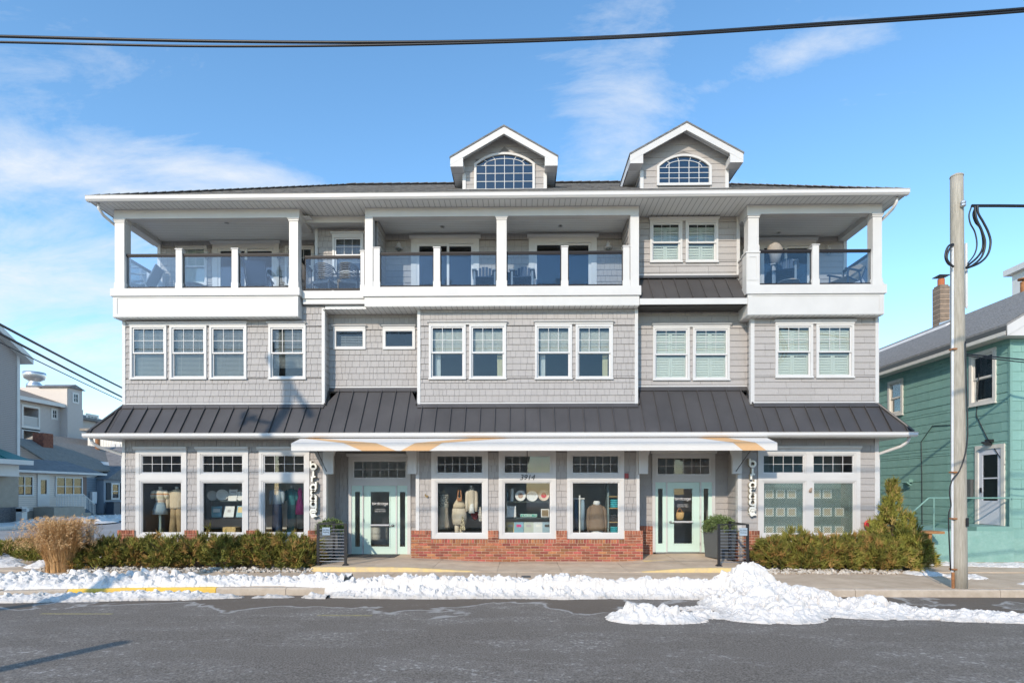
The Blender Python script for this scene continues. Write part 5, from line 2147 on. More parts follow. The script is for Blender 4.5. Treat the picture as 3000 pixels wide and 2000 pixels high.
def cone(X, Y, c, H, a, b, p=1.25):
    d = np.sqrt(((X - c[0]) / a) ** 2 + ((Y - c[1]) / b) ** 2)
    return H * np.clip(1 - d ** p, 0, 1)


def env_pile(X, Y):
    e = cone(X, Y, (4.78, 11.8), .66, .95, 1.1, .95)
    for args in (((4.55, 10.7), .46, 1.15, 1.35), ((5.4, 11.0), .42, 1.0, 1.2), ((6.2, 10.4), .22, 1.3, .9), ((7.4, 9.95), .13, 1.5, .45), ((4.3, 9.75), .22, 1.0, .6),
                 ((1.95, 9.55), .30, .55, .40), ((2.45, 9.5), .22, .75, .36), ((3.15, 9.75), .12, .45, .25), ((3.25, 10.45), .12, .38, .2)):
        e = np.maximum(e, cone(X, Y, *args))
    t = np.clip((X - 7.0) / 4.0, 0, 1)
    c = 9.95 - .75 * t
    e = np.maximum(e, np.where(X > 7.0, (.12 - .07 * t) * np.clip(1 - ((Y - c) / (.5 - .12 * t)) ** 2, 0, 1), 0))
    return e


snow_heap('snow_bank', 'bank of lumpy snow on the pavement above the yellow kerb', -15.4, -3.8, 11.3, 13.3, .026, env_left, floor_street, 2600, (.03, .15), 3, .75)
snow_heap('snow_bank', 'broken white snow crumbs lying in the gutter below the yellow kerb', -15.4, -4.0, 10.4, 12.0, .026, env_gutter, floor_street, 2400, (.03, .11), 8, .75)
snow_heap('snow_bank', 'long knee high snow bank along the kerb facing the brick wall', -4.3, 4.9, 11.2, 13.0, .026, env_mid, floor_street, 3400, (.03, .12), 14, .8)
snow_heap('snow_bank', 'tall shovelled snow pile spilling from the railing across the road edge', 1.2, 11.2, 8.6, 13.2, .027, env_pile, floor_street, 9000, (.03, .13), 21, .8)
# single clods
def clod(x, y, z, r, label, seed):
    mb = MB()
    n, m = 12, 8
    rs = random.Random(seed)
    for i in range(m + 1):
        t = math.pi * i / m
        for k in range(n):
            p = 2 * math.pi * k / n
            v = Vector((math.sin(t) * math.cos(p), math.sin(t) * math.sin(p), math.cos(t)))
            q = r * (1 + .28 * mnoise.noise(v * 1.6 + Vector((seed, 0, 0))))
            mb.v.append((x + v.x * q, y + v.y * q, z + v.z * q * .85))
    for i in range(m):
        for k in range(n):
            a, b = i * n + k, i * n + (k + 1) % n
            mb.f.append([a, b, b + n, a + n])
            mb.m.append(0)
    return solid('snow_clod', label, 'snow', mb, M['snow'], smooth=True)


clod(PX(292, 12.75), 12.75, .28, .155, 'big rounded snow clod on the bank before the juniper hedge', 4)
clod(PX(55, 12.6), 12.6, .27, .11, 'rounded snow clod on the bank near the corner', 9)
clod(PX(560, 12.8), 12.8, .27, .12, 'pale snow clod on the bank in front of the middle hedge', 12)
# flat leftovers by the shrubs and by the green house
def env_flat(cs):
    def f(X, Y):
        e = np.zeros_like(X)
        for c, H, a, b in cs:
            e = np.maximum(e, cone(X, Y, c, H, a, b, 2.5))
        return e
    return f


flr = lambda z: (lambda X, Y: np.full_like(X, z))
snow_heap('snow_patch', 'thin snow patch on the ground along the green house foundation', 9.6, 19, 14.5, 17.0, .05, env_flat([((13.6, 15.9), .07, 1.6, .5), ((16.5, 15.8), .07, 2.4, .55), ((11.9, 16.2), .06, .9, .45)]), flr(.156), 260, (.04, .12), 31, .4)
snow_heap('snow_patch', 'thin snow patch beside the tall juniper and the pole', 9.0, 12.8, 12.3, 15.0, .04, env_flat([((10.0, 14.2), .07, .5, .5), ((10.6, 13.6), .06, .5, .4), ((11.6, 12.6), .05, .7, .2)]), flr(.166), 120, (.04, .1), 33, .4)
snow_heap('snow_patch', 'snow heaped on the corner verge round the white posts', -18.5, -11.9, 14.0, 20.0, .05, env_flat([((-13.0, 16.4), .28, .9, 1.6), ((-12.4, 17.6), .24, .6, 2.2), ((-15.2, 15.4), .26, 1.5, .6), ((-16.4, 16.4), .2, 1.6, .8)]), flr(.15), 420, (.05, .2), 35, .6)
snow_heap('snow_patch', 'snow lying along the far edge of the side street', -36, -26.5, 33, 48, .12, env_flat([((-31, 37.5), .35, 3.0, 3.4), ((-30.5, 44), .3, 2.4, 4.0)]), flr(.1), 300, (.1, .4), 37, .5)
# pavement grit: pebbles along the beds
pb = MB()
rr = random.Random(5)
for _ in range(900):
    if rr.random() < .62:
        px_, y = rr.uniform(120, 915), rr.uniform(14.05, 14.55)
    else:
        px_, y = rr.uniform(2225, 2640), rr.uniform(14.05, 14.5)
    r = rr.uniform(.015, .05)
    pb.cbox((PX(px_, y), y, .17 + r * .3 + (.03 if y > 14.3 else 0)), (r * 2.2, r * 1.6, r), rr.random(), rr.random(), rr.random() * 3)
tag(pb.build('pebbles', pmat('pebble', (.34, .28, .21), .85, c2=(.62, .58, .52), scale=9)), 'pale river pebbles edging the planting beds', 'pebbles', kind='stuff')


# ================================================================== planting
def leaf_mat(name, a, b, c, sc=3.0):
    m = pmat(name, a, .75, c2=b, scale=sc, detail=3, spec=.25)
    n, l = m.node_tree.nodes, m.node_tree.links
    bs = n['Principled BSDF']
    prev = bs.inputs['Base Color'].links[0].from_socket
    at = n.new('ShaderNodeAttribute')
    at.attribute_name = 'tint'
    mx = n.new('ShaderNodeMix')
    mx.data_type = 'RGBA'
    mx.inputs[7].default_value = (*c, 1)
    l.new(at.outputs['Fac'], mx.inputs[0])
    l.new(prev, mx.inputs[6])
    l.new(mx.outputs[2], bs.inputs['Base Color'])
    return m


M['juniper'] = leaf_mat('juniper_leaf', (.07, .085, .016), (.27, .26, .05), (.36, .20, .065), 2.2)
M['junipergreen'] = leaf_mat('juniper_leaf_green', (.09, .115, .02), (.29, .28, .05), (.40, .27, .09), 2.6)
M['boxwood'] = leaf_mat('boxwood_leaf', (.05, .085, .025), (.14, .20, .06), (.24, .30, .13), 9)
M['bark'] = pmat('bark', (.09, .065, .045), .9, var=.3, scale=8, stretch=(3, 3, .5), bump=.5)
M['straw'] = leaf_mat('dry_grass', (.40, .205, .07), (.60, .35, .145), (.68, .45, .23), 6)


def blades(name, data, tints, mat, parent):
    """data: list of triangles (three points); tints per triangle."""
    V = [p for t in data for p in t]
    F = [(3 * i, 3 * i + 1, 3 * i + 2) for i in range(len(data))]
    me = bpy.data.meshes.new(name)
    me.from_pydata(V, [], F)
    me.materials.append(mat)
    at = me.attributes.new('tint', 'FLOAT', 'FACE')
    at.data.foreach_set('value', tints)
    me.update()
    return place(name, me, parent, world=False)


def shrub_mesh(seed, shape, tufts, per, ln, wd, up=.5, brown=.25):
    """shape(rng) -> (point, outward)."""
    rg = random.Random(seed)
    tri, tin = [], []
    for _ in range(tufts):
        c, o = shape(rg)
        c, o = Vector(c), Vector(o).normalized()
        bt = 1.0 if rg.random() < brown else 0.0
        main = (o + Vector((rg.gauss(0, .35), rg.gauss(0, .35), up + rg.gauss(0, .3)))).normalized()
        tl = rg.uniform(.7, 1.4)
        for k in range(per):
            d = (main + Vector((rg.gauss(0, .45), rg.gauss(0, .45), rg.gauss(0, .45)))).normalized()
            p = c + main * rg.uniform(-.02, .10) * tl + Vector((rg.gauss(0, .025), rg.gauss(0, .025), rg.gauss(0, .025)))
            L = ln * rg.uniform(.6, 1.3) * tl
            s = d.cross(Vector((rg.gauss(0, 1), rg.gauss(0, 1), rg.gauss(0, 1)))).normalized() * wd * rg.uniform(.7, 1.3)
            tri.append((tuple(p - s), tuple(p + s), tuple(p + d * L)))
            tin.append(max(0, min(1, bt * rg.uniform(.4, 1) + rg.gauss(.08, .1))))
    return tri, tin


def mound(rx, ry, h, seed):
    def f(rg):
        while True:
            t = rg.random() * 2 * math.pi
            u = rg.random()
            z = u ** .8
            r = (1 - z ** 2.2) ** .5
            v = Vector((math.cos(t) * r, math.sin(t) * r, z))
            k = 1 + .36 * mnoise.noise(v * 2.2 + Vector((seed * 3.1, 0, 0))) + .10 * mnoise.noise(v * 5 + Vector((0, seed, 0)))
            k *= rg.choice((1, 1, 1, .9, .78))
            p = Vector((v.x * rx * k, v.y * ry * k, .05 + v.z * h * k))
            if p.y < -ry * .2 or rg.random() < .55:
                return p, Vector((v.x / rx, v.y / ry, v.z * .7 / h))
    return f


def trunk(parent, h, seed, n=4, spread=.25):
    rg = random.Random(seed)
    mb = MB()
    for k in range(n):
        a = rg.random() * 6.28
        mb.tube([(0, 0, -.1), (math.cos(a) * spread * .4, math.sin(a) * spread * .4, h * .35), (math.cos(a) * spread, math.sin(a) * spread, h * .8)], [.035, .025, .01], 6)
    return mb.build('trunk', M['bark'], parent, world=False)


def juniper(px, y, rx, ry, h, seed, label, group, mat='juniper', tufts=250, per=24, ln=.115):
    o = thing('juniper_shrub', label, 'shrub', (PX(px, y), y, .2), group=group)
    tri, tin = shrub_mesh(seed, mound(rx, ry, h * .92, seed), tufts, per, ln, .0135)
    blades('crown', tri, tin, M[mat], o)
    trunk(o, h, seed)
    rg2 = random.Random(seed + 500)
    tw = MB()
    for _ in range(16):
        a = rg2.uniform(math.pi, 2 * math.pi)
        p = Vector((math.cos(a) * rx * .7, math.sin(a) * ry * .7, h * rg2.uniform(.15, .8)))
        q = p + Vector((math.cos(a) * .2, math.sin(a) * .2, rg2.uniform(.05, .3)))
        tw.tube([tuple(p * .5), tuple(p), tuple(q)], [.008, .006, .002], 4)
    tw.build('twigs', M['bark'], o, world=False)
    return o


GL = 'junipers in the hedge left of the first door'
lb = 'low olive juniper in the hedge under the three left shop windows'
for i, (px, y, rx, h) in enumerate(((268, 14.95, .50, .50), (345, 15.1, .56, .64), (430, 15.2, .58, .70), (515, 15.1, .54, .66), (598, 15.2, .58, .70), (672, 15.1, .50, .74), (768, 15.15, .54, .80), (838, 15.1, .54, .72), (893, 15.0, .40, .62))):
    juniper(px, y, rx, .75, h, 10 + i, lb, GL)
GR = 'junipers in the bed under the double shop window'
lb = 'spreading bronze juniper in the bed under the double shop window'
for i, (px, y, rx, h) in enumerate(((2262, 15.1, .42, .62), (2330, 15.2, .54, .84), (2410, 15.15, .56, .74), (2490, 15.2, .56, .78), (2545, 14.95, .5, .66))):
    juniper(px, y, rx, .72, h, 40 + i, lb, GR)
juniper(2375, 14.75, .5, .45, .5, 61, lb, GR, tufts=200)
juniper(2470, 14.75, .55, .45, .52, 62, lb, GR, tufts=200)
juniper(2672, 14.9, .42, .5, .78, 63, 'rounded green juniper at the foot of the tall pointed juniper', None, 'junipergreen', 280)
juniper(2610, 14.7, .55, .5, .62, 64, 'dense green juniper filling the corner of the bed before the pointed juniper', None, 'junipergreen', 260)


LEADERS = [(0, 0, 2.15, .42, .30), (-.10, -.08, 1.55, .46, .22), (.34, -.10, 1.28, .42, .16), (-.42, -.05, 1.05, .44, .16), (.05, -.35, .9, .55, .16)]


def spire(rg):
    q = rg.random()
    for lx, ly, lh, lr, wgt in LEADERS:
        if q < wgt:
            break
        q -= wgt
    z = rg.random() ** 1.15
    t = rg.random() * 6.283
    r = lr * (1 - z) ** .9 * (1 + .7 * mnoise.noise(Vector((math.cos(t) * 1.5 + lx * 9, math.sin(t) * 1.5, z * 5)))) * rg.choice((1, 1, .85, .6)) + .03
    lean = .10 * z * (1 if lx > 0 else -1 if lx < 0 else .3)
    return Vector((lx + lean + math.cos(t) * r, ly + math.sin(t) * r, .1 + z * lh)), Vector((math.cos(t), math.sin(t), .5 + z))


o = thing('juniper_tree', 'tall pointed juniper by the right corner of the building', 'tree', (PX(2612, 15.25), 15.25, .2))
tri, tin = shrub_mesh(77, spire, 620, 24, .125, .013, .75, .16)
blades('crown', tri, tin, M['junipergreen'], o)
MB().tube([(0, 0, -.1), (.02, 0, 1.0), (0, .01, 2.0)], [.06, .04, .01], 8).build('trunk', M['bark'], o, world=False)
juniper(40, 17.2, 1.0, .6, .34, 81, 'low feathery juniper on the snowy corner verge', None, 'junipergreen', 260, 26, .16)
juniper(140, 16.2, .7, .5, .34, 82, 'small low juniper half under snow behind the dry grass', None, 'junipergreen', 160, 26, .15)
juniper(318, 17.6, .5, .6, .30, 83, 'small juniper poking out of snow by the downspout', None, 'junipergreen', 90, 22, .12)

# dry ornamental grass
o = thing('ornamental_grass', 'tall clump of dry tan ornamental grass at the corner', 'grass', (PX(178, 14.25), 14.25, .17))
rg = random.Random(3)
tri, tin = [], []
for _ in range(2600):
    a = rg.random() * 6.283
    rad = rg.random() ** .5
    b = Vector((math.cos(a) * .30 * rad, math.sin(a) * .30 * rad, 0))
    H = rg.uniform(.95, 1.85)
    out = rg.uniform(.05, .56) * (1.75 - H * .5)
    lean = Vector((math.cos(a + rg.gauss(0, .5)), math.sin(a + rg.gauss(0, .5)), 0)) + Vector((-.12, 0, 0))
    pts_ = []
    for k in range(5):
        t = k / 4
        pts_.append(b + lean * out * (t ** 1.7) * 1.1 + Vector((0, 0, H * (t - .26 * t ** 3))))
    w = .006
    sd = Vector((-lean.y, lean.x, 0)).normalized() * w
    tn = rg.random() * .6
    for p, q in zip(pts_, pts_[1:]):
        tri.append((tuple(p - sd), tuple(p + sd), tuple(q)))
        tin.append(tn)
    if rg.random() < .30:
        e = pts_[-1]
        for k in range(14):
            d = Vector((rg.gauss(0, .6), rg.gauss(0, .6), rg.gauss(.2, .7))).normalized()
            p = e + Vector((rg.gauss(0, .02), rg.gauss(0, .02), rg.uniform(-.12, .05)))
            s = d.cross(Vector((rg.random(), rg.random(), rg.random()))).normalized() * .006
            tri.append((tuple(p - s), tuple(p + s), tuple(p + d * .06)))
            tin.append(.7 + rg.random() * .3)
blades('blades', tri, tin, M['straw'], o)

# white square posts by the grass
for px, py0, py1, y, lb in ((264, 1520, 1606, 15.0, 'square white wooden post between the dry grass and the hedge'), (228, 1528, 1600, 15.2, 'shorter square white post half hidden in the dry grass')):
    x = PX(px, y)
    z1 = PZ(py0, px, y)
    t = thing('white_post', lb, 'post', (x, y, .15))
    MB().box(x - .062, x + .062, y - .062, y + .062, .1, z1 - .05).build('post_shaft', M['white'], t)
    MB().box(x - .075, x + .075, y - .075, y + .075, z1 - .0495, z1).build('post_top', pmat('raw_wood', (.5, .36, .22), .8, var=.2, scale=9), t)


# ================================================================== entrance railings, planters, mat
def entry_rail(pxa, pxb, yf, yb, side_px, label, sign_px, sign_label):
    xa, xb = PX(pxa, yf), PX(pxb, yf)
    zb_ = land_z((xa + xb) / 2) + .004
    zt = zb_ + 1.06
    t = thing('entrance_railing', label, 'railing', (xa, yf, zb_))
    xs_side = xa if side_px == 'a' else xb
    spots = [(xa, yf), (xb, yf), (xs_side, yb)]
    for x, y in spots:
        p = MB().box(x - .03, x + .03, y - .03, y + .03, zb_, zt).build('post', M['black'], t)
        MB().box(x - .07, x + .07, y - .07, y + .07, zb_ - .002, zb_ + .018).box(x - .05, x + .05, y - .05, y + .05, zb_ + .0185, zb_ + .04).build('base_plate', M['black'], p)
    MB().box(xa - .03, xb + .03, yf - .032, yf + .032, zt + .0005, zt + .03).build('top_rail', M['black'], t)
    MB().box(xs_side - .032, xs_side + .032, yf + .033, yb + .03, zt + .0005, zt + .03).build('top_rail', M['black'], t)
    for i in range(11):
        z = zb_ + .10 + i * .083
        MB().tube([(xa, yf, z), (xb, yf, z)], .007, 6).build('cable', M['nickel'], t)
        MB().tube([(xs_side, yf, z), (xs_side, yb, z)], .007, 6).build('cable', M['nickel'], t)
    x = PX(sign_px, yf)
    y = yf - .04
    zc_ = zt - .17
    s = thing('parking_sign', sign_label, 'sign', (x, y, zc_), group='no bike parking signs')
    MB().box(x - .10, x + .10, y - .004, y + .002, zc_ - .10, zc_ + .10).build('sign_plate', pmat('sign_blue', (.30, .38, .46), .5), s)
    for i, tx in enumerate(('No Bike', 'Parking')):
        text_mesh(tx, .052, M['blackletter'], x, y - .0055, zc_ + .02 - i * .06, 'sign_text', s, .001)


entry_rail(932, 1012.5, 14.7, 15.95, 'a', 'black cable railing beside the first shop door', 957, 'small blue notice on the railing beside the first shop door')
entry_rail(2106, 2190, 14.7, 15.95, 'b', 'black cable railing beside the second shop door', 2176, 'small blue notice on the railing beside the second shop door')


def planter(px, y, rz, w, h, label, plabel, r):
    x = PX(px, y)
    z = land_z(x, y) + .004
    t = thing('planter', label, 'planter', (x, y, z), rz)
    a, b = w / 2 * .86, w / 2
    mb = MB()
    for (p, q) in ((a, b), ):
        v = [(-p, -p, .02), (p, -p, .02), (p, p, .02), (-p, p, .02), (-q, -q, h), (q, -q, h), (q, q, h), (-q, q, h)]
        i = q - .04
        v += [(-i, -i, h), (i, -i, h), (i, i, h), (-i, i, h), (-i, -i, h - .08), (i, -i, h - .08), (i, i, h - .08), (-i, i, h - .08)]
        mb.add(v, [(3, 2, 1, 0), (0, 1, 5, 4), (1, 2, 6, 5), (2, 3, 7, 6), (3, 0, 4, 7), (4, 5, 9, 8), (5, 6, 10, 9), (6, 7, 11, 10), (7, 4, 8, 11), (8, 9, 13, 12), (9, 10, 14, 13), (10, 11, 15, 14), (11, 8, 12, 15)])
    mb.build('pot', M['planter'], t, world=False)
    MB().box(-b + .045, b - .045, -b + .045, b - .045, h - .1, h - .07).build('potting_soil', M['soil'], t, world=False)
    s = thing('boxwood', plabel, 'shrub', (x, y, z + h - .08))

    def ball(rg):
        v = Vector((rg.gauss(0, 1), rg.gauss(0, 1), rg.gauss(0, 1))).normalized()
        if v.z < -.3:
            v.z = -v.z
        k = r * rg.choice((1, 1, .92, .8))
        return Vector((v.x * k, v.y * k, v.z * k * .7 + r * .28)), v
    tri, tin = shrub_mesh(int(px), ball, 420, 16, .042, .012, .2, .3)
    blades('crown', tri, tin, M['boxwood'], s)
    MB().tube([(0, 0, 0), (0, 0, r * .6)], .02, 6).build('trunk', M['bark'], s, world=False)


planter(968, 16.35, .25, .56, .80, 'tall tapered charcoal planter behind the railing by the first door', 'clipped boxwood in the planter by the first shop door', .30)
planter(2108, 16.4, .32, .66, .84, 'tall tapered charcoal planter by the second door', 'clipped round boxwood in the planter by the second shop door', .37)
xa, xb = PX(1018, 16.9), PX(1165, 16.9)
solid('door_mat', 'dark speckled rubber mat before the first shop door', 'mat', MB().box(xa, xb, 16.45, 17.25, land_z(-5, 16.9) + .003, land_z(-5, 16.9) + .016), pmat('mat', (.02, .02, .02), .8, c2=(.09, .09, .09), scale=60, bump=.5, bscale=80))
# ================================================================== the turquoise house on the right
def on_x(px, py, X):
    """(Y, Z) where the sight line through (px, py) meets the plane x = X."""
    u = (px - CX) / FPX
    t = X / (-math.sin(YAW) + u * math.cos(YAW))
    return t * (math.cos(YAW) + u * math.sin(YAW)), EYE + t * (HY - py) / FPX


M['teal'] = pmat('teal_shingle', (.175, .335, .29), .7, c2=(.225, .395, .345), scale=3, rand=.05, bump=.25, bscale=30, stretch=(1, 1, .5))
M['tealwall'] = pmat('teal_stucco', (.19, .35, .30), .8, c2=(.25, .41, .36), scale=4, bump=.7, bscale=14)
M['tealpaint'] = pmat('teal_paint', (.18, .33, .285), .6)
M['creamtrim'] = pmat('cream_trim', (.66, .63, .57), .6, var=.06, scale=5)
M['greyroof'] = pmat('grey_roof', (.17, .17, .165), .9, c2=(.33, .32, .31), scale=6, stretch=(6, 1.2, 6), bump=.6, bscale=14, detail=9)
M['stormdoor'] = pmat('storm_door', (.62, .64, .70), .45)
gh = thing('turquoise_house', 'turquoise shingled house with grey gable roof and brown chimney', 'house', (17.5, 16.8, 0))
GX, GY, GX2, GYB = 14.4, 16.8, 20.6, 30.0
RX, RZ, EZ = 17.5, 9.18, 7.05
ROOFM = (RZ - EZ) / (RX - (GX - .4))
eave = 6.85
gw = MB()
wa = (*on_x(2632, 1121, GX), *on_x(2598, 1215, GX))
hA = (21.45, 22.25, 5.15, 6.45)
hB = (17.30, 18.25, 4.95, 6.55)
hD = (16.98, 18.02, 1.18, 3.62)
hS = (24.2, 25.1, 1.2, 3.5)
for a, b, c, d in rects_minus(GY, GYB, .84, eave, (hA, hB, hD, hS)):
    gw.box(GX, GX + .12, a, b, c, d)
gw.prism([(GX + .002, .84), (GX2, .84), (GX2, eave), (RX, eave + (GX2 - RX) * ROOFM), (GX + .002, eave)], GY + .002, GY + .12)
gw.box(GX2 - .1, GX2, GY + .1, GYB, .1, eave).box(GX, GX2, GYB - .1, GYB, .1, eave).box(GX + 1.5, GX + 1.55, GY + .2, GYB - .2, .9, eave)
gwo = gw.build('wall', M['tealpaint'], gh)
MB().box(GX - .04, GX2 + .04, GY - .04, GYB, -.2, .8395).build('foundation', M['tealwall'], gh)
# wide shingles, one by one
cache = {}
rr = random.Random(8)
CH, CW = .288, .61


def teal_shingle(w, h, front):
    k = (round(w, 2), round(h, 2), front)
    if k not in cache:
        g, t = .004, .018
        a, b = g, w - g
        pts_ = [(a, t, 0), (b, t, 0), (b, .004, h), (a, .004, h), (a, 0, 0), (b, 0, 0), (b, 0, h), (a, 0, h)]
        if front:
            pts_ = [(u, -w_, z) for u, w_, z in pts_]
        else:
            pts_ = [(-w_, u, z) for u, w_, z in pts_]
        f = [(0, 1, 2, 3), (0, 4, 5, 1), (1, 5, 6, 2), (0, 3, 7, 4), (3, 2, 6, 7)]
        if not front:
            f = [q[::-1] for q in f]
        cache[k] = MB().add(pts_, f).mesh('shingle', M['teal'])
    return cache[k]


cnt = 0
k = 0
z = .84
far = MB()
while z < eave - .02:
    z1 = min(z + CH, eave)
    for a, b, c, d in rects_minus(GY, 27.5, z, z1, (hA, hB, hD, hS)):
        u = a - (k % 2) * CW / 2 * (a == GY)
        while u < b - .01:
            p, q = max(u, a), min(u + CW, b)
            if q - p > .03:
                place('shingle', teal_shingle(q - p, d - c, False), gwo, True, (GX, p, c))
                cnt += 1
            u += CW
    u = GX - (k % 2) * CW / 2
    while u < 17.2:
        p, q = max(u, GX), u + CW
        place('shingle', teal_shingle(q - p, z1 - z, True), gwo, True, (p, GY, z))
        u += CW
    while u < GX2 - .02:
        p, q = u + .004, min(u + CW, GX2) - .004
        far.add([(p, GY - .018, z), (q, GY - .018, z), (q, GY - .004, z1), (p, GY - .004, z1), (p, GY, z), (q, GY, z)], [(0, 1, 2, 3), (4, 5, 1, 0)])
        u += CW
    z = z1
    k += 1
tag(far.build('shingle_siding', M['teal'], gwo), kind='stuff')
MB().box(GX - .03, GX + .04, GY - .03, GY + .04, .84, eave).build('corner_board', M['tealpaint'], gh)
# roof
rf2 = MB()
e0 = GX - .4
zr0_ = EZ
yf_, yb_ = GY - .35, GYB + .3
for s in (-1, 1):
    xe = e0 if s < 0 else 2 * RX - e0
    v = [(xe, yf_, EZ), (RX, yf_, RZ), (RX, yb_, RZ), (xe, yb_, EZ)]
    v += [(p[0], p[1], p[2] - .07) for p in v]
    fs = [(0, 1, 2, 3), (7, 6, 5, 4), (0, 4, 5, 1), (1, 5, 6, 2), (2, 6, 7, 3), (3, 7, 4, 0)]
    rf2.add(v, fs if s > 0 else [f[::-1] for f in fs])
gro = rf2.build('roof', M['greyroof'], gh)
# shingle courses on the near slope
cs = MB()
n = 22
for i in range(n):
    a, b = i / n, (i + 1) / n
    xa, xb = e0 + (RX - e0) * a, e0 + (RX - e0) * b
    za_, zb_ = EZ + (RZ - EZ) * a, EZ + (RZ - EZ) * b
    cs.add([(xa, yf_, za_ + .018), (xb, yf_, zb_ + .004), (xb, yb_, zb_ + .004), (xa, yb_, za_ + .018), (xa, yf_, za_), (xa, yb_, za_)], [(0, 1, 2, 3)[::-1], (4, 0, 3, 5)[::-1]])
tag(cs.build('roof_shingles', M['greyroof'], gro), kind='stuff')
MB().box(e0 - .02, e0 + .02, yf_, yb_, EZ - .30, EZ - .06).build('gutter_board', M['planter'], gro)
MB().box(e0 - .03, GX, yf_ + .02, yb_, eave - .12, eave - .01).build('soffit', M['creamtrim'], gro)
for s in (-1, 1):
    xe = e0 if s < 0 else 2 * RX - e0
    pl = [(xe, EZ - .07), (RX, RZ - .07), (RX, RZ - .36), (xe, EZ - .36)]
    MB().prism(pl if s < 0 else pl[::-1], yf_ - .02, yf_ + .03).build('rake_board', M['white'], gro)
MB().box(e0, GX + .5, yf_ + .0, GY, eave - .15, eave + .12).build('eave_return', M['white'], gro)
# strip of snow left on the roof
xs0_, xs1_ = 16.62, 16.92
zz = lambda x: EZ + (x - e0) * ROOFM + .02
MB().add([(xs0_, 22.3, zz(xs0_)), (xs1_, 22.3, zz(xs1_)), (xs1_, 29.5, zz(xs1_)), (xs0_, 29.5, zz(xs0_)), (xs0_ + .1, 22.4, zz(xs0_ + .1) + .06), (xs1_ - .1, 22.4, zz(xs1_ - .1) + .06), (xs1_ - .1, 29.5, zz(xs1_ - .1) + .06), (xs0_ + .1, 29.5, zz(xs0_ + .1) + .06)],
         [(4, 5, 6, 7), (0, 1, 5, 4), (1, 2, 6, 5), (2, 3, 7, 6), (3, 0, 4, 7)]).build('roof_snow', M['snow'], gro)
# chimney
chm = pmat('chimney_brick', (.17, .125, .09), .9, c2=(.26, .20, .15), scale=7, bump=.5, bscale=20)
cx_, cy_ = 17.62, 23.9
ch = MB().box(cx_ - .2, cx_ + .2, cy_ - .22, cy_ + .22, 8.6, 10.75).box(cx_ - .17, cx_ + .17, cy_ - .18, cy_ + .18, 10.7505, 10.82).build('chimney', chm, gro)
jt = MB()
for i in range(8):
    zz_ = 9.2 + i * .2
    jt.box(cx_ - .204, cx_ + .204, cy_ - .224, cy_ + .224, zz_, zz_ + .014)
jt.build('mortar_joints', M['mortar'], ch)
MB().lathe([(.13, 0), (.13, .28), (.11, .28)], (cx_, cy_, 10.82), 14).build('flue', pmat('terracotta', (.42, .13, .05), .8), ch)
MB().box(cx_ - .22, cx_ + .22, cy_ - .22, cy_ + .22, 11.20, 11.23).tube([(cx_ - .1, cy_, 11.08), (cx_ - .1, cy_, 11.20)], .01, 6).tube([(cx_ + .1, cy_, 11.08), (cx_ + .1, cy_, 11.20)], .01, 6).build('flue_cap', M['black'], ch)
MB().prism([(cx_ - .27, 9.0), (cx_ + .27, 9.15), (cx_ + .27, 9.35), (cx_ - .27, 9.2)], cy_ - .27, cy_ - .255).build('chimney_flashing', M['foil'], ch)
MB().tube([(17.5, 19.9, 9.1), (17.5, 19.9, 9.5)], .085, 12).tube([(17.5, 19.9, 9.58), (17.5, 19.9, 9.62)], .16, 12).tube([(17.5, 19.9, 9.5), (17.5, 19.9, 9.58)], .03, 6).build('vent_pipe', M['rust'], gro)


def gwin(h, nm='window'):
    a, b, c, d = h
    f = .11
    def ring(x0, x1, a, b, c, d, f):
        mb = MB()
        for p, q, r_, s_ in rects_minus(a, b, c, d, ((a + f, b - f, c + f, d - f),)):
            mb.box(x0, x1, p, q, r_, s_)
        return mb
    w = ring(GX - .05, GX + .08, a - .03, b + .03, c - .03, d + .03, f).build(nm, M['creamtrim'], gh)
    zm = (c + d) / 2
    ring(GX + .0, GX + .03, a + f - .03, b - f + .03, zm - .02, d - f + .03, .06).build('sash', M['creamtrim'], w)
    ring(GX + .031, GX + .06, a + f - .03, b - f + .03, c + f - .03, zm + .02, .06).build('sash', M['creamtrim'], w)
    MB().box(GX + .012, GX + .016, a + f, b - f, zm, d - f).build('pane', M['glass'], w)
    MB().box(GX + .045, GX + .049, a + f, b - f, c + f, zm).build('pane', M['glass'], w)
    mb = MB()
    for i in range(9):
        p = a + f + (b - a - 2 * f) * i / 9
        mb.box(GX + .2 + .02 * (i % 2), GX + .21 + .02 * (i % 2), p, p + (b - a - 2 * f) / 9, c, d - .1 - .25 * (i in (3, 4, 5)))
    mb.build('curtain', M['curtainw'], w)
    MB().box(GX - .09, GX + .0, a - .05, b + .05, c - .06, c - .0305).build('sill', M['creamtrim'], w)


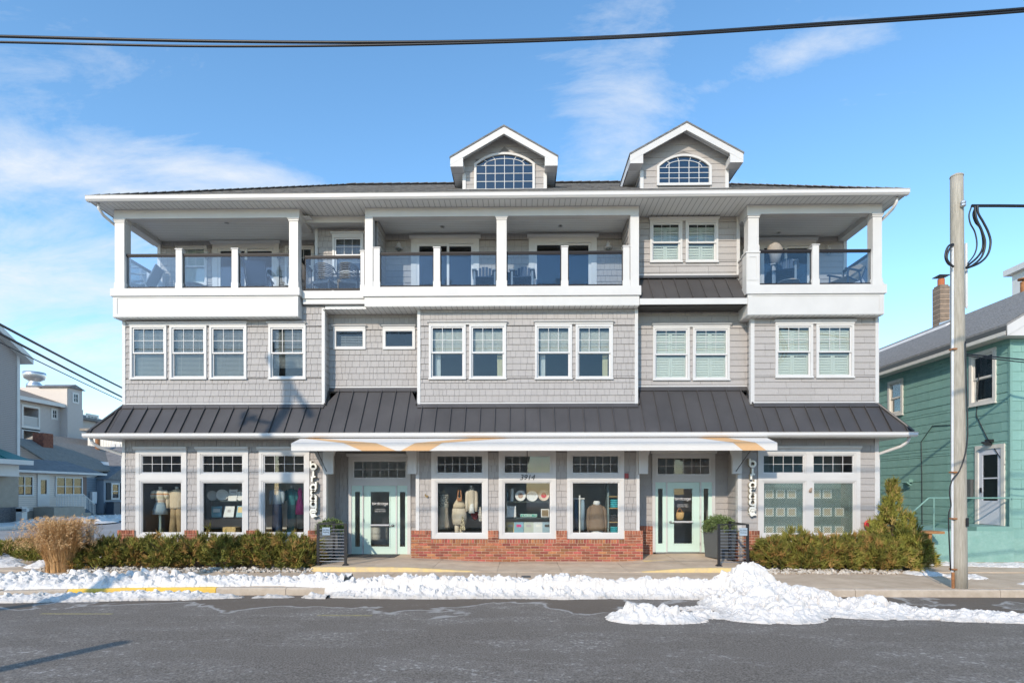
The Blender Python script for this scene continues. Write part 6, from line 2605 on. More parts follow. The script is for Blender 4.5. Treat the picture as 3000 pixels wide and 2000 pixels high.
gwin(hA)
gwin(hB)
a, b, c, d = hD
def ringx(x0, x1, a, b, c, d, hole):
    mb = MB()
    for p, q, r_, s_ in rects_minus(a, b, c, d, (hole,)):
        mb.box(x0, x1, p, q, r_, s_)
    return mb
for hh in (hD, hS):
    a, b, c, d = hh
    f = ringx(GX - .05, GX + .1, a - .02, b + .02, c, d + .02, (a + .1, b - .1, c - 1, d - .1)).build('door_frame', M['creamtrim'], gh)
    lf = ringx(GX - .02, GX + .02, a + .1, b - .1, c + .02, d - .1, (a + .24, b - .24, c + .75, d - .28)).build('door', M['stormdoor'], f)
    MB().box(GX - .002, GX + .002, a + .24, b - .24, c + .75, d - .28).build('pane', M['glass'], lf)
    MB().box(GX - .012, GX + .012, a + .24, b - .24, (c + d) / 2 + .2, (c + d) / 2 + .24).build('glazing_bar', M['stormdoor'], lf)
    MB().box(GX + .08, GX + .11, a + .1, b - .1, c, d - .1).build('inner_door', M['creamtrim'], f)
    MB().box(GX - .06, GX - .02, b - .22, b - .18, c + 1.0, c + 1.15).build('door_handle', M['black'], lf)
# stoop with pipe rail
st_ = thing('house_stoop', 'turquoise concrete stoop and pipe railing by the house side door', 'stoop', (13, 17.8, 0))
MB().box(11.85, GX - .045, 16.62, 19.6, 0, 1.06).build('stoop_block', M['tealwall'], st_)
MB().box(13.3, GX - .046, 16.65, 18.4, 1.0605, 1.19).build('door_step', M['tealpaint'], st_)
zr_ = 2.02
MB().tube([(11.95, 16.7, zr_), (14.38, 16.7, zr_)], .022, 8).build('handrail', M['tealpaint'], st_)
MB().tube([(11.95, 16.7, zr_), (11.2, 16.7, 1.35)], .022, 8).build('handrail', M['tealpaint'], st_)
for x in (12.1, 14.3):
    MB().tube([(x, 16.7, 1.05), (x, 16.7, zr_)], .02, 8).build('rail_post', M['tealpaint'], st_)
for i, (w, h_) in enumerate(((.55, .12), (.4, .1))):
    pass
solid('wooden_bench', 'weathered brown wooden bench half hidden behind the tall juniper', 'bench',
      MB().box(10.95, 11.9, 16.0, 16.5, 1.02, 1.09).box(11.0, 11.08, 16.05, 16.45, .15, 1.02).box(11.5, 11.58, 16.05, 16.45, .15, 1.02).box(11.0, 11.58, 16.08, 16.13, .72, .9), pmat('bench_wood', (.26, .11, .05), .7, c2=(.42, .22, .08), scale=8, stretch=(1, 6, 6)))
# lamp over the door, meter box
MB().box(GX - .14, GX - .02, 17.35, 17.55, 3.72, 3.80).cbox((GX - .16, 17.45, 3.68), (.18, .22, .04), ry=.5).build('door_lamp', M['black'], gh)
MB().box(GX - .12, GX - .02, 18.12, 18.34, 2.0, 2.6).build('meter_box', M['planter'], gh)
MB().box(GX - .16, GX - .02, 20.9, 21.1, 2.55, 2.66).cbox((GX - .18, 21.0, 2.5), (.2, .26, .05), ry=.6).build('flood_lamp', M['tealpaint'], gh)
MB().tube([(GX - .03, 20.4, .9), (GX - .03, 20.42, 2.8), (GX - .03, 20.45, 4.0), (GX - .03, 19.9, 4.5), (GX - .03, 18.9, 4.42)], .012, 6).build('wall_cable', M['rubber'], gh)
MB().tube([(GX - .03, 17.9, 5.9), (GX - .03, 18.0, 4.6), (GX - .04, 17.6, 3.9), (GX - .03, 16.95, 3.0)], .012, 6).build('wall_cable', M['rubber'], gh)

wb = thing('white_building', 'tall white building just showing behind the grey house roof', 'building', (42, 44, 0))
xw, yw = 30.0, 30.0 * FPX / (2945 - 1526)
zw_ = PZ(806, 2945, yw)
MB().box(xw, xw + 14, 22, yw, 0, zw_).build('wall', M['white'], wb)
MB().box(xw - .3, xw + 14.3, 21.7, yw + .3, zw_ + .001, zw_ + .35).build('roof', M['white'], wb)

# ================================================================== poles and cables
YPO = 12.12
XPO = PX(2811, YPO)
up = thing('utility_pole', 'weathered wooden utility pole with conduits and looped cables by the kerb', 'pole', (XPO, YPO, .16))
ZPT = PZ(518, 2800, YPO)
mb = MB()
n = 14
pts_, rad_ = [], []
for i in range(n):
    t = i / (n - 1)
    pts_.append((XPO - .06 * t, YPO, .1 + (ZPT - .1) * t))
    rad_.append(.143 - .027 * t)
mb.tube(pts_, rad_, 20)
sh = mb.build('pole_shaft', M['polewood'], up, smooth=True)
# slanted sawn top
MB().lathe([(.124, 0), (.12, .03), (.05, .07), (.01, .08)], (XPO - .06, YPO, ZPT - .01), 18).build('pole_top', M['polewood'], up)
for sx, z0_, z1_, rr_ in ((-1, .16, PZ(728, 2790, YPO), .024), (1, PZ(900, 2830, YPO), PZ(715, 2830, YPO), .026), (1, PZ(905, 2830, YPO), PZ(715, 2830, YPO), .02)):
    x = XPO + sx * (.165 if sx < 0 else .155) - (.03 if sx > 0 else .01)
    MB().tube([(x, YPO - .03, z0_), (x + sx * -.01, YPO - .03, z1_)], rr_, 10).build('conduit', M['pvc'], up)
MB().tube([(XPO - .175, YPO - .05, .16), (XPO - .175, YPO - .05, .5)], .03, 10).build('conduit_foot', M['rust'], up)
for z_ in (.55, 1.62, 2.6, 5.2):
    MB().box(XPO - .21, XPO - .12, YPO - .1, YPO + .02, z_, z_ + .03).build('strap', M['rust'], up)
pc = lambda px, py, y=YPO - .05: (PX(px, y), y, PZ(py, px, y))
# ground wire and loops
def sag(a, b, d, n=14):
    a, b = Vector(a), Vector(b)
    return [tuple(a + (b - a) * (i / n) - Vector((0, 0, 4 * d * (i / n) * (1 - i / n)))) for i in range(n + 1)]


def spline(ps, n=6):
    out = []
    P = [Vector(p) for p in ps]
    for i in range(len(P) - 1):
        p0, p1, p2, p3 = P[max(i - 1, 0)], P[i], P[i + 1], P[min(i + 2, len(P) - 1)]
        for k in range(n):
            t = k / n
            out.append(tuple(.5 * ((2 * p1) + (-p0 + p2) * t + (2 * p0 - 5 * p1 + 4 * p2 - p3) * t * t + (-p0 + 3 * p1 - 3 * p2 + p3) * t ** 3)))
    out.append(tuple(P[-1]))
    return out


MB().tube(spline([pc(2828, 1000, YPO - .17), pc(2832, 1150, YPO - .17), pc(2834, 1290, YPO - .17), pc(2815, 1370, YPO - .17), pc(2790, 1405, YPO - .17), pc(2782, 1440, YPO - .17), pc(2786, 1480, YPO - .17), pc(2779, 1520, YPO - .17), pc(2785, 1670, YPO - .17)]), .013, 6).build('loose_cable', M['rubber'], up, smooth=True)
for k, pts_ in enumerate((
        [(2862, 602), (2852, 625), (2858, 650), (2872, 668), (2880, 700), (2878, 730), (2862, 755), (2835, 778)],
        [(2864, 602), (2866, 625), (2880, 650), (2895, 680), (2902, 710), (2894, 745), (2870, 770), (2832, 786)],
        [(2846, 606), (2839, 630), (2843, 655), (2856, 680), (2862, 715), (2855, 745), (2835, 772)],
        [(2793, 715), (2780, 720), (2772, 735), (2770, 755), (2778, 772), (2792, 780)],
        [(2793, 718), (2784, 726), (2776, 742), (2774, 758), (2782, 772), (2794, 782)],
        [(2856, 604), (2860, 640), (2876, 675), (2886, 712), (2876, 752), (2848, 778), (2830, 783)])):
    MB().tube(spline([pc(p, q, YPO - .1 - .03 * (k % 3)) for p, q in pts_]), .021 if k != 2 else .014, 8).build('cable_loop', M['rubber'], up, smooth=True)
MB().lathe([(.03, 0), (.05, .02), (.05, .05), (.03, .06), (.05, .08), (.05, .11), (.03, .13)], pc(2822, 606, YPO - .16), 12).build('insulator', M['foil'], up)
MB().box(*[q for q in (pc(2818, 1540)[0], pc(2826, 1540)[0])], YPO - .165, YPO - .155, PZ(1540, 2820, YPO), PZ(1515, 2820, YPO)).build('number_plate', M['black'], up)
g_ = 'overhead cables'
c1 = MB().tube(sag(pc(2846, 603), (16.5, 11.0, 7.2), -.12), .03, 6)
solid('overhead_cable', 'black twisted service cable leaving the pole insulator to the right', 'cable', c1, M['rubber'])
c1 = MB().tube(sag(pc(2832, 1037), (17.0, 12.6, 4.6), .03), .014, 6)
solid('overhead_cable', 'thin cable from the pole at house window height', 'cable', c1, M['rubber'])
c1 = MB().tube(sag(pc(2832, 1042), (17.0, 12.3, 4.35), .03), .011, 6)
solid('overhead_cable', 'lower thin cable from the pole at house window height', 'cable', c1, M['rubber'])
# the pair of lines crossing the whole sky, strung on poles either side out of view
YW = 5.2
for i, (q, rr_, lb) in enumerate((([(-2500, 40), (-1200, 78), (-500, 95), (0, 107), (600, 121), (1200, 124), (1800, 108), (2400, 70), (3000, 26), (3500, -25), (4200, -105), (5200, -230)], .0125, 'thick black line spanning the whole sky, the upper of two'),
                                  ([(-2500, 70), (-1200, 105), (-500, 117), (0, 124), (600, 136), (1200, 131), (1800, 112), (2400, 76), (3000, 34), (3500, -15), (4200, -95), (5200, -220)], .010, 'thick black line spanning the whole sky, the lower of two'))):
    c1 = MB().tube(spline([(PX(p, YW), YW, PZ(y, p, YW)) for p, y in q], 8), rr_, 6)
    solid('overhead_cable', lb, 'cable', c1, M['rubber'], smooth=True)
for (a, b, rr_, lb) in (((-10, 945), (370, 1142), .035, 'upper black cable descending to the left wall of the grey building'), ((-10, 972), (370, 1169), .035, 'middle black cable descending to the left wall of the grey building'),
                        ((-10, 998), (370, 1180), .016, 'thin lowest cable descending to the left wall of the grey building')):
    p0 = (PX(a[0], 15), 15, PZ(a[1], a[0], 15))
    p1 = (PX(b[0], 25), 25, PZ(b[1], b[0], 25))
    solid('overhead_cable', lb, 'cable', MB().tube(sag(p0, p1, .02), rr_, 6), M['rubber'])
# pole across the road whose shadow falls on the facade
op = thing('utility_pole', 'tall utility pole across the road whose shadow falls on the facade', 'pole', (-13.3, 1.8, 0))
bx_, by_ = -6.86 - .44 * 14.7, 1.8
hp = 14.4
MB().tube([(bx_, by_, -.2), (bx_, by_, hp)], [.19, .15], 14).build('pole_shaft', M['polewood'], op)
MB().beam((bx_, by_ - 2.0, hp - .55), (bx_, by_ + 1.3, hp - .55), .14, .16, up=(0, 0, 1)).build('cross_arm', M['polewood'], op)
MB().beam((bx_ - 1.15, by_, hp - 1.75), (bx_, by_, hp - 2.05), .07, .10).build('cross_arm', M['polewood'], op)
for dx, dz in ((-1.1, -1.7), (-.8, -1.85), (-.95, -2.1), (0, 0)):
    MB().lathe([(.07, 0), (.11, .05), (.08, .1), (.11, .15), (.05, .2)], (bx_ + dx, by_, hp + dz), 10).build('insulator', M['foil'], op)
MB().lathe([(.18, 0), (.2, .03), (.2, .55), (.17, .6)], (bx_ - .62, by_, hp - 4.45), 14).build('transformer', M['pvc'], op)
sp = thing('utility_pole', 'plain pole across the road whose shadow tip lies on the tarmac', 'pole', (-8.6, 1.1, 0))
MB().tube([(-8.6, 1.1, -.2), (-8.6, 1.1, 3.95)], [.14, .13], 12).build('pole_shaft', M['polewood'], sp)
for i, z_ in enumerate((10.2, 11.3)):
    solid('overhead_cable', 'high line on the pole across the road, %s' % ('lower' if i == 0 else 'upper'), 'cable', MB().tube(sag((-45, by_, z_ + .3), (45, by_, z_ + .8), .6, 24), .03, 6), M['rubber'])

# ================================================================== houses across the side street
M['lapgrey'] = stripes(pmat('lap_grey', (.48, .44, .42), .7, var=.04, scale=1), 2, .14, .6, .12)
M['lapcream'] = stripes(pmat('lap_cream', (.66, .58, .51), .7, var=.04, scale=1), 2, .14, .6, .12)
M['lapblue'] = stripes(pmat('lap_blue', (.15, .19, .23), .7, var=.06, scale=1), 2, .2, .6, .12)
M['lapslate'] = stripes(pmat('lap_slate', (.33, .29, .275), .7, var=.04, scale=1), 2, .12, .6, .12)
M['roofbrown'] = pmat('roof_brown', (.17, .145, .12), .9, c2=(.30, .265, .225), scale=3, stretch=(1, 6, 1), bump=.6, bscale=10, detail=8)
M['roofblue'] = pmat('roof_slate', (.12, .12, .125), .85, c2=(.22, .215, .21), scale=2, stretch=(1, 3, 1), bump=.3)
M['stone'] = pmat('ledge_stone', (.06, .06, .065), .85, c2=(.20, .19, .19), scale=5, stretch=(2, 2, 7), bump=.8, bscale=8)
M['stucco'] = pmat('stucco', (.33, .29, .24), .9, var=.08, scale=3)
M['greenmetal'] = pmat('green_metal', (.03, .17, .16), .45, metal=.2)


def house(name, label, loc):
    return thing(name, label, 'house', loc)


def facade_win(parent, X, y0, y1, z0, z1, panes=1, rows=2, trim_=.12, mat='white', glass_='glassfar'):
    """A window in a wall facing +x."""
    w = ringx(X, X + .06, y0, y1, z0, z1, (y0 + trim_, y1 - trim_, z0 + trim_, z1 - trim_)).build('window', M[mat], parent)
    a, b, c, d = y0 + trim_, y1 - trim_, z0 + trim_, z1 - trim_
    MB().box(X + .001, X + .006, a, b, c, d).build('curtain', M['blindgrey'], w)
    MB().box(X + .01, X + .02, a, b, c, d).build('pane', M[glass_], w)
    mb = MB()
    for i in range(1, panes):
        q = a + (b - a) * i / panes
        mb.box(X + .02, X + .05, q - .04, q + .04, c, d)
    for i in range(1, rows):
        q = c + (d - c) * i / rows
        mb.box(X + .021, X + .045, a, b, q - .03, q + .03)
    mb.build('muntins', M['white'], w)
    return w


# A: tall shingled building with a green metal canopy
A = thing('corner_building', 'tall shaded grey sided building with green metal canopy and stone base', 'building', (-41, 32, 0))
AX = -34.0
MB().prismx([(26, 1.2), (37.6, 1.2), (37.6, 11.5), (32, 15.0), (26, 11.5)], -48, AX).build('wall', M['lapslate'], A)
MB().box(AX - .2, AX + .05, 37.45, 37.65, 4.0, 11.4).build('corner_board', M['white'], A)
for s in (-1, 1):
    yb2 = 32 + s * 6.2
    pl = [(32, 15.35), (yb2, 11.35), (yb2, 10.95), (32, 14.95)]
    MB().prismx(pl, -48.8, AX + .5).build('roof', M['white'], A)
cz = MB().add([(AX + 1.9, 24.8, 4.25), (AX + 1.9, 36.5, 4.25), (AX, 35.3, 5.25), (AX, 26, 5.25), (AX, 36.4, 4.25)], [(0, 1, 2, 3), (1, 4, 2)]).build('canopy', M['greenmetal'], A)
for i in range(10):
    y = 27 + i * .85
    MB().beam((AX + 1.9, y, 4.27), (AX, y - .1, 5.27), .05, .06).build('canopy_seam', M['greenmetal'], cz)
MB().box(AX, AX + 1.95, 24.8, 36.55, 3.95, 4.245).build('canopy_fascia', M['white'], A)
MB().box(AX + .2, AX + 1.3, 24.8, 36.2, 3.2, 3.945).build('canopy_beam', M['white'], A)
MB().box(-48, AX + .5, 26, 37.0, 1.2, 3.95).build('ground_floor', M['stucco'], A)
MB().box(-48, AX + .65, 25.9, 37.1, 0, 1.2).build('stone_base', M['stone'], A)

# B: low cottage with enclosed porch
B = house('cottage', 'low grey cottage with enclosed window porch, steps and white railing', (-38, 43, 0))
BX = -34.6
zb_ = lambda px, py, X=BX: on_x(px, py, X)
y_a, _ = zb_(36, 1400)
y_b, zeave = zb_(253, 1390)
zflo = 1.15
MB().box(-37.4, BX, y_a - 1.0, y_b, zflo - .3, zeave).build('porch_wall', M['lapcream'], B)
MB().box(-37.4, BX - .05, y_a - 1.0, y_b - .05, 0, zflo - .3).build('foundation', M['stucco'], B)
MB().prism([(BX + .45, zeave), (BX + .45, zeave + .12), (-37.5, zeave + 1.15), (-37.5, zeave)], y_a - 1.4, y_b + 1.5).build('porch_roof', M['roofblue'], B)
MB().box(BX + .44, BX + .56, y_a - 1.4, y_b + 1.5, zeave - .02, zeave + .14).build('gutter', M['white'], B)
for p0, p1, n_ in ((43, 97, 2), (161, 241, 3)):
    ya_, z1_ = zb_(p0, 1397)
    yb2, _ = zb_(p1, 1397)
    _, z0_ = zb_((p0 + p1) / 2, 1453)
    facade_win(B, BX, ya_, yb2, z0_, zeave - .2, n_, 2)
ya_, _ = zb_(108, 1400)
yb2, _ = zb_(143, 1400)
dr = ringx(BX, BX + .07, ya_, yb2, zflo, zeave - .08, (ya_ + .25, yb2 - .25, zflo + .9, zeave - .5)).build('door', M['white'], B)
MB().box(BX + .01, BX + .02, ya_ + .25, yb2 - .25, zflo + .9, zeave - .5).build('pane', M['glassfar'], dr)
MB().box(BX, BX + .05, zb_(242, 1400)[0], zb_(252, 1400)[0], zb_(245, 1452)[1], zeave - .2).build('shutter', pmat('shutter_brown', (.17, .11, .09), .7), B)
MB().box(BX, BX + 1.5, ya_ - .3, zb_(190, 1400)[0], 0, zflo - .05).box(BX, BX + 1.4, zb_(190, 1400)[0], zb_(215, 1400)[0], 0, .6).build('steps', M['stucco'], B)
rl = MB()
y2 = zb_(225, 1400)[0]
for i in range(26):
    y = ya_ + (y2 - ya_) * i / 25
    dz = 0 if y < zb_(190, 1400)[0] else -(y - zb_(190, 1400)[0]) * .7
    rl.box(BX + 1.4, BX + 1.43, y, y + .03, zflo - .0 + dz, zflo + .85 + dz)
rl.box(BX + 1.39, BX + 1.44, ya_, zb_(190, 1400)[0], zflo + .85, zflo + .9)
rl.beam((BX + 1.415, zb_(190, 1400)[0], zflo + .87), (BX + 1.415, y2, zflo + .87 - (y2 - zb_(190, 1400)[0]) * .7), .05, .05)
rl.build('step_railing', M['white'], B)
YG = 44.5
MB().box(-44.2, -37.3, YG, 60, 0, 4.2).build('wall', M['lapcream'], B)
MB().prism([(-44.2, 4.2), (-37.3, 4.2), (-40.75, 6.35)], YG + .002, 59.9).build('gable_wall', M['lapcream'], B)
for s in (-1, 1):
    xe = -40.75 + s * 3.95
    v = [(-40.75, YG - .4, 6.55), (xe, YG - .4, 4.12), (xe, 60.4, 4.12), (-40.75, 60.4, 6.55)]
    v += [(p[0], p[1], p[2] - .14) for p in v]
    fs = [(0, 1, 2, 3), (7, 6, 5, 4), (0, 4, 5, 1), (1, 5, 6, 2), (2, 6, 7, 3), (3, 7, 4, 0)]
    MB().add(v, fs if s < 0 else [f[::-1] for f in fs]).build('roof', M['roofbrown'], B)
MB().box(-40.6, -39.7, 46.2, 47.2, 4.8, 7.1).build('chimney', M['brickm'], B)
MB().tube([(-40.3, 53.0, 6.0), (-40.3, 53.0, 7.3)], .2, 12).build('vent_pipe', M['rust'], B)
# ragged pale patches of missing shingles
for (y, w_) in ((50.5, 2.2), (55.0, 1.8)):
    x = -37.9
    zz_ = lambda x: 6.55 - (x + 40.75) * (2.43 / 3.95) + .012
    MB().add([(x - .25, y, zz_(x - .25)), (x + .3, y - .3, zz_(x + .3)), (x + .35, y + w_ * .6, zz_(x + .35)), (x - .2, y + w_, zz_(x - .2))], [(0, 1, 2, 3)]).build('bare_patch', M['creamtrim'], B)

# C: three storey block with balconies
Cb = thing('apartment_block', 'three storey lavender grey apartment block with recessed balcony and silver roof fan', 'building', (-62, 66, 0))
CXp = -55.0
zc_ = lambda px, py: on_x(px, py, CXp)
y0_, ze_ = zc_(20, 1163)
y1_, _ = zc_(215, 1163)
y2_, _ = zc_(293, 1163)
ybal0, zt_ = zc_(68, 1183)
ybal1, _ = zc_(112, 1183)
zb1_ = zc_(90, 1248)[1]
hb1 = (ybal0, ybal1, zb1_, ze_ - .7)
hb2 = (ybal0, ybal1, zb1_ - 3.1, zb1_ - .55)
ringx(CXp - 3, CXp, y0_, y1_, 0, ze_, hb1)
mb = MB()
for a, b, c, d in rects_minus(y0_, y1_, 0, ze_, (hb1, hb2)):
    mb.box(CXp - 1.5, CXp, a, b, c, d)
mb.box(-70, CXp - 1.5, y0_ + .01, y1_, 0, ze_ - .01)
mb.box(-70, CXp + .9, y1_ - 2.0, y1_ + .4, 0, ze_)
mb.box(-70, CXp - .6, y1_ + .4, y2_, 0, ze_ - 1.0)
mb.build('wall', M['lapgrey'], Cb)
for hb in (hb1, hb2):
    rl = MB()
    for i in range(22):
        y = hb[0] + (hb[1] - hb[0]) * i / 21
        rl.box(CXp - .06, CXp - .02, y - .03, y + .03, hb[2], hb[2] + 1.0)
    rl.box(CXp - .08, CXp, hb[0], hb[1], hb[2] + 1.0, hb[2] + 1.08)
    rl.build('balcony_railing', M['white'], Cb)
    ringx(CXp - .02, CXp + .05, hb[0] - .2, hb[1] + .2, hb[2] - .45, hb[3] + .25, hb).build('balcony_trim', M['white'], Cb)
for p0, p1, q0, q1, n_ in ((149, 169, 1194, 1231, 2), (193, 214, 1201, 1219, 2)):
    facade_win(Cb, CXp, zc_(p0, q0)[0], zc_(p1, q0)[0], zc_(p1, q1)[1], zc_(p0, q0)[1], n_, 2, .25)
facade_win(Cb, CXp - .6, on_x(251, 1220, CXp - .6)[0], on_x(288, 1220, CXp - .6)[0], on_x(270, 1233, CXp - .6)[1], on_x(270, 1213, CXp - .6)[1], 3, 2, .3)
facade_win(Cb, CXp, zc_(148, 1297)[0], zc_(168, 1297)[0], zc_(150, 1310)[1] - 1.4, zc_(150, 1297)[1], 2, 2, .25)
facade_win(Cb, CXp, zc_(30, 1240)[0], zc_(39, 1240)[0], zc_(35, 1225)[1], zc_(35, 1170)[1], 1, 2, .2)
MB().prism([(CXp + .6, ze_), (CXp + .6, ze_ + .3), (-62.5, ze_ + 3.0), (-70.5, ze_)], y0_ - .5, y1_ + .1).build('roof', M['roofbrown'], Cb)
MB().box(CXp + .55, CXp + .7, y0_ - .5, y1_, ze_ - .1, ze_ + .32).build('gutter', M['white'], Cb)
MB().prism([(CXp, ze_ - 1.0), (CXp, ze_ - .75), (-62.5, ze_ + 1.2), (-70.5, ze_ - 1.0)], y1_ + .4, y2_ + 2.4).build('roof', M['roofblue'], Cb)
yt0 = y1_ - 2.0
MB().box(CXp - 5.0, CXp + .85, yt0, y1_ + .3, ze_, ze_ + 2.35).build('roof_tower', M['lapcream'], Cb)
MB().box(CXp + .86, CXp + .9, yt0 + .1, y1_ + .25, ze_, ze_ + 2.3).build('tower_shaded_face', M['lapgrey'], Cb)  # cream body, grey sheet: sunlit and shaded sides put into the colours
facade_win(Cb, CXp + .9, yt0 + .7, yt0 + 1.7, ze_ + .6, ze_ + 1.9, 2, 2, .2)
MB().prismx([(yt0 - .3, ze_ + 2.35), (y1_ + .6, ze_ + 2.35), ((yt0 + y1_) / 2, ze_ + 2.85)], CXp - 2.6, CXp + 1.1).build('tower_roof', M['roofblue'], Cb)
MB().lathe([(.8, 0), (.8, .5), (.55, .75), (.62, .95), (1.0, 1.15), (1.15, 1.6), (1.12, 1.95)], (CXp - 3.9, yt0 + .9, ze_ + 2.35), 18).build('roof_fan', M['foil'], Cb, smooth=True)

# D: small blue house in the shade, E and F roofs behind
D_ = house('blue_house', 'small shaded blue house with gabled porch and dark shutters', (-40, 54, 0))
DXp = -37.0
zd = lambda px, py: on_x(px, py, DXp)
ya_, _ = zd(250, 1400)
yb2, _ = zd(420, 1400)
MB().box(-44, DXp, ya_, yb2, 0, 3.4).build('wall', M['lapblue'], D_)
MB().box(DXp, DXp + .6, zd(284, 1400)[0], yb2, .3, 3.3).build('porch', pmat('blue_porch', (.24, .28, .33), .7), D_)
MB().prismx([(zd(280, 1400)[0], 3.3), (yb2 + 4, 3.3), ((zd(280, 1400)[0] + yb2 + 4) / 2 + 1, 6.6)], -44, DXp + 1.0).build('roof', M['roofblue'], D_)
facade_win(D_, DXp + .6, zd(305, 1400)[0], zd(330, 1400)[0], 1.5, 3.0, 1, 2, .15)
for p0, p1 in ((291, 303), (332, 345)):
    MB().box(DXp + .6, DXp + .66, zd(p0, 1400)[0], zd(p1, 1400)[0], 1.5, 3.0).build('shutter', M['insidedark'], D_)
MB().box(DXp + .02, DXp + .25, zd(262, 1400)[0], zd(276, 1400)[0], 1.2, 2.2).build('meter_box', M['pvc'], D_)
for i, p in enumerate((280, 312)):
    y, _ = zd(p, 1500)
    solid('rubbish_bin', 'dark blue wheeled bin by the blue house porch, %s' % ('beside the meter box' if i == 0 else 'under the window'), 'bin', MB().prismz([(DXp + .9, y), (DXp + 1.6, y), (DXp + 1.6, y + .8), (DXp + .9, y + .8)], .2, 1.25).box(DXp + .86, DXp + 1.64, y - .04, y + .84, 1.2505, 1.33), pmat('bin', (.03, .05, .08), .5))
E_ = house('brown_roof_house', 'house with long tan brown shingle roof behind the cottage chimney', (-50, 66, 0))
MB().box(-58, -45, 58, 84, 0, 4.9).build('wall', M['lapcream'], E_)
MB().prism([(-45, 4.9), (-50, 8.2), (-58, 4.9)], 57.5, 84).build('roof', M['roofbrown'], E_)
MB().lathe([(.25, 0), (.25, .3), (.42, .45), (.42, .8), (.2, .95)], (-49.8, 68, 8.1), 12).build('roof_vent', M['foil'], E_)
F_ = house('white_annex', 'cream white annex with vertical boards under the eave of the grey building', (-40, 66, 0))
xf0, xf1 = PX(257, 62), PX(372, 62)
MB().box(xf0, xf1 + 3, 62, 70, 0, PZ(1262, 300, 62)).build('wall', stripes(pmat('board_white', (.72, .68, .60), .7), 0, .3, .6, .12), F_)
wn_ = MB()
for p in (332, 346):
    wn_.box(PX(p, 62) - .3, PX(p, 62) + .3, 61.94, 62.0, PZ(1318, 340, 62), PZ(1300, 340, 62))
wn_.build('window', M['white'], F_)
MB().box(xf0 - .6, xf1 + 3, 61.6, 70.4, PZ(1262, 300, 62), PZ(1255, 300, 62)).build('roof', M['roofbrown'], F_)
# white post box at the far kerb
t = thing('white_post', 'small white post standing in snow by the cottage', 'post', (*[q for q in (-33, 36)], 0))
MB().box(-33.1, -32.7, 36.4, 36.8, .1, 1.2).build('post_shaft', M['white'], t)
MB().box(-33.1, -32.4, 36.4, 36.6, .9, 1.1).build('post_arm', M['white'], t)
# ================================================================== houses across the road (they show in the glass)
for i, (x, w, d, h_, c) in enumerate(((-31, 10, 9, 6.0, 'lapgrey'), (-17, 9, 9, 5.6, 'lapcream'), (-4, 9, 9, 5.2, 'lapblue'), (9, 10, 9, 5.8, 'lapcream'), (22, 9, 9, 5.5, 'lapgrey'), (34, 10, 9, 6, 'lapslate'))):
    t = thing('opposite_house', 'house across the road seen only in reflections, %s' % ('grey end house', 'cream house', 'blue house', 'wide cream house', 'grey house', 'slate end house')[i], 'house', (x, -22, 0))
    MB().box(x - w / 2, x + w / 2, -26, -17, 0.2, h_).build('wall', M[c], t)
    MB().prismx([(-26.6, h_), (-16.4, h_), (-21.5, h_ + 2.4)], x - w / 2 - .3, x + w / 2 + .3).build('roof', M['roofbrown'], t)
    for k in (-1, 1):
        MB().box(x + k * w / 4 - .6, x + k * w / 4 + .6, -16.99, -16.94, 1.2, 2.7).build('window', M['white'], t)


# ================================================================== shop displays
def loft(rings, n=16, mb=None):
    """rings: (cx, cy, z, rx, ry) from the bottom up."""
    mb = mb or MB()
    v, f = [], []
    for cx, cy, z, rx, ry in rings:
        for k in range(n):
            t = 2 * math.pi * k / n
            v.append((cx + rx * math.cos(t), cy + ry * math.sin(t), z))
    for i in range(len(rings) - 1):
        for k in range(n):
            a, b = i * n + k, i * n + (k + 1) % n
            f.append((a, b, b + n, a + n))
    f += [tuple(range(n - 1, -1, -1)), tuple((len(rings) - 1) * n + k for k in range(n))]
    return mb.add(v, f)


def cloth(name, c, c2=None, sc=6, stretch=(1, 1, 1)):
    return pmat(name, c, .85, c2=c2 or tuple(q * .8 for q in c), scale=sc, stretch=stretch, bump=.3, bscale=40)


def knit(name, c, bands):
    """Horizontal knitted bands up the garment (world height)."""
    m = pmat(name, c, .9, bump=.4, bscale=90)
    n, l = m.node_tree.nodes, m.node_tree.links
    tc = n.new('ShaderNodeTexCoord')
    sp = n.new('ShaderNodeSeparateXYZ')
    l.new(tc.outputs['Object'], sp.inputs[0])
    w = n.new('ShaderNodeMapRange')
    w.inputs['From Min'].default_value = bands[0]
    w.inputs['From Max'].default_value = bands[1]
    l.new(sp.outputs[2], w.inputs[0])
    r = n.new('ShaderNodeValToRGB')
    r.color_ramp.interpolation = 'CONSTANT'
    els = r.color_ramp.elements
    els[0].position, els[0].color = 0, (*c, 1)
    els[1].position, els[1].color = .12, (.42, .20, .10, 1)
    for p, q in ((.17, c), (.30, (.60, .55, .38)), (.48, c), (.58, (.45, .17, .08)), (.64, (.70, .50, .25)), (.70, c)):
        e = els.new(p)
        e.color = (*q, 1)
    l.new(w.outputs[0], r.inputs[0])
    l.new(r.outputs[0], n['Principled BSDF'].inputs['Base Color'])
    return m


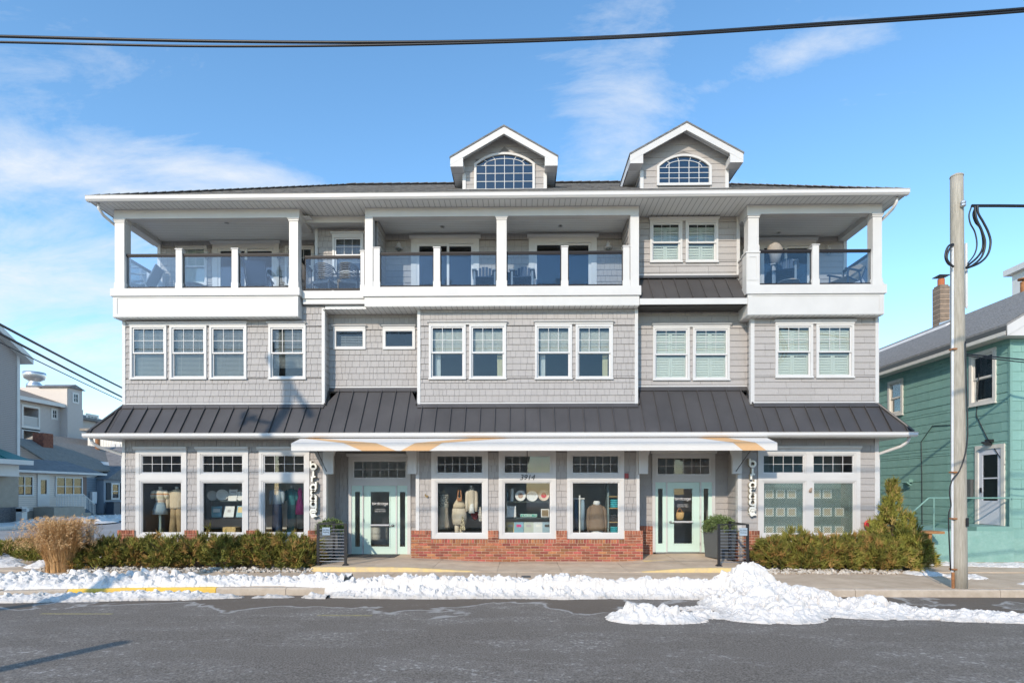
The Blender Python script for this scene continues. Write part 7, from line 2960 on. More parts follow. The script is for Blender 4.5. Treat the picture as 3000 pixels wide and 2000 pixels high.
M['mannequin'] = pmat('mannequin_white', (.62, .66, .66), .5)
M['khaki'] = cloth('khaki', (.36, .27, .15), sc=4, stretch=(8, 8, 1))
M['denim'] = cloth('denim', (.20, .29, .36), (.28, .38, .45))
M['cream'] = cloth('cream_knit', (.62, .54, .40), (.46, .37, .24), 14, (4, 4, .5))
M['oat'] = cloth('oat_linen', (.60, .54, .43), (.50, .44, .34), 5)
M['pink'] = cloth('pink_cloth', (.62, .06, .22), (.45, .03, .16), 5, (5, 5, 1))
M['tealcloth'] = cloth('teal_cloth', (.04, .20, .22), (.02, .12, .14))
M['brownj'] = cloth('brown_jacket', (.22, .16, .11), (.17, .12, .085), 3)
M['leather'] = pmat('leather', (.33, .14, .05), .5, var=.15, scale=8)
M['turq'] = cloth('turquoise_cloth', (.05, .42, .50), (.03, .26, .33), 8, (2, 2, 8))
M['paleblue'] = cloth('pale_blue_cloth', (.34, .42, .47))
M['card'] = pmat('white_card', (.66, .68, .66), .6, var=.04, scale=5)
M['shelfglass'] = pmat('shelf_glass', (.20, .26, .26), .2)
M['darkwood'] = pmat('dark_wood', (.12, .085, .06), .6, var=.2, scale=6)
M['oakshelf'] = pmat('oak_shelf', (.50, .36, .16), .6, var=.1, scale=6)
M['floral'] = pmat('floral_cloth', (.70, .62, .40), .85, c2=(.04, .03, .02), scale=34, detail=0)

YS = 17.0
P = lambda px, py, y=YS: (PX(px, y), y, PZ(py, px, y))
SC = YS / FPX


def torso(px, pysh, pywaist, wsh, wwaist, parent, mat, name='top', sleeves=True, slen=.9, flare=1.0, y=YS, puff=1.0):
    """Upper garment hung on a form; widths in photo pixels."""
    x, _, zs = P(px, pysh, y)
    zw = PZ(pywaist, px, y)
    a, b = wsh * SC / 2, wwaist * SC / 2
    H = zs - zw
    mb = MB()
    loft([(x, y, zw, b * flare, b * .6), (x, y, zw + H * .12, b, b * .62), (x, y, zw + H * .5, (a + b) / 2 * .98, .13), (x, y, zw + H * .8, a * .98, .12), (x, y, zs - H * .06, a * .82, .10), (x, y, zs, a * .42, .075), (x, y, zs + .02, .06, .055)], 18, mb)
    if sleeves:
        for s in (-1, 1):
            L = H * slen
            mb.tube([(x + s * a * .78, y, zs - H * .10), (x + s * a * 1.05, y - .02, zs - H * .22), (x + s * a * 1.18, y - .03, zs - H * .22 - L * .45), (x + s * a * 1.12, y - .06, zs - H * .22 - L * .8)],
                    [.05, .062 * puff, .055 * puff, .035], 10)
    o = mb.build(name, mat, parent, smooth=True)
    MB().lathe([(.055, 0), (.05, .06), (.058, .09), (.02, .1)], (x, y, zs + .0), 14).build('neck', M['mannequin'], parent, smooth=True)
    return zw


def mannequin(label, px):
    return thing('mannequin', label, 'mannequin', (PX(px, YS), YS, .84))


# window 1
t = mannequin('dress form in striped sweater and denim skirt, leftmost shop window', 470)
M['striped'] = knit('striped_knit', (.66, .62, .52), (PZ(1472, 470, YS), PZ(1432, 470, YS)))
zw = torso(470, 1434, 1473, 36, 26, t, M['striped'], slen=.55, puff=1.3)
x, y, _ = P(469, 1472)
loft([(x, y, PZ(1506, 469, YS), .235, .17), (x, y, PZ(1490, 469, YS), .20, .15), (x, y, zw + .01, .135, .10)], 18).build('skirt', M['denim'], t, smooth=True)
MB().tube([(x, y, .84), (x, y, PZ(1504, 469, YS))], .035, 8).box(x - .15, x + .15, y - .15, y + .15, .84, .87).build('stand', M['mint'], t)
t = mannequin('dress form in cream cardigan and khaki trousers, leftmost shop window', 518)
zw = torso(518, 1434, 1489, 42, 40, t, M['cream'], slen=.95, puff=1.15, y=YS + .05)
x, y, _ = P(518, 1488, YS + .05)
for s in (-1, 1):
    loft([(x + s * .13, y, .92, .105, .09), (x + s * .10, y, 1.3, .10, .09), (x + s * .075, y, zw + .03, .10, .10)], 12).build('trouser_leg', M['khaki'], t, smooth=True)
MB().box(x - .25, x + .25, y - .2, y + .2, .84, .92).build('stand', M['mannequin'], t)


def shelf(label, px0, px1, py, y0, y1, mat='shelfglass'):
    z = PZ(py, px0, (y0 + y1) / 2)
    x0, x1 = PX(px0, y0), PX(px1, y0)
    t = thing('display_shelf', label, 'shelf', (x0, y0, z))
    MB().box(x0, x1, y0, y1, z - .012, z).build('board', M[mat], t)
    MB().box(x0 + .03, x0 + .05, y0 + .03, y0 + .05, .84, z - .013).box(x1 - .05, x1 - .03, y1 - .05, y1 - .03, .84, z - .013).build('upright', M['nickel'], t)
    return z


def card(name, label, cat, px, pyb, w, h, y, mat, lean=.2, rz=0.0, extra=None):
    """A flat item standing on something; sizes in photo pixels."""
    x, _, z = P(px, pyb, y)
    t = thing(name, label, cat, (x, y, z))
    W, H = w * y / FPX, h * y / FPX
    m = Matrix.Translation((x, y, z)) @ Matrix.Rotation(rz, 4, 'Z') @ Matrix.Rotation(-lean, 4, 'X')
    def tf(mb):
        mb.v = [tuple(m @ Vector(v)) for v in mb.v]
        return mb
    tf(MB().box(-W / 2, W / 2, 0, .018, 0, H)).build('cover', mat, t)
    if extra:
        for (a, b, c, d, em) in extra:
            tf(MB().box(-W / 2 + W * a, -W / 2 + W * b, -.003, -.0005, H * c, H * d)).build('print', em, t)
    return t


def plate(label, px, pyc, r, y, mat, ring=None, rz=0.0, blob=None, tilt=.15, sx=1.0):
    x, _, z = P(px, pyc, y)
    R_ = r * y / FPX
    t = thing('plate', label, 'plate', (x, y, z))
    m = Matrix.Translation((x, y, z)) @ Matrix.Rotation(rz, 4, 'Z') @ Matrix.Rotation(math.pi / 2 - tilt, 4, 'X')
    mb = MB().lathe([(R_ * .6, -.02), (R_, 0), (R_ * .98, .008), (R_ * .62, -.008)], (0, 0, 0), 28, sx)
    mb.v = [tuple(m @ Vector(v)) for v in mb.v]
    mb.build('dish', mat, t, smooth=False)
    if blob:
        mb = MB().lathe([(R_ * .48, .0), (R_ * .48, .004)], (0, 0, -.007), 22, sx)
        mb.v = [tuple(m @ Vector(v)) for v in mb.v]
        mb.build('motif', blob, t)
    return t


# window 2
z1 = shelf('glass shelf of cards and oval dishes, second shop window', 612, 712, 1467, 17.0, 17.4)
z2 = shelf('wooden shelf of books, second shop window', 612, 712, 1517, 17.0, 17.4, 'darkwood')
plate('narrow tilted white oval dish at the left end of the glass shelf', 622, 1451, 15, 17.15, M['card'], rz=.9)
plate('long white oval dish leaning on the glass shelf, second shop window', 651, 1449, 17, 17.15, M['card'], rz=.6)
card('greeting_card', 'cream card with grey script on the glass shelf, second shop window', 'card', 680, 1466, 27, 34, 17.12, M['card'], .2, -.1, [(.2, .8, .7, .82, M['blindgrey'])])
plate('round white dish at the right end of the glass shelf, second window', 704, 1452, 14, 17.15, M['card'])
bk = pmat('book_blue', (.18, .36, .44), .5, var=.1, scale=8)
bk2 = pmat('book_white', (.55, .60, .60), .5)
bk3 = pmat('book_gold', (.60, .47, .20), .5)
card('book', 'blue beach book with swirly white title, second shop window', 'book', 632, 1514, 30, 33, 17.1, bk, .25, .15, [(.2, .85, .45, .75, M['card'])])
card('book', 'white book with round grey emblem, second shop window', 'book', 669, 1514, 30, 33, 17.1, bk2, .25, 0, [(.35, .65, .45, .7, M['blindgrey'])])
card('book', 'blue book with cream square picture, second shop window', 'book', 701, 1514, 22, 34, 17.1, bk, .25, -.1, [(.15, 1, .4, .9, bk3)])
solid('wicker_basket', 'honey coloured wicker basket on the floor of the second window', 'basket', MB().box(PX(655, 17), PX(692, 17), 16.95, 17.25, .86, PZ(1543, 670, 17)), pmat('wicker', (.50, .37, .16), .8, var=.3, scale=22))
# window 3
t = mannequin('dress form in pale blue top and jeans, third shop window', 812)
zw = torso(812, 1432, 1478, 34, 26, t, M['paleblue'], slen=.9)
x, y, _ = P(812, 1478)
loft([(x, y, .95, .15, .12), (x, y, 1.2, .16, .12), (x, y, zw + .02, .14, .10)], 14).build('trousers', pmat('dark_denim', (.05, .08, .14), .9), t, smooth=True)
MB().tube([(x, y, .84), (x, y, .96)], .03, 8).build('stand', M['nickel'], t)
t = mannequin('dress form in dark teal blouse and skirt, third shop window', 855)
zw = torso(855, 1432, 1480, 30, 26, t, M['tealcloth'], slen=.6, y=17.25)
x, y, _ = P(855, 1480, 17.25)
loft([(x, y, .9, .16, .13), (x, y, zw + .02, .13, .10)], 14).build('skirt', pmat('teal_dark', (.02, .07, .08), .9), t, smooth=True)
t = thing('pink_dress', 'bright pink dress hanging in the third shop window', 'dress', P(880, 1500))
x, y, zt = P(879, 1428, 16.95)
loft([(x, y, PZ(1506, 879, y), .14, .09), (x, y, PZ(1480, 879, y), .12, .08), (x, y, PZ(1453, 879, y), .05, .05), (x, y, PZ(1440, 879, y), .07, .05), (x, y, zt, .03, .03)], 14).build('bodice', M['pink'], t, smooth=True)
MB().tube([(x, y, zt), (x, y, zt + .12)], .006, 6).build('hanger', M['nickel'], t)
# window 4
t = thing('macrame_hanging', 'cream macrame lantern with long fringe hanging in shop window', 'macrame', P(1301, 1480))
x, y, zt = P(1300, 1425)
rg_ = [(x, y, PZ(q, 1300, y), r_, r_) for q, r_ in ((1484, .155), (1470, .16), (1468, .13), (1460, .145), (1450, .16), (1448, .15))]
loft(rg_, 20).build('basket_weave', pmat('macrame', (.60, .58, .47), .9, c2=(.10, .10, .09), scale=26, detail=0, stretch=(1, 1, 1)), t)
fr = MB()
for k in range(46):
    a = 2 * math.pi * k / 46
    r_ = .125
    fr.tube([(x + r_ * math.cos(a), y + r_ * math.sin(a), PZ(1483, 1300, y)), (x + r_ * 1.05 * math.cos(a), y + r_ * math.sin(a), PZ(1515, 1300, y)), (x + (r_ + R.uniform(-.02, .06)) * math.cos(a), y + r_ * math.sin(a), PZ(1546 + R.uniform(-6, 5), 1300, y))], .009, 4)
fr.build('fringe', M['oat'], t)
for s in (-1, -.3, .3, 1):
    MB().tube([(x + s * .13, y, PZ(1449, 1300, y)), (x, y, PZ(1436, 1300, y)), (x, y, zt)], .008, 5).build('cord', M['oat'], t)
t = mannequin('dress form in cream cape with floral scarf, centre left shop window', 1346)
x, y, _ = P(1346, 1450)
loft([(x, y, PZ(1536, 1346, y), .20, .13), (x, y, PZ(1515, 1346, y), .235, .14), (x, y, PZ(1490, 1346, y), .22, .13), (x, y, PZ(1484, 1346, y), .16, .11)], 18).build('tunic', M['oat'], t, smooth=True)
loft([(x, y - .02, PZ(1487, 1346, y), .195, .13), (x, y - .02, PZ(1478, 1346, y), .19, .13), (x, y, PZ(1462, 1346, y), .09, .08), (x, y, PZ(1455, 1346, y), .05, .05)], 18).build('cape', M['cream'], t, smooth=True)
MB().add([(x + .10, y - .15, PZ(1508, 1346, y)), (x + .02, y - .16, PZ(1550, 1346, y)), (x + .19, y - .15, PZ(1553, 1346, y)), (x + .15, y - .15, PZ(1515, 1346, y)), (x + .10, y - .13, PZ(1508, 1346, y)), (x + .02, y - .14, PZ(1550, 1346, y)), (x + .19, y - .13, PZ(1553, 1346, y)), (x + .15, y - .13, PZ(1515, 1346, y))],
         [(0, 1, 2, 3), (7, 6, 5, 4), (0, 4, 5, 1), (1, 5, 6, 2), (2, 6, 7, 3), (3, 7, 4, 0)]).build('scarf', M['floral'], t)
for s in (-1, 1):
    MB().tube([(x + s * .07, y, .84), (x + s * .08, y, PZ(1534, 1346, y))], .07, 10).build('trouser_leg', M['oat'], t, smooth=True)
t = thing('handbag', 'tan leather handbag with tall straps above the cream cape', 'bag', P(1346, 1466, 16.85))
x, y, z = P(1346, 1467, 16.86)
MB().prism([(x - .06, z), (x + .06, z), (x + .075, z + .10), (x - .075, z + .10)], y - .03, y + .03).build('body', M['leather'], t)
for s in (-1, 1):
    MB().beam((x + s * .06, y, z + .09), (x + s * .03, y, z + .33), .012, .035).build('strap', M['leather'], t)
t = thing('cardigan', 'long oatmeal cardigan and white slip hanging in shop window', 'cardigan', P(1382, 1480))
x, y, zt = P(1381, 1424, 16.95)
torso(1382, 1430, 1496, 24, 22, t, M['oat'], 'knit_body', True, 1.0, y=16.95)
loft([(x + .02, y - .06, PZ(1502, 1381, y), .10, .07), (x + .02, y - .06, PZ(1475, 1381, y), .05, .05)], 12).build('slip', M['card'], t, smooth=True)
MB().tube([(x, y, zt - .05), (x, y, zt + .1)], .006, 6).build('hanger', M['nickel'], t)
solid('folded_shawl', 'dark red shawl draped low beside the cardigan in shop window', 'shawl', loft([(PX(1392, 17.1), 17.1, PZ(1522, 1392, 17.1), .05, .04), (PX(1392, 17.1), 17.1, PZ(1508, 1392, 17.1), .13, .06), (PX(1392, 17.1), 17.1, PZ(1498, 1392, 17.1), .12, .05)], 12), cloth('wine', (.20, .03, .03)), smooth=True)
solid('striped_towel', 'black and white striped towel at the window edge by the cardigan', 'towel', MB().cbox((PX(1406, 17), 17, PZ(1505, 1406, 17)), (.10, .03, .42), ry=-.12), stripes(pmat('ticking', (.62, .60, .54), .9), 2, .05, .2, .4))
# window 5
shelf('upper glass shelf with three plates, middle shop window', 1481, 1611, 1468, 17.0, 17.35)
shelf('lower glass shelf with street sign and frames, middle shop window', 1481, 1611, 1516, 17.0, 17.35)
x, y, z = P(1500, 1467, 17.1)
solid('white_vase', 'tall white cylinder vase on the upper glass shelf', 'vase', MB().lathe([(.05, 0), (.05, .36), (.045, .37), (.04, .36), (.04, .02)], (x, y, z), 16), M['card'], smooth=False)
x, y, z = P(1487, 1467, 17.2)
solid('glass_bottle', 'small dark glass bottle beside the white cylinder vase', 'bottle', MB().lathe([(.035, 0), (.04, .2), (.015, .27), (.015, .33)], (x, y, z), 14), M['shelfglass'], smooth=True)
plate('white rimmed plate with dark shell motif, middle shop window', 1525, 1451, 16, 17.1, M['card'], rz=-.15, blob=pmat('shell', (.25, .12, .07), .6, c2=(.5, .4, .35), scale=30))
plate('plain pale oval plate between two decorated plates', 1559, 1452, 16, 17.1, M['card'], sx=1.05)
plate('round plate with red beach badge, middle shop window', 1593, 1450, 16.5, 17.1, pmat('plate_cream', (.62, .52, .42), .5), blob=pmat('red_badge', (.55, .04, .05), .5))
card('picture_frame', 'white leaning picture frame on the lower glass shelf', 'frame', 1499, 1514, 27, 33, 17.05, M['card'], .2, .2)
x, y, z = P(1549, 1514, 17.05)
t = thing('street_sign', 'small green Landis Ave street sign on the lower shelf', 'sign', (x, y, z))
MB().box(x - .255, x + .255, y, y + .01, z, z + .098).build('sign_plate', pmat('sign_green', (.08, .36, .27), .5), t)
MB().plate(x - .25, x + .25, z + .005, z + .093, y - .002, y - .0002, [(x - .243, x + .243, z + .012, z + .086)]).build('sign_border', M['card'], t)
text_mesh('LANDIS', .088, M['card'], x - .05, y - .003, z + .018, 'sign_text', t, .0008)
text_mesh('AVE', .04, M['card'], x + .19, y - .003, z + .05, 'sign_text', t, .0008)
card('picture_frame', 'white framed brown picture at the right end of the lower shelf', 'frame', 1597, 1514, 24, 24, 17.05, M['card'], .15, 0, [(.1, .9, .1, .88, pmat('sepia', (.20, .15, .08), .6))])
for i, (px, lb, m_, e) in enumerate(((1495, 'cream round seaside book, leftmost in the bottom row', bk3, M['oat']), (1520, 'blue beach vibes book in the bottom row', bk, M['pink']), (1549, 'grey green botanical book in the bottom row', pmat('book_sage', (.42, .47, .40), .5), M['blindgrey']),
                                    (1577, 'plain pale grey book in the bottom row', bk2, M['card']), (1603, 'light blue book with dark emblem, end of the bottom row', pmat('book_sky', (.25, .38, .46), .5), M['insidedark']))):
    card('book', lb, 'book', px, 1561, 28, 33, 17.02, m_, .2, 0, [(.25, .75, .55, .78, e)])
# window 6
t = mannequin('dress form seen from behind in brown jacket, centre right shop window', 1748)
torso(1748, 1476, 1553, 44, 56, t, M['brownj'], 'jacket', True, 1.05)
x, y, zs = P(1748, 1476)
loft([(x, y, zs - .03, .11, .09), (x, y, zs + .06, .10, .085), (x, y, zs + .10, .08, .07)], 16).build('collar', M['card'], t, smooth=True)
loft([(x, y, .88, .17, .13), (x, y, PZ(1552, 1748, y), .18, .14)], 16).build('trousers', M['card'], t, smooth=True)
t = thing('clothes_rack', 'white clothes rack post with hanging jeans, centre right window', 'rack', P(1698, 1560))
x, y, _ = P(1698, 1500)
MB().box(x - .02, x + .02, y - .02, y + .02, .84, PZ(1450, 1698, y)).build('upright', M['card'], t)
MB().tube([(x - .2, y, PZ(1460, 1698, y)), (x + .15, y, PZ(1460, 1698, y))], .02, 8).build('cross_bar', M['card'], t)
for px, m_ in ((1688, pmat('navy_denim', (.03, .07, .13), .9)), (1707, M['denim'])):
    xx, yy, z0 = P(px, 1552, 17.05)
    loft([(xx, yy, z0, .06, .04), (xx, yy, PZ(1486, px, yy), .065, .04), (xx, yy, PZ(1462, px, yy), .05, .03)], 10).build('jeans', m_, t, smooth=True)
t = thing('shelf_unit', 'oak shelves of folded clothes at the right edge of shop window', 'shelf', P(1800, 1560))
MB().box(PX(1779, 17), PX(1784, 17), 16.98, 17.4, .84, 2.6).build('side_panel', M['shelfglass'], t)
for q in (1453, 1487, 1528):
    MB().box(PX(1784, 17), PX(1818, 17), 17.0, 17.4, PZ(q + 2, 1800, 17), PZ(q, 1800, 17)).build('board', M['oakshelf'], t)
for i, (q0, q1, m_, lb) in enumerate(((1486, 1462, 'turq', 'upper pile of folded turquoise clothes on the oak shelves'), (1561, 1542, 'turq', 'lowest pile of folded turquoise clothes on the oak shelves'), (1527, 1507, 'insidedark', 'pile of folded black clothes on the oak shelves'))):
    x, y, z = P(1801, q0, 17.12)
    h_ = PZ(q1, 1801, 17.12) - z
    mb = MB()
    for k in range(4):
        loft([(x, y, z + h_ * k / 4, .13, .12), (x, y, z + h_ * (k + .5) / 4, .145, .13), (x, y, z + h_ * (k + .96) / 4, .13, .12)], 14, mb)
    solid('folded_clothes', lb, 'clothes', mb, M[m_], smooth=True)
# window 7: patterned film and square dishes on shelves
fm = bpy.data.materials.new('patterned_film')
fm.use_nodes = True
n_, l_ = fm.node_tree.nodes, fm.node_tree.links
n_.clear()
o_ = n_.new('ShaderNodeOutputMaterial')
tr_ = n_.new('ShaderNodeBsdfTransparent')
df_ = n_.new('ShaderNodeBsdfDiffuse')
df_.inputs['Color'].default_value = (.40, .52, .50, 1)
mx_ = n_.new('ShaderNodeMixShader')
ck_ = n_.new('ShaderNodeTexChecker')
ck_.inputs['Scale'].default_value = 30
tc_ = n_.new('ShaderNodeTexCoord')
l_.new(tc_.outputs['Object'], ck_.inputs['Vector'])
mr_ = n_.new('ShaderNodeMapRange')
mr_.inputs['To Min'].default_value = .06
mr_.inputs['To Max'].default_value = .34
l_.new(ck_.outputs['Fac'], mr_.inputs[0])
l_.new(mr_.outputs[0], mx_.inputs[0])
l_.new(tr_.outputs[0], mx_.inputs[1])
l_.new(df_.outputs[0], mx_.inputs[2])
l_.new(mx_.outputs[0], o_.inputs['Surface'])
for a, b in ((2237.5, 2353), (2384, 2499)):
    MB().box(X0(a), X0(b), Y0 + .022, Y0 + .024, Z0(1560, 2300), Z0(1414.5, 2300)).build('window_film', fm, bld)
MB().box(X0(2225), X0(2512), 17.35, 17.4, .84, 3.3).build('display_back', pmat('display_teal', (.12, .20, .22), .8), bld)
i = 0
rows = ('top', 'middle', 'bottom')
for r_, py in enumerate((1446, 1499, 1553)):
    shelf('%s shelf of square dishes behind patterned glass' % rows[r_], 2230, 2510, py + 14, 16.95, 17.3)
    for c_, px in enumerate((2254, 2287, 2320, 2392, 2424, 2460)):
        if r_ == 0 and c_ == 5:
            continue
        x, y, z = P(px, py + 13, 17.0)
        t = thing('square_dish', 'square cream framed dish on the %s shelf behind patterned glass' % rows[r_], 'dish', (x, y, z), group='square dishes, %s shelf' % rows[r_])
        s = .13
        MB().plate(x - s, x + s, z, z + 2 * s, y, y + .03, [(x - s + .035, x + s - .035, z + .035, z + 2 * s - .035)]).build('frame', M['card'], t)
        MB().box(x - s + .03, x + s - .03, y + .01, y + .02, z + .03, z + 2 * s - .03).build('inset', pmat('inset%d%d' % (r_, c_), (.52, .42, .28), .7, var=.1, scale=5), t)
# woven bag on the second door
D = DOORS[1]
t = thing('woven_bag', 'tan woven bag seen through the second shop door glass', 'bag', P(1993, 1520, 17.7))
x, y, z = P(1992, 1522, 17.6)
loft([(x, y, z, .10, .06), (x, y, z + .12, .13, .08), (x + .01, y, z + .24, .12, .07)], 14).build('body', pmat('raffia', (.50, .32, .13), .8, var=.25, scale=25), t, smooth=True)
MB().tube(spline([(x - .1, y, z + .2), (x - .02, y, z + .36), (x + .1, y, z + .2)]), .015, 6).build('handle', M['leather'], t, smooth=True)

# small fixtures on the front
solid('fire_alarm', 'small red fire alarm box on shingles beside the second door', 'alarm', MB().box(X0(1829), X0(1840), Y0 - .07, Y0 - .02, Z0(1400), Z0(1386)), pmat('alarm_red', (.30, .05, .05), .5))
x, z = X0(1250), Z0(1452)
solid('bird_ornament', 'small brass bird ornament on shingles right of the first door', 'ornament', MB().prism([(x - .05, z + .02), (x - .02, z - .03), (x + .03, z - .05), (x + .06, z - .01), (x + .03, z + .02), (x - .01, z + .01), (x - .03, z + .06)], Y0 - .06, Y0 - .02), pmat('brass', (.22, .15, .06), .5, metal=.5))
x, z = X0(2371), Z0(1435, 2371)
solid('wall_ornament', 'small carved ornament on the white mullion of the double window', 'ornament', loft([(x, Y0 - .07, z - .07, .03, .02), (x - .01, Y0 - .08, z - .02, .05, .03), (x + .01, Y0 - .08, z + .04, .035, .03), (x + .03, Y0 - .07, z + .07, .02, .02)], 10), pmat('driftwood', (.32, .24, .18), .8), smooth=True)
t = thing('hose_reel', 'round red hose reel on the wall behind the tall juniper', 'hose reel', (X0(2541), Y0 - .1, 1.4))
x, z = X0(2541), Z0(1536, 2541)
mb = MB()
for i in range(24):
    a0, a1 = 2 * math.pi * i / 24, 2 * math.pi * (i + 1) / 24
mb.tube([(x + .12 * math.cos(2 * math.pi * i / 24), Y0 - .09, z + .12 * math.sin(2 * math.pi * i / 24)) for i in range(25)], .03, 8)
mb.build('rim', pmat('reel_red', (.55, .03, .04), .5), t, smooth=True)
MB().tube([(x, Y0 - .1, z), (x, Y0 - .02, z)], .07, 12).build('hub', pmat('hub_red', (.35, .02, .03), .5), t)


# ================================================================== porch lamps and furniture
def porch_lamp(px, py, Y, label):
    x, z = PX(px, Y), PZ(py, px, Y)
    t = thing('wall_lamp', label, 'lamp', (x, Y, z), group='porch wall lamps')
    MB().lathe([(.05, 0), (.06, .01), (.06, .02), (.02, .03)], (x, Y - .14, z + .12), 14).tube([(x, Y - .14, z + .14), (x, Y - .12, z + .22), (x, Y - .02, z + .2)], .012, 6).build('bracket', M['white'], t)
    MB().lathe([(.13, 0), (.125, .015), (.07, .06), (.05, .12)], (x, Y - .14, z), 16).build('shade', M['white'], t, smooth=True)
    MB().lathe([(.03, -.10), (.055, -.06), (.06, -.01), (.05, .0)], (x, Y - .14, z), 14).build('globe', M['glass'], t, smooth=True)


porch_lamp(1171, 733, YC3, 'white bell lamp beside the left sliding door of the middle porch')
porch_lamp(1780, 732, YC3, 'white bell lamp beside the right sliding door of the middle porch')
porch_lamp(613, 757, YL3, 'white bell lamp between window and sliding door, left porch')
porch_lamp(823, 757, YL3, 'white bell lamp right of the sliding door, left porch')
porch_lamp(2421, 745, YR3, 'white bell lamp on the right porch wall')

M['navy'] = pmat('navy_poly', (.035, .06, .10), .5, var=.1, scale=4)
M['greypoly'] = pmat('grey_poly', (.30, .31, .32), .55, var=.06, scale=4)
M['sling'] = pmat('sling_taupe', (.33, .29, .25), .8, var=.1, scale=30)
M['wickerd'] = pmat('dark_wicker', (.055, .06, .07), .7, c2=(.16, .17, .18), scale=24, bump=.6, bscale=40)


def adirondack(label, loc, rz, frame, slat, seat_h=.38, group=None):
    t = thing('porch_chair', label, 'chair', loc, rz, group)
    for s in (-1, 1):
        MB().box(s * .30 - .03, s * .30 + .03, -.33, -.27, 0, seat_h + .22).build('leg', M[frame], t, world=False)
        MB().beam((s * .30, -.28, seat_h), (s * .28, .42, .03), .05, .09).build('leg', M[frame], t, world=False)
        MB().box(s * .30 - .07, s * .30 + .07, -.38, .38, seat_h + .22, seat_h + .25).build('arm', M[frame], t, world=False)
    for i in range(6):
        f = i / 5
        MB().cbox((0, -.28 + .5 * f, seat_h + .03 - .13 * f), (.54, .085, .02), rx=-.25).build('seat_slat', M[slat], t, world=False)
    for i in range(6):
        x = -.235 + i * .094
        hgt = .78 - .02 * abs(i - 2.5) ** 2
        MB().beam((x, .24, seat_h - .12), (x * 1.08, .24 + hgt * .38, seat_h - .12 + hgt), .082, .02, up=(0, -1, .4)).build('back_slat', M[slat], t, world=False)
    MB().box(-.28, .28, .30, .34, seat_h + .1, seat_h + .17).build('back_rail', M[frame], t, world=False)
    return t


def zfloor(y=0):
    return ZD + .002


adirondack('navy slatted porch chair left of the middle porch post', (PX(1420, 16.75), 16.8, ZD), 0.05, 'greypoly', 'navy', .42)
adirondack('navy slatted porch chair right of the middle porch post', (PX(1532, 16.75), 16.8, ZD), -.08, 'greypoly', 'navy', .42)


def round_table(label, loc, r, h_, mat):
    t = thing('porch_table', label, 'table', loc)
    MB().lathe([(r, 0), (r + .01, .012), (r, .025)], (0, 0, h_ - .025), 26).build('table_top', M[mat], t, world=False)
    for a in (.7, 2.3, 3.9, 5.5):
        MB().tube([(math.cos(a) * r * .7, math.sin(a) * r * .7, 0), (math.cos(a) * r * .5, math.sin(a) * r * .5, h_ - .02)], .018, 8).build('leg', M[mat], t, world=False)
    return t


round_table('dark round table behind the middle porch post', (PX(1478, 17.1), 17.2, ZD), .42, .72, 'navy')


def sling_chair(label, loc, rz, frame, cloth_):
    t = thing('porch_chair', label, 'chair', loc, rz)
    w = .27
    n = 10
    prof = [(-.32, .42), (-.1, .36), (.12, .33), (.26, .40), (.40, .68), (.54, .98)]
    mb = MB()
    for (a, b), (c, d) in zip(prof, prof[1:]):
        v = [(-w, a, b), (w, a, b), (w, c, d), (-w, c, d)]
        v += [(p[0], p[1] + .006, p[2] - .012) for p in v]
        mb.add(v, [(0, 1, 2, 3), (7, 6, 5, 4), (0, 4, 5, 1), (1, 5, 6, 2), (2, 6, 7, 3), (3, 7, 4, 0)])
    mb.build('sling', M[cloth_], t, world=False)
    for s in (-1, 1):
        x = s * (w + .03)
        MB().tube([(x, a, b) for a, b in prof], .02, 8).build('side_rail', M[frame], t, world=False)
        MB().tube([(x, -.28, 0), (x, -.28, .62)], .022, 8).build('leg', M[frame], t, world=False)
        MB().tube([(x, .36, 0), (x, .16, .62)], .022, 8).build('leg', M[frame], t, world=False)
        MB().box(x - .035, x + .035, -.36, .26, .62, .65).build('arm', M[frame], t, world=False)
    return t


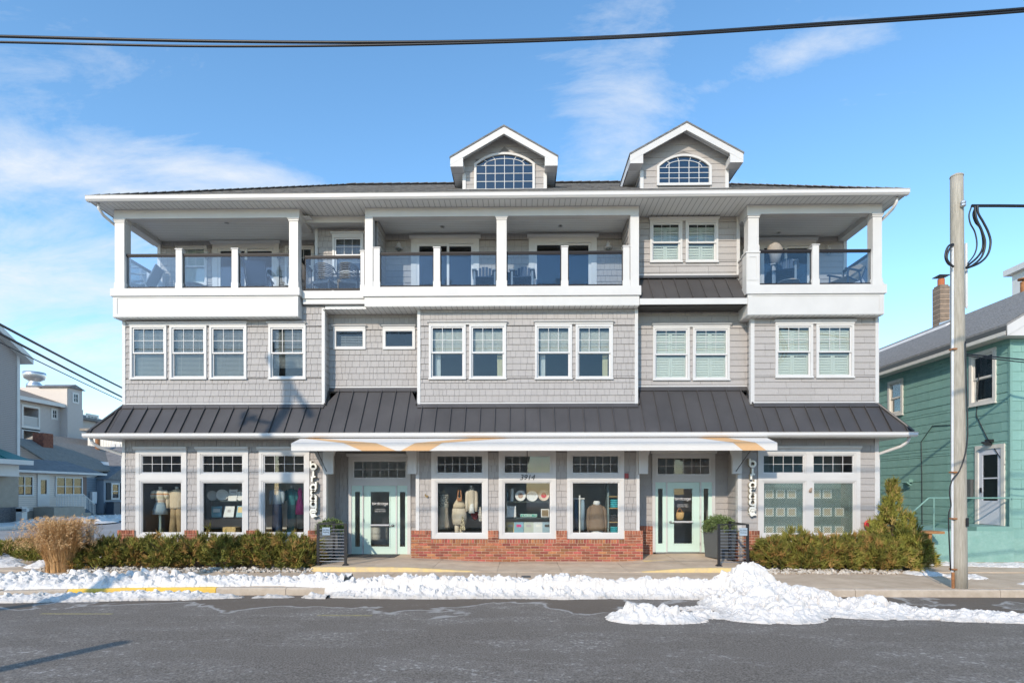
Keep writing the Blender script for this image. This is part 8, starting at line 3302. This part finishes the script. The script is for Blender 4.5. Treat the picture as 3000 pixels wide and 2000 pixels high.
sling_chair('blue sling chair on the left porch behind the corner post', (PX(402, 16.7), 16.85, ZD), -1.35, 'greypoly', 'navy')
sling_chair('dark framed taupe sling chair on the right porch', (PX(2480, 16.8), 16.85, ZD), -1.2, 'navy', 'sling')
adirondack('tall navy bar chair with palm emblem on the right porch', (PX(2300, 17.1), 17.1, ZD), -.5, 'greypoly', 'navy', .72)
t = thing('folded_umbrella', 'tan folded canvas hood standing over the right porch chair', 'umbrella', (PX(2272, 16.9), 17.0, ZD))
x, y = PX(2270, 17.0), 17.0
loft([(x, y, ZD + 1.0, .12, .10), (x + .02, y, ZD + 1.25, .17, .14), (x, y, ZD + 1.42, .24, .18), (x - .01, y, ZD + 1.55, .16, .14), (x, y, ZD + 1.62, .05, .05)], 14).build('canopy', M['sling'], t, smooth=True)
MB().tube([(x, y, ZD), (x, y, ZD + 1.1)], .025, 8).build('pole', M['greypoly'], t)
round_table('grey round side table low behind the right porch glass', (PX(2310, 16.6), 16.62, ZD), .30, .30, 'greypoly')


def wicker_chair(label, loc, rz):
    t = thing('wicker_chair', label, 'chair', loc, rz, 'wicker chairs on the small balcony')
    n = 9
    mb = MB()
    for k in range(n):                                    # barrel back woven of bands
        z = .40 + k * .055
        pts_ = []
        for i in range(13):
            a = math.pi * (i / 12)
            drop = .0 if .15 < i / 12 < .85 else 0
            pts_.append((.30 * math.cos(a), .05 + .28 * math.sin(a), z + .06 * math.sin(a)))
        mb.tube(pts_, .016, 6)
    mb.build('back', M['wickerd'], t, world=False)
    MB().box(-.28, .28, -.28, .26, .34, .42).build('seat', M['wickerd'], t, world=False)
    for sx in (-1, 1):
        for sy in (-1, 1):
            MB().tube([(sx * .26, sy * .24, 0), (sx * .26, sy * .24, .36)], .022, 8).build('leg', M['wickerd'], t, world=False)
        MB().tube([(sx * .30, .08, .85), (sx * .31, -.1, .72), (sx * .29, -.27, .64), (sx * .28, -.27, .36)], .02, 8).build('arm', M['wickerd'], t, world=False)


wicker_chair('dark wicker chair on the small balcony, further from the porch post', (PX(952, 16.75), 16.8, ZD - .01), 2.9)
wicker_chair('dark wicker chair on the small balcony, beside the porch post', (PX(1018, 16.75), 16.78, ZD - .01), 3.4)
round_table('low grey side table in the corner of the left porch', (PX(565, 16.8), 16.9, ZD), .28, .42, 'greypoly')
sling_chair('dark sling chair behind the third glass panel of the left porch', (PX(760, 17.0), 17.0, ZD), 3.3, 'navy', 'navy')
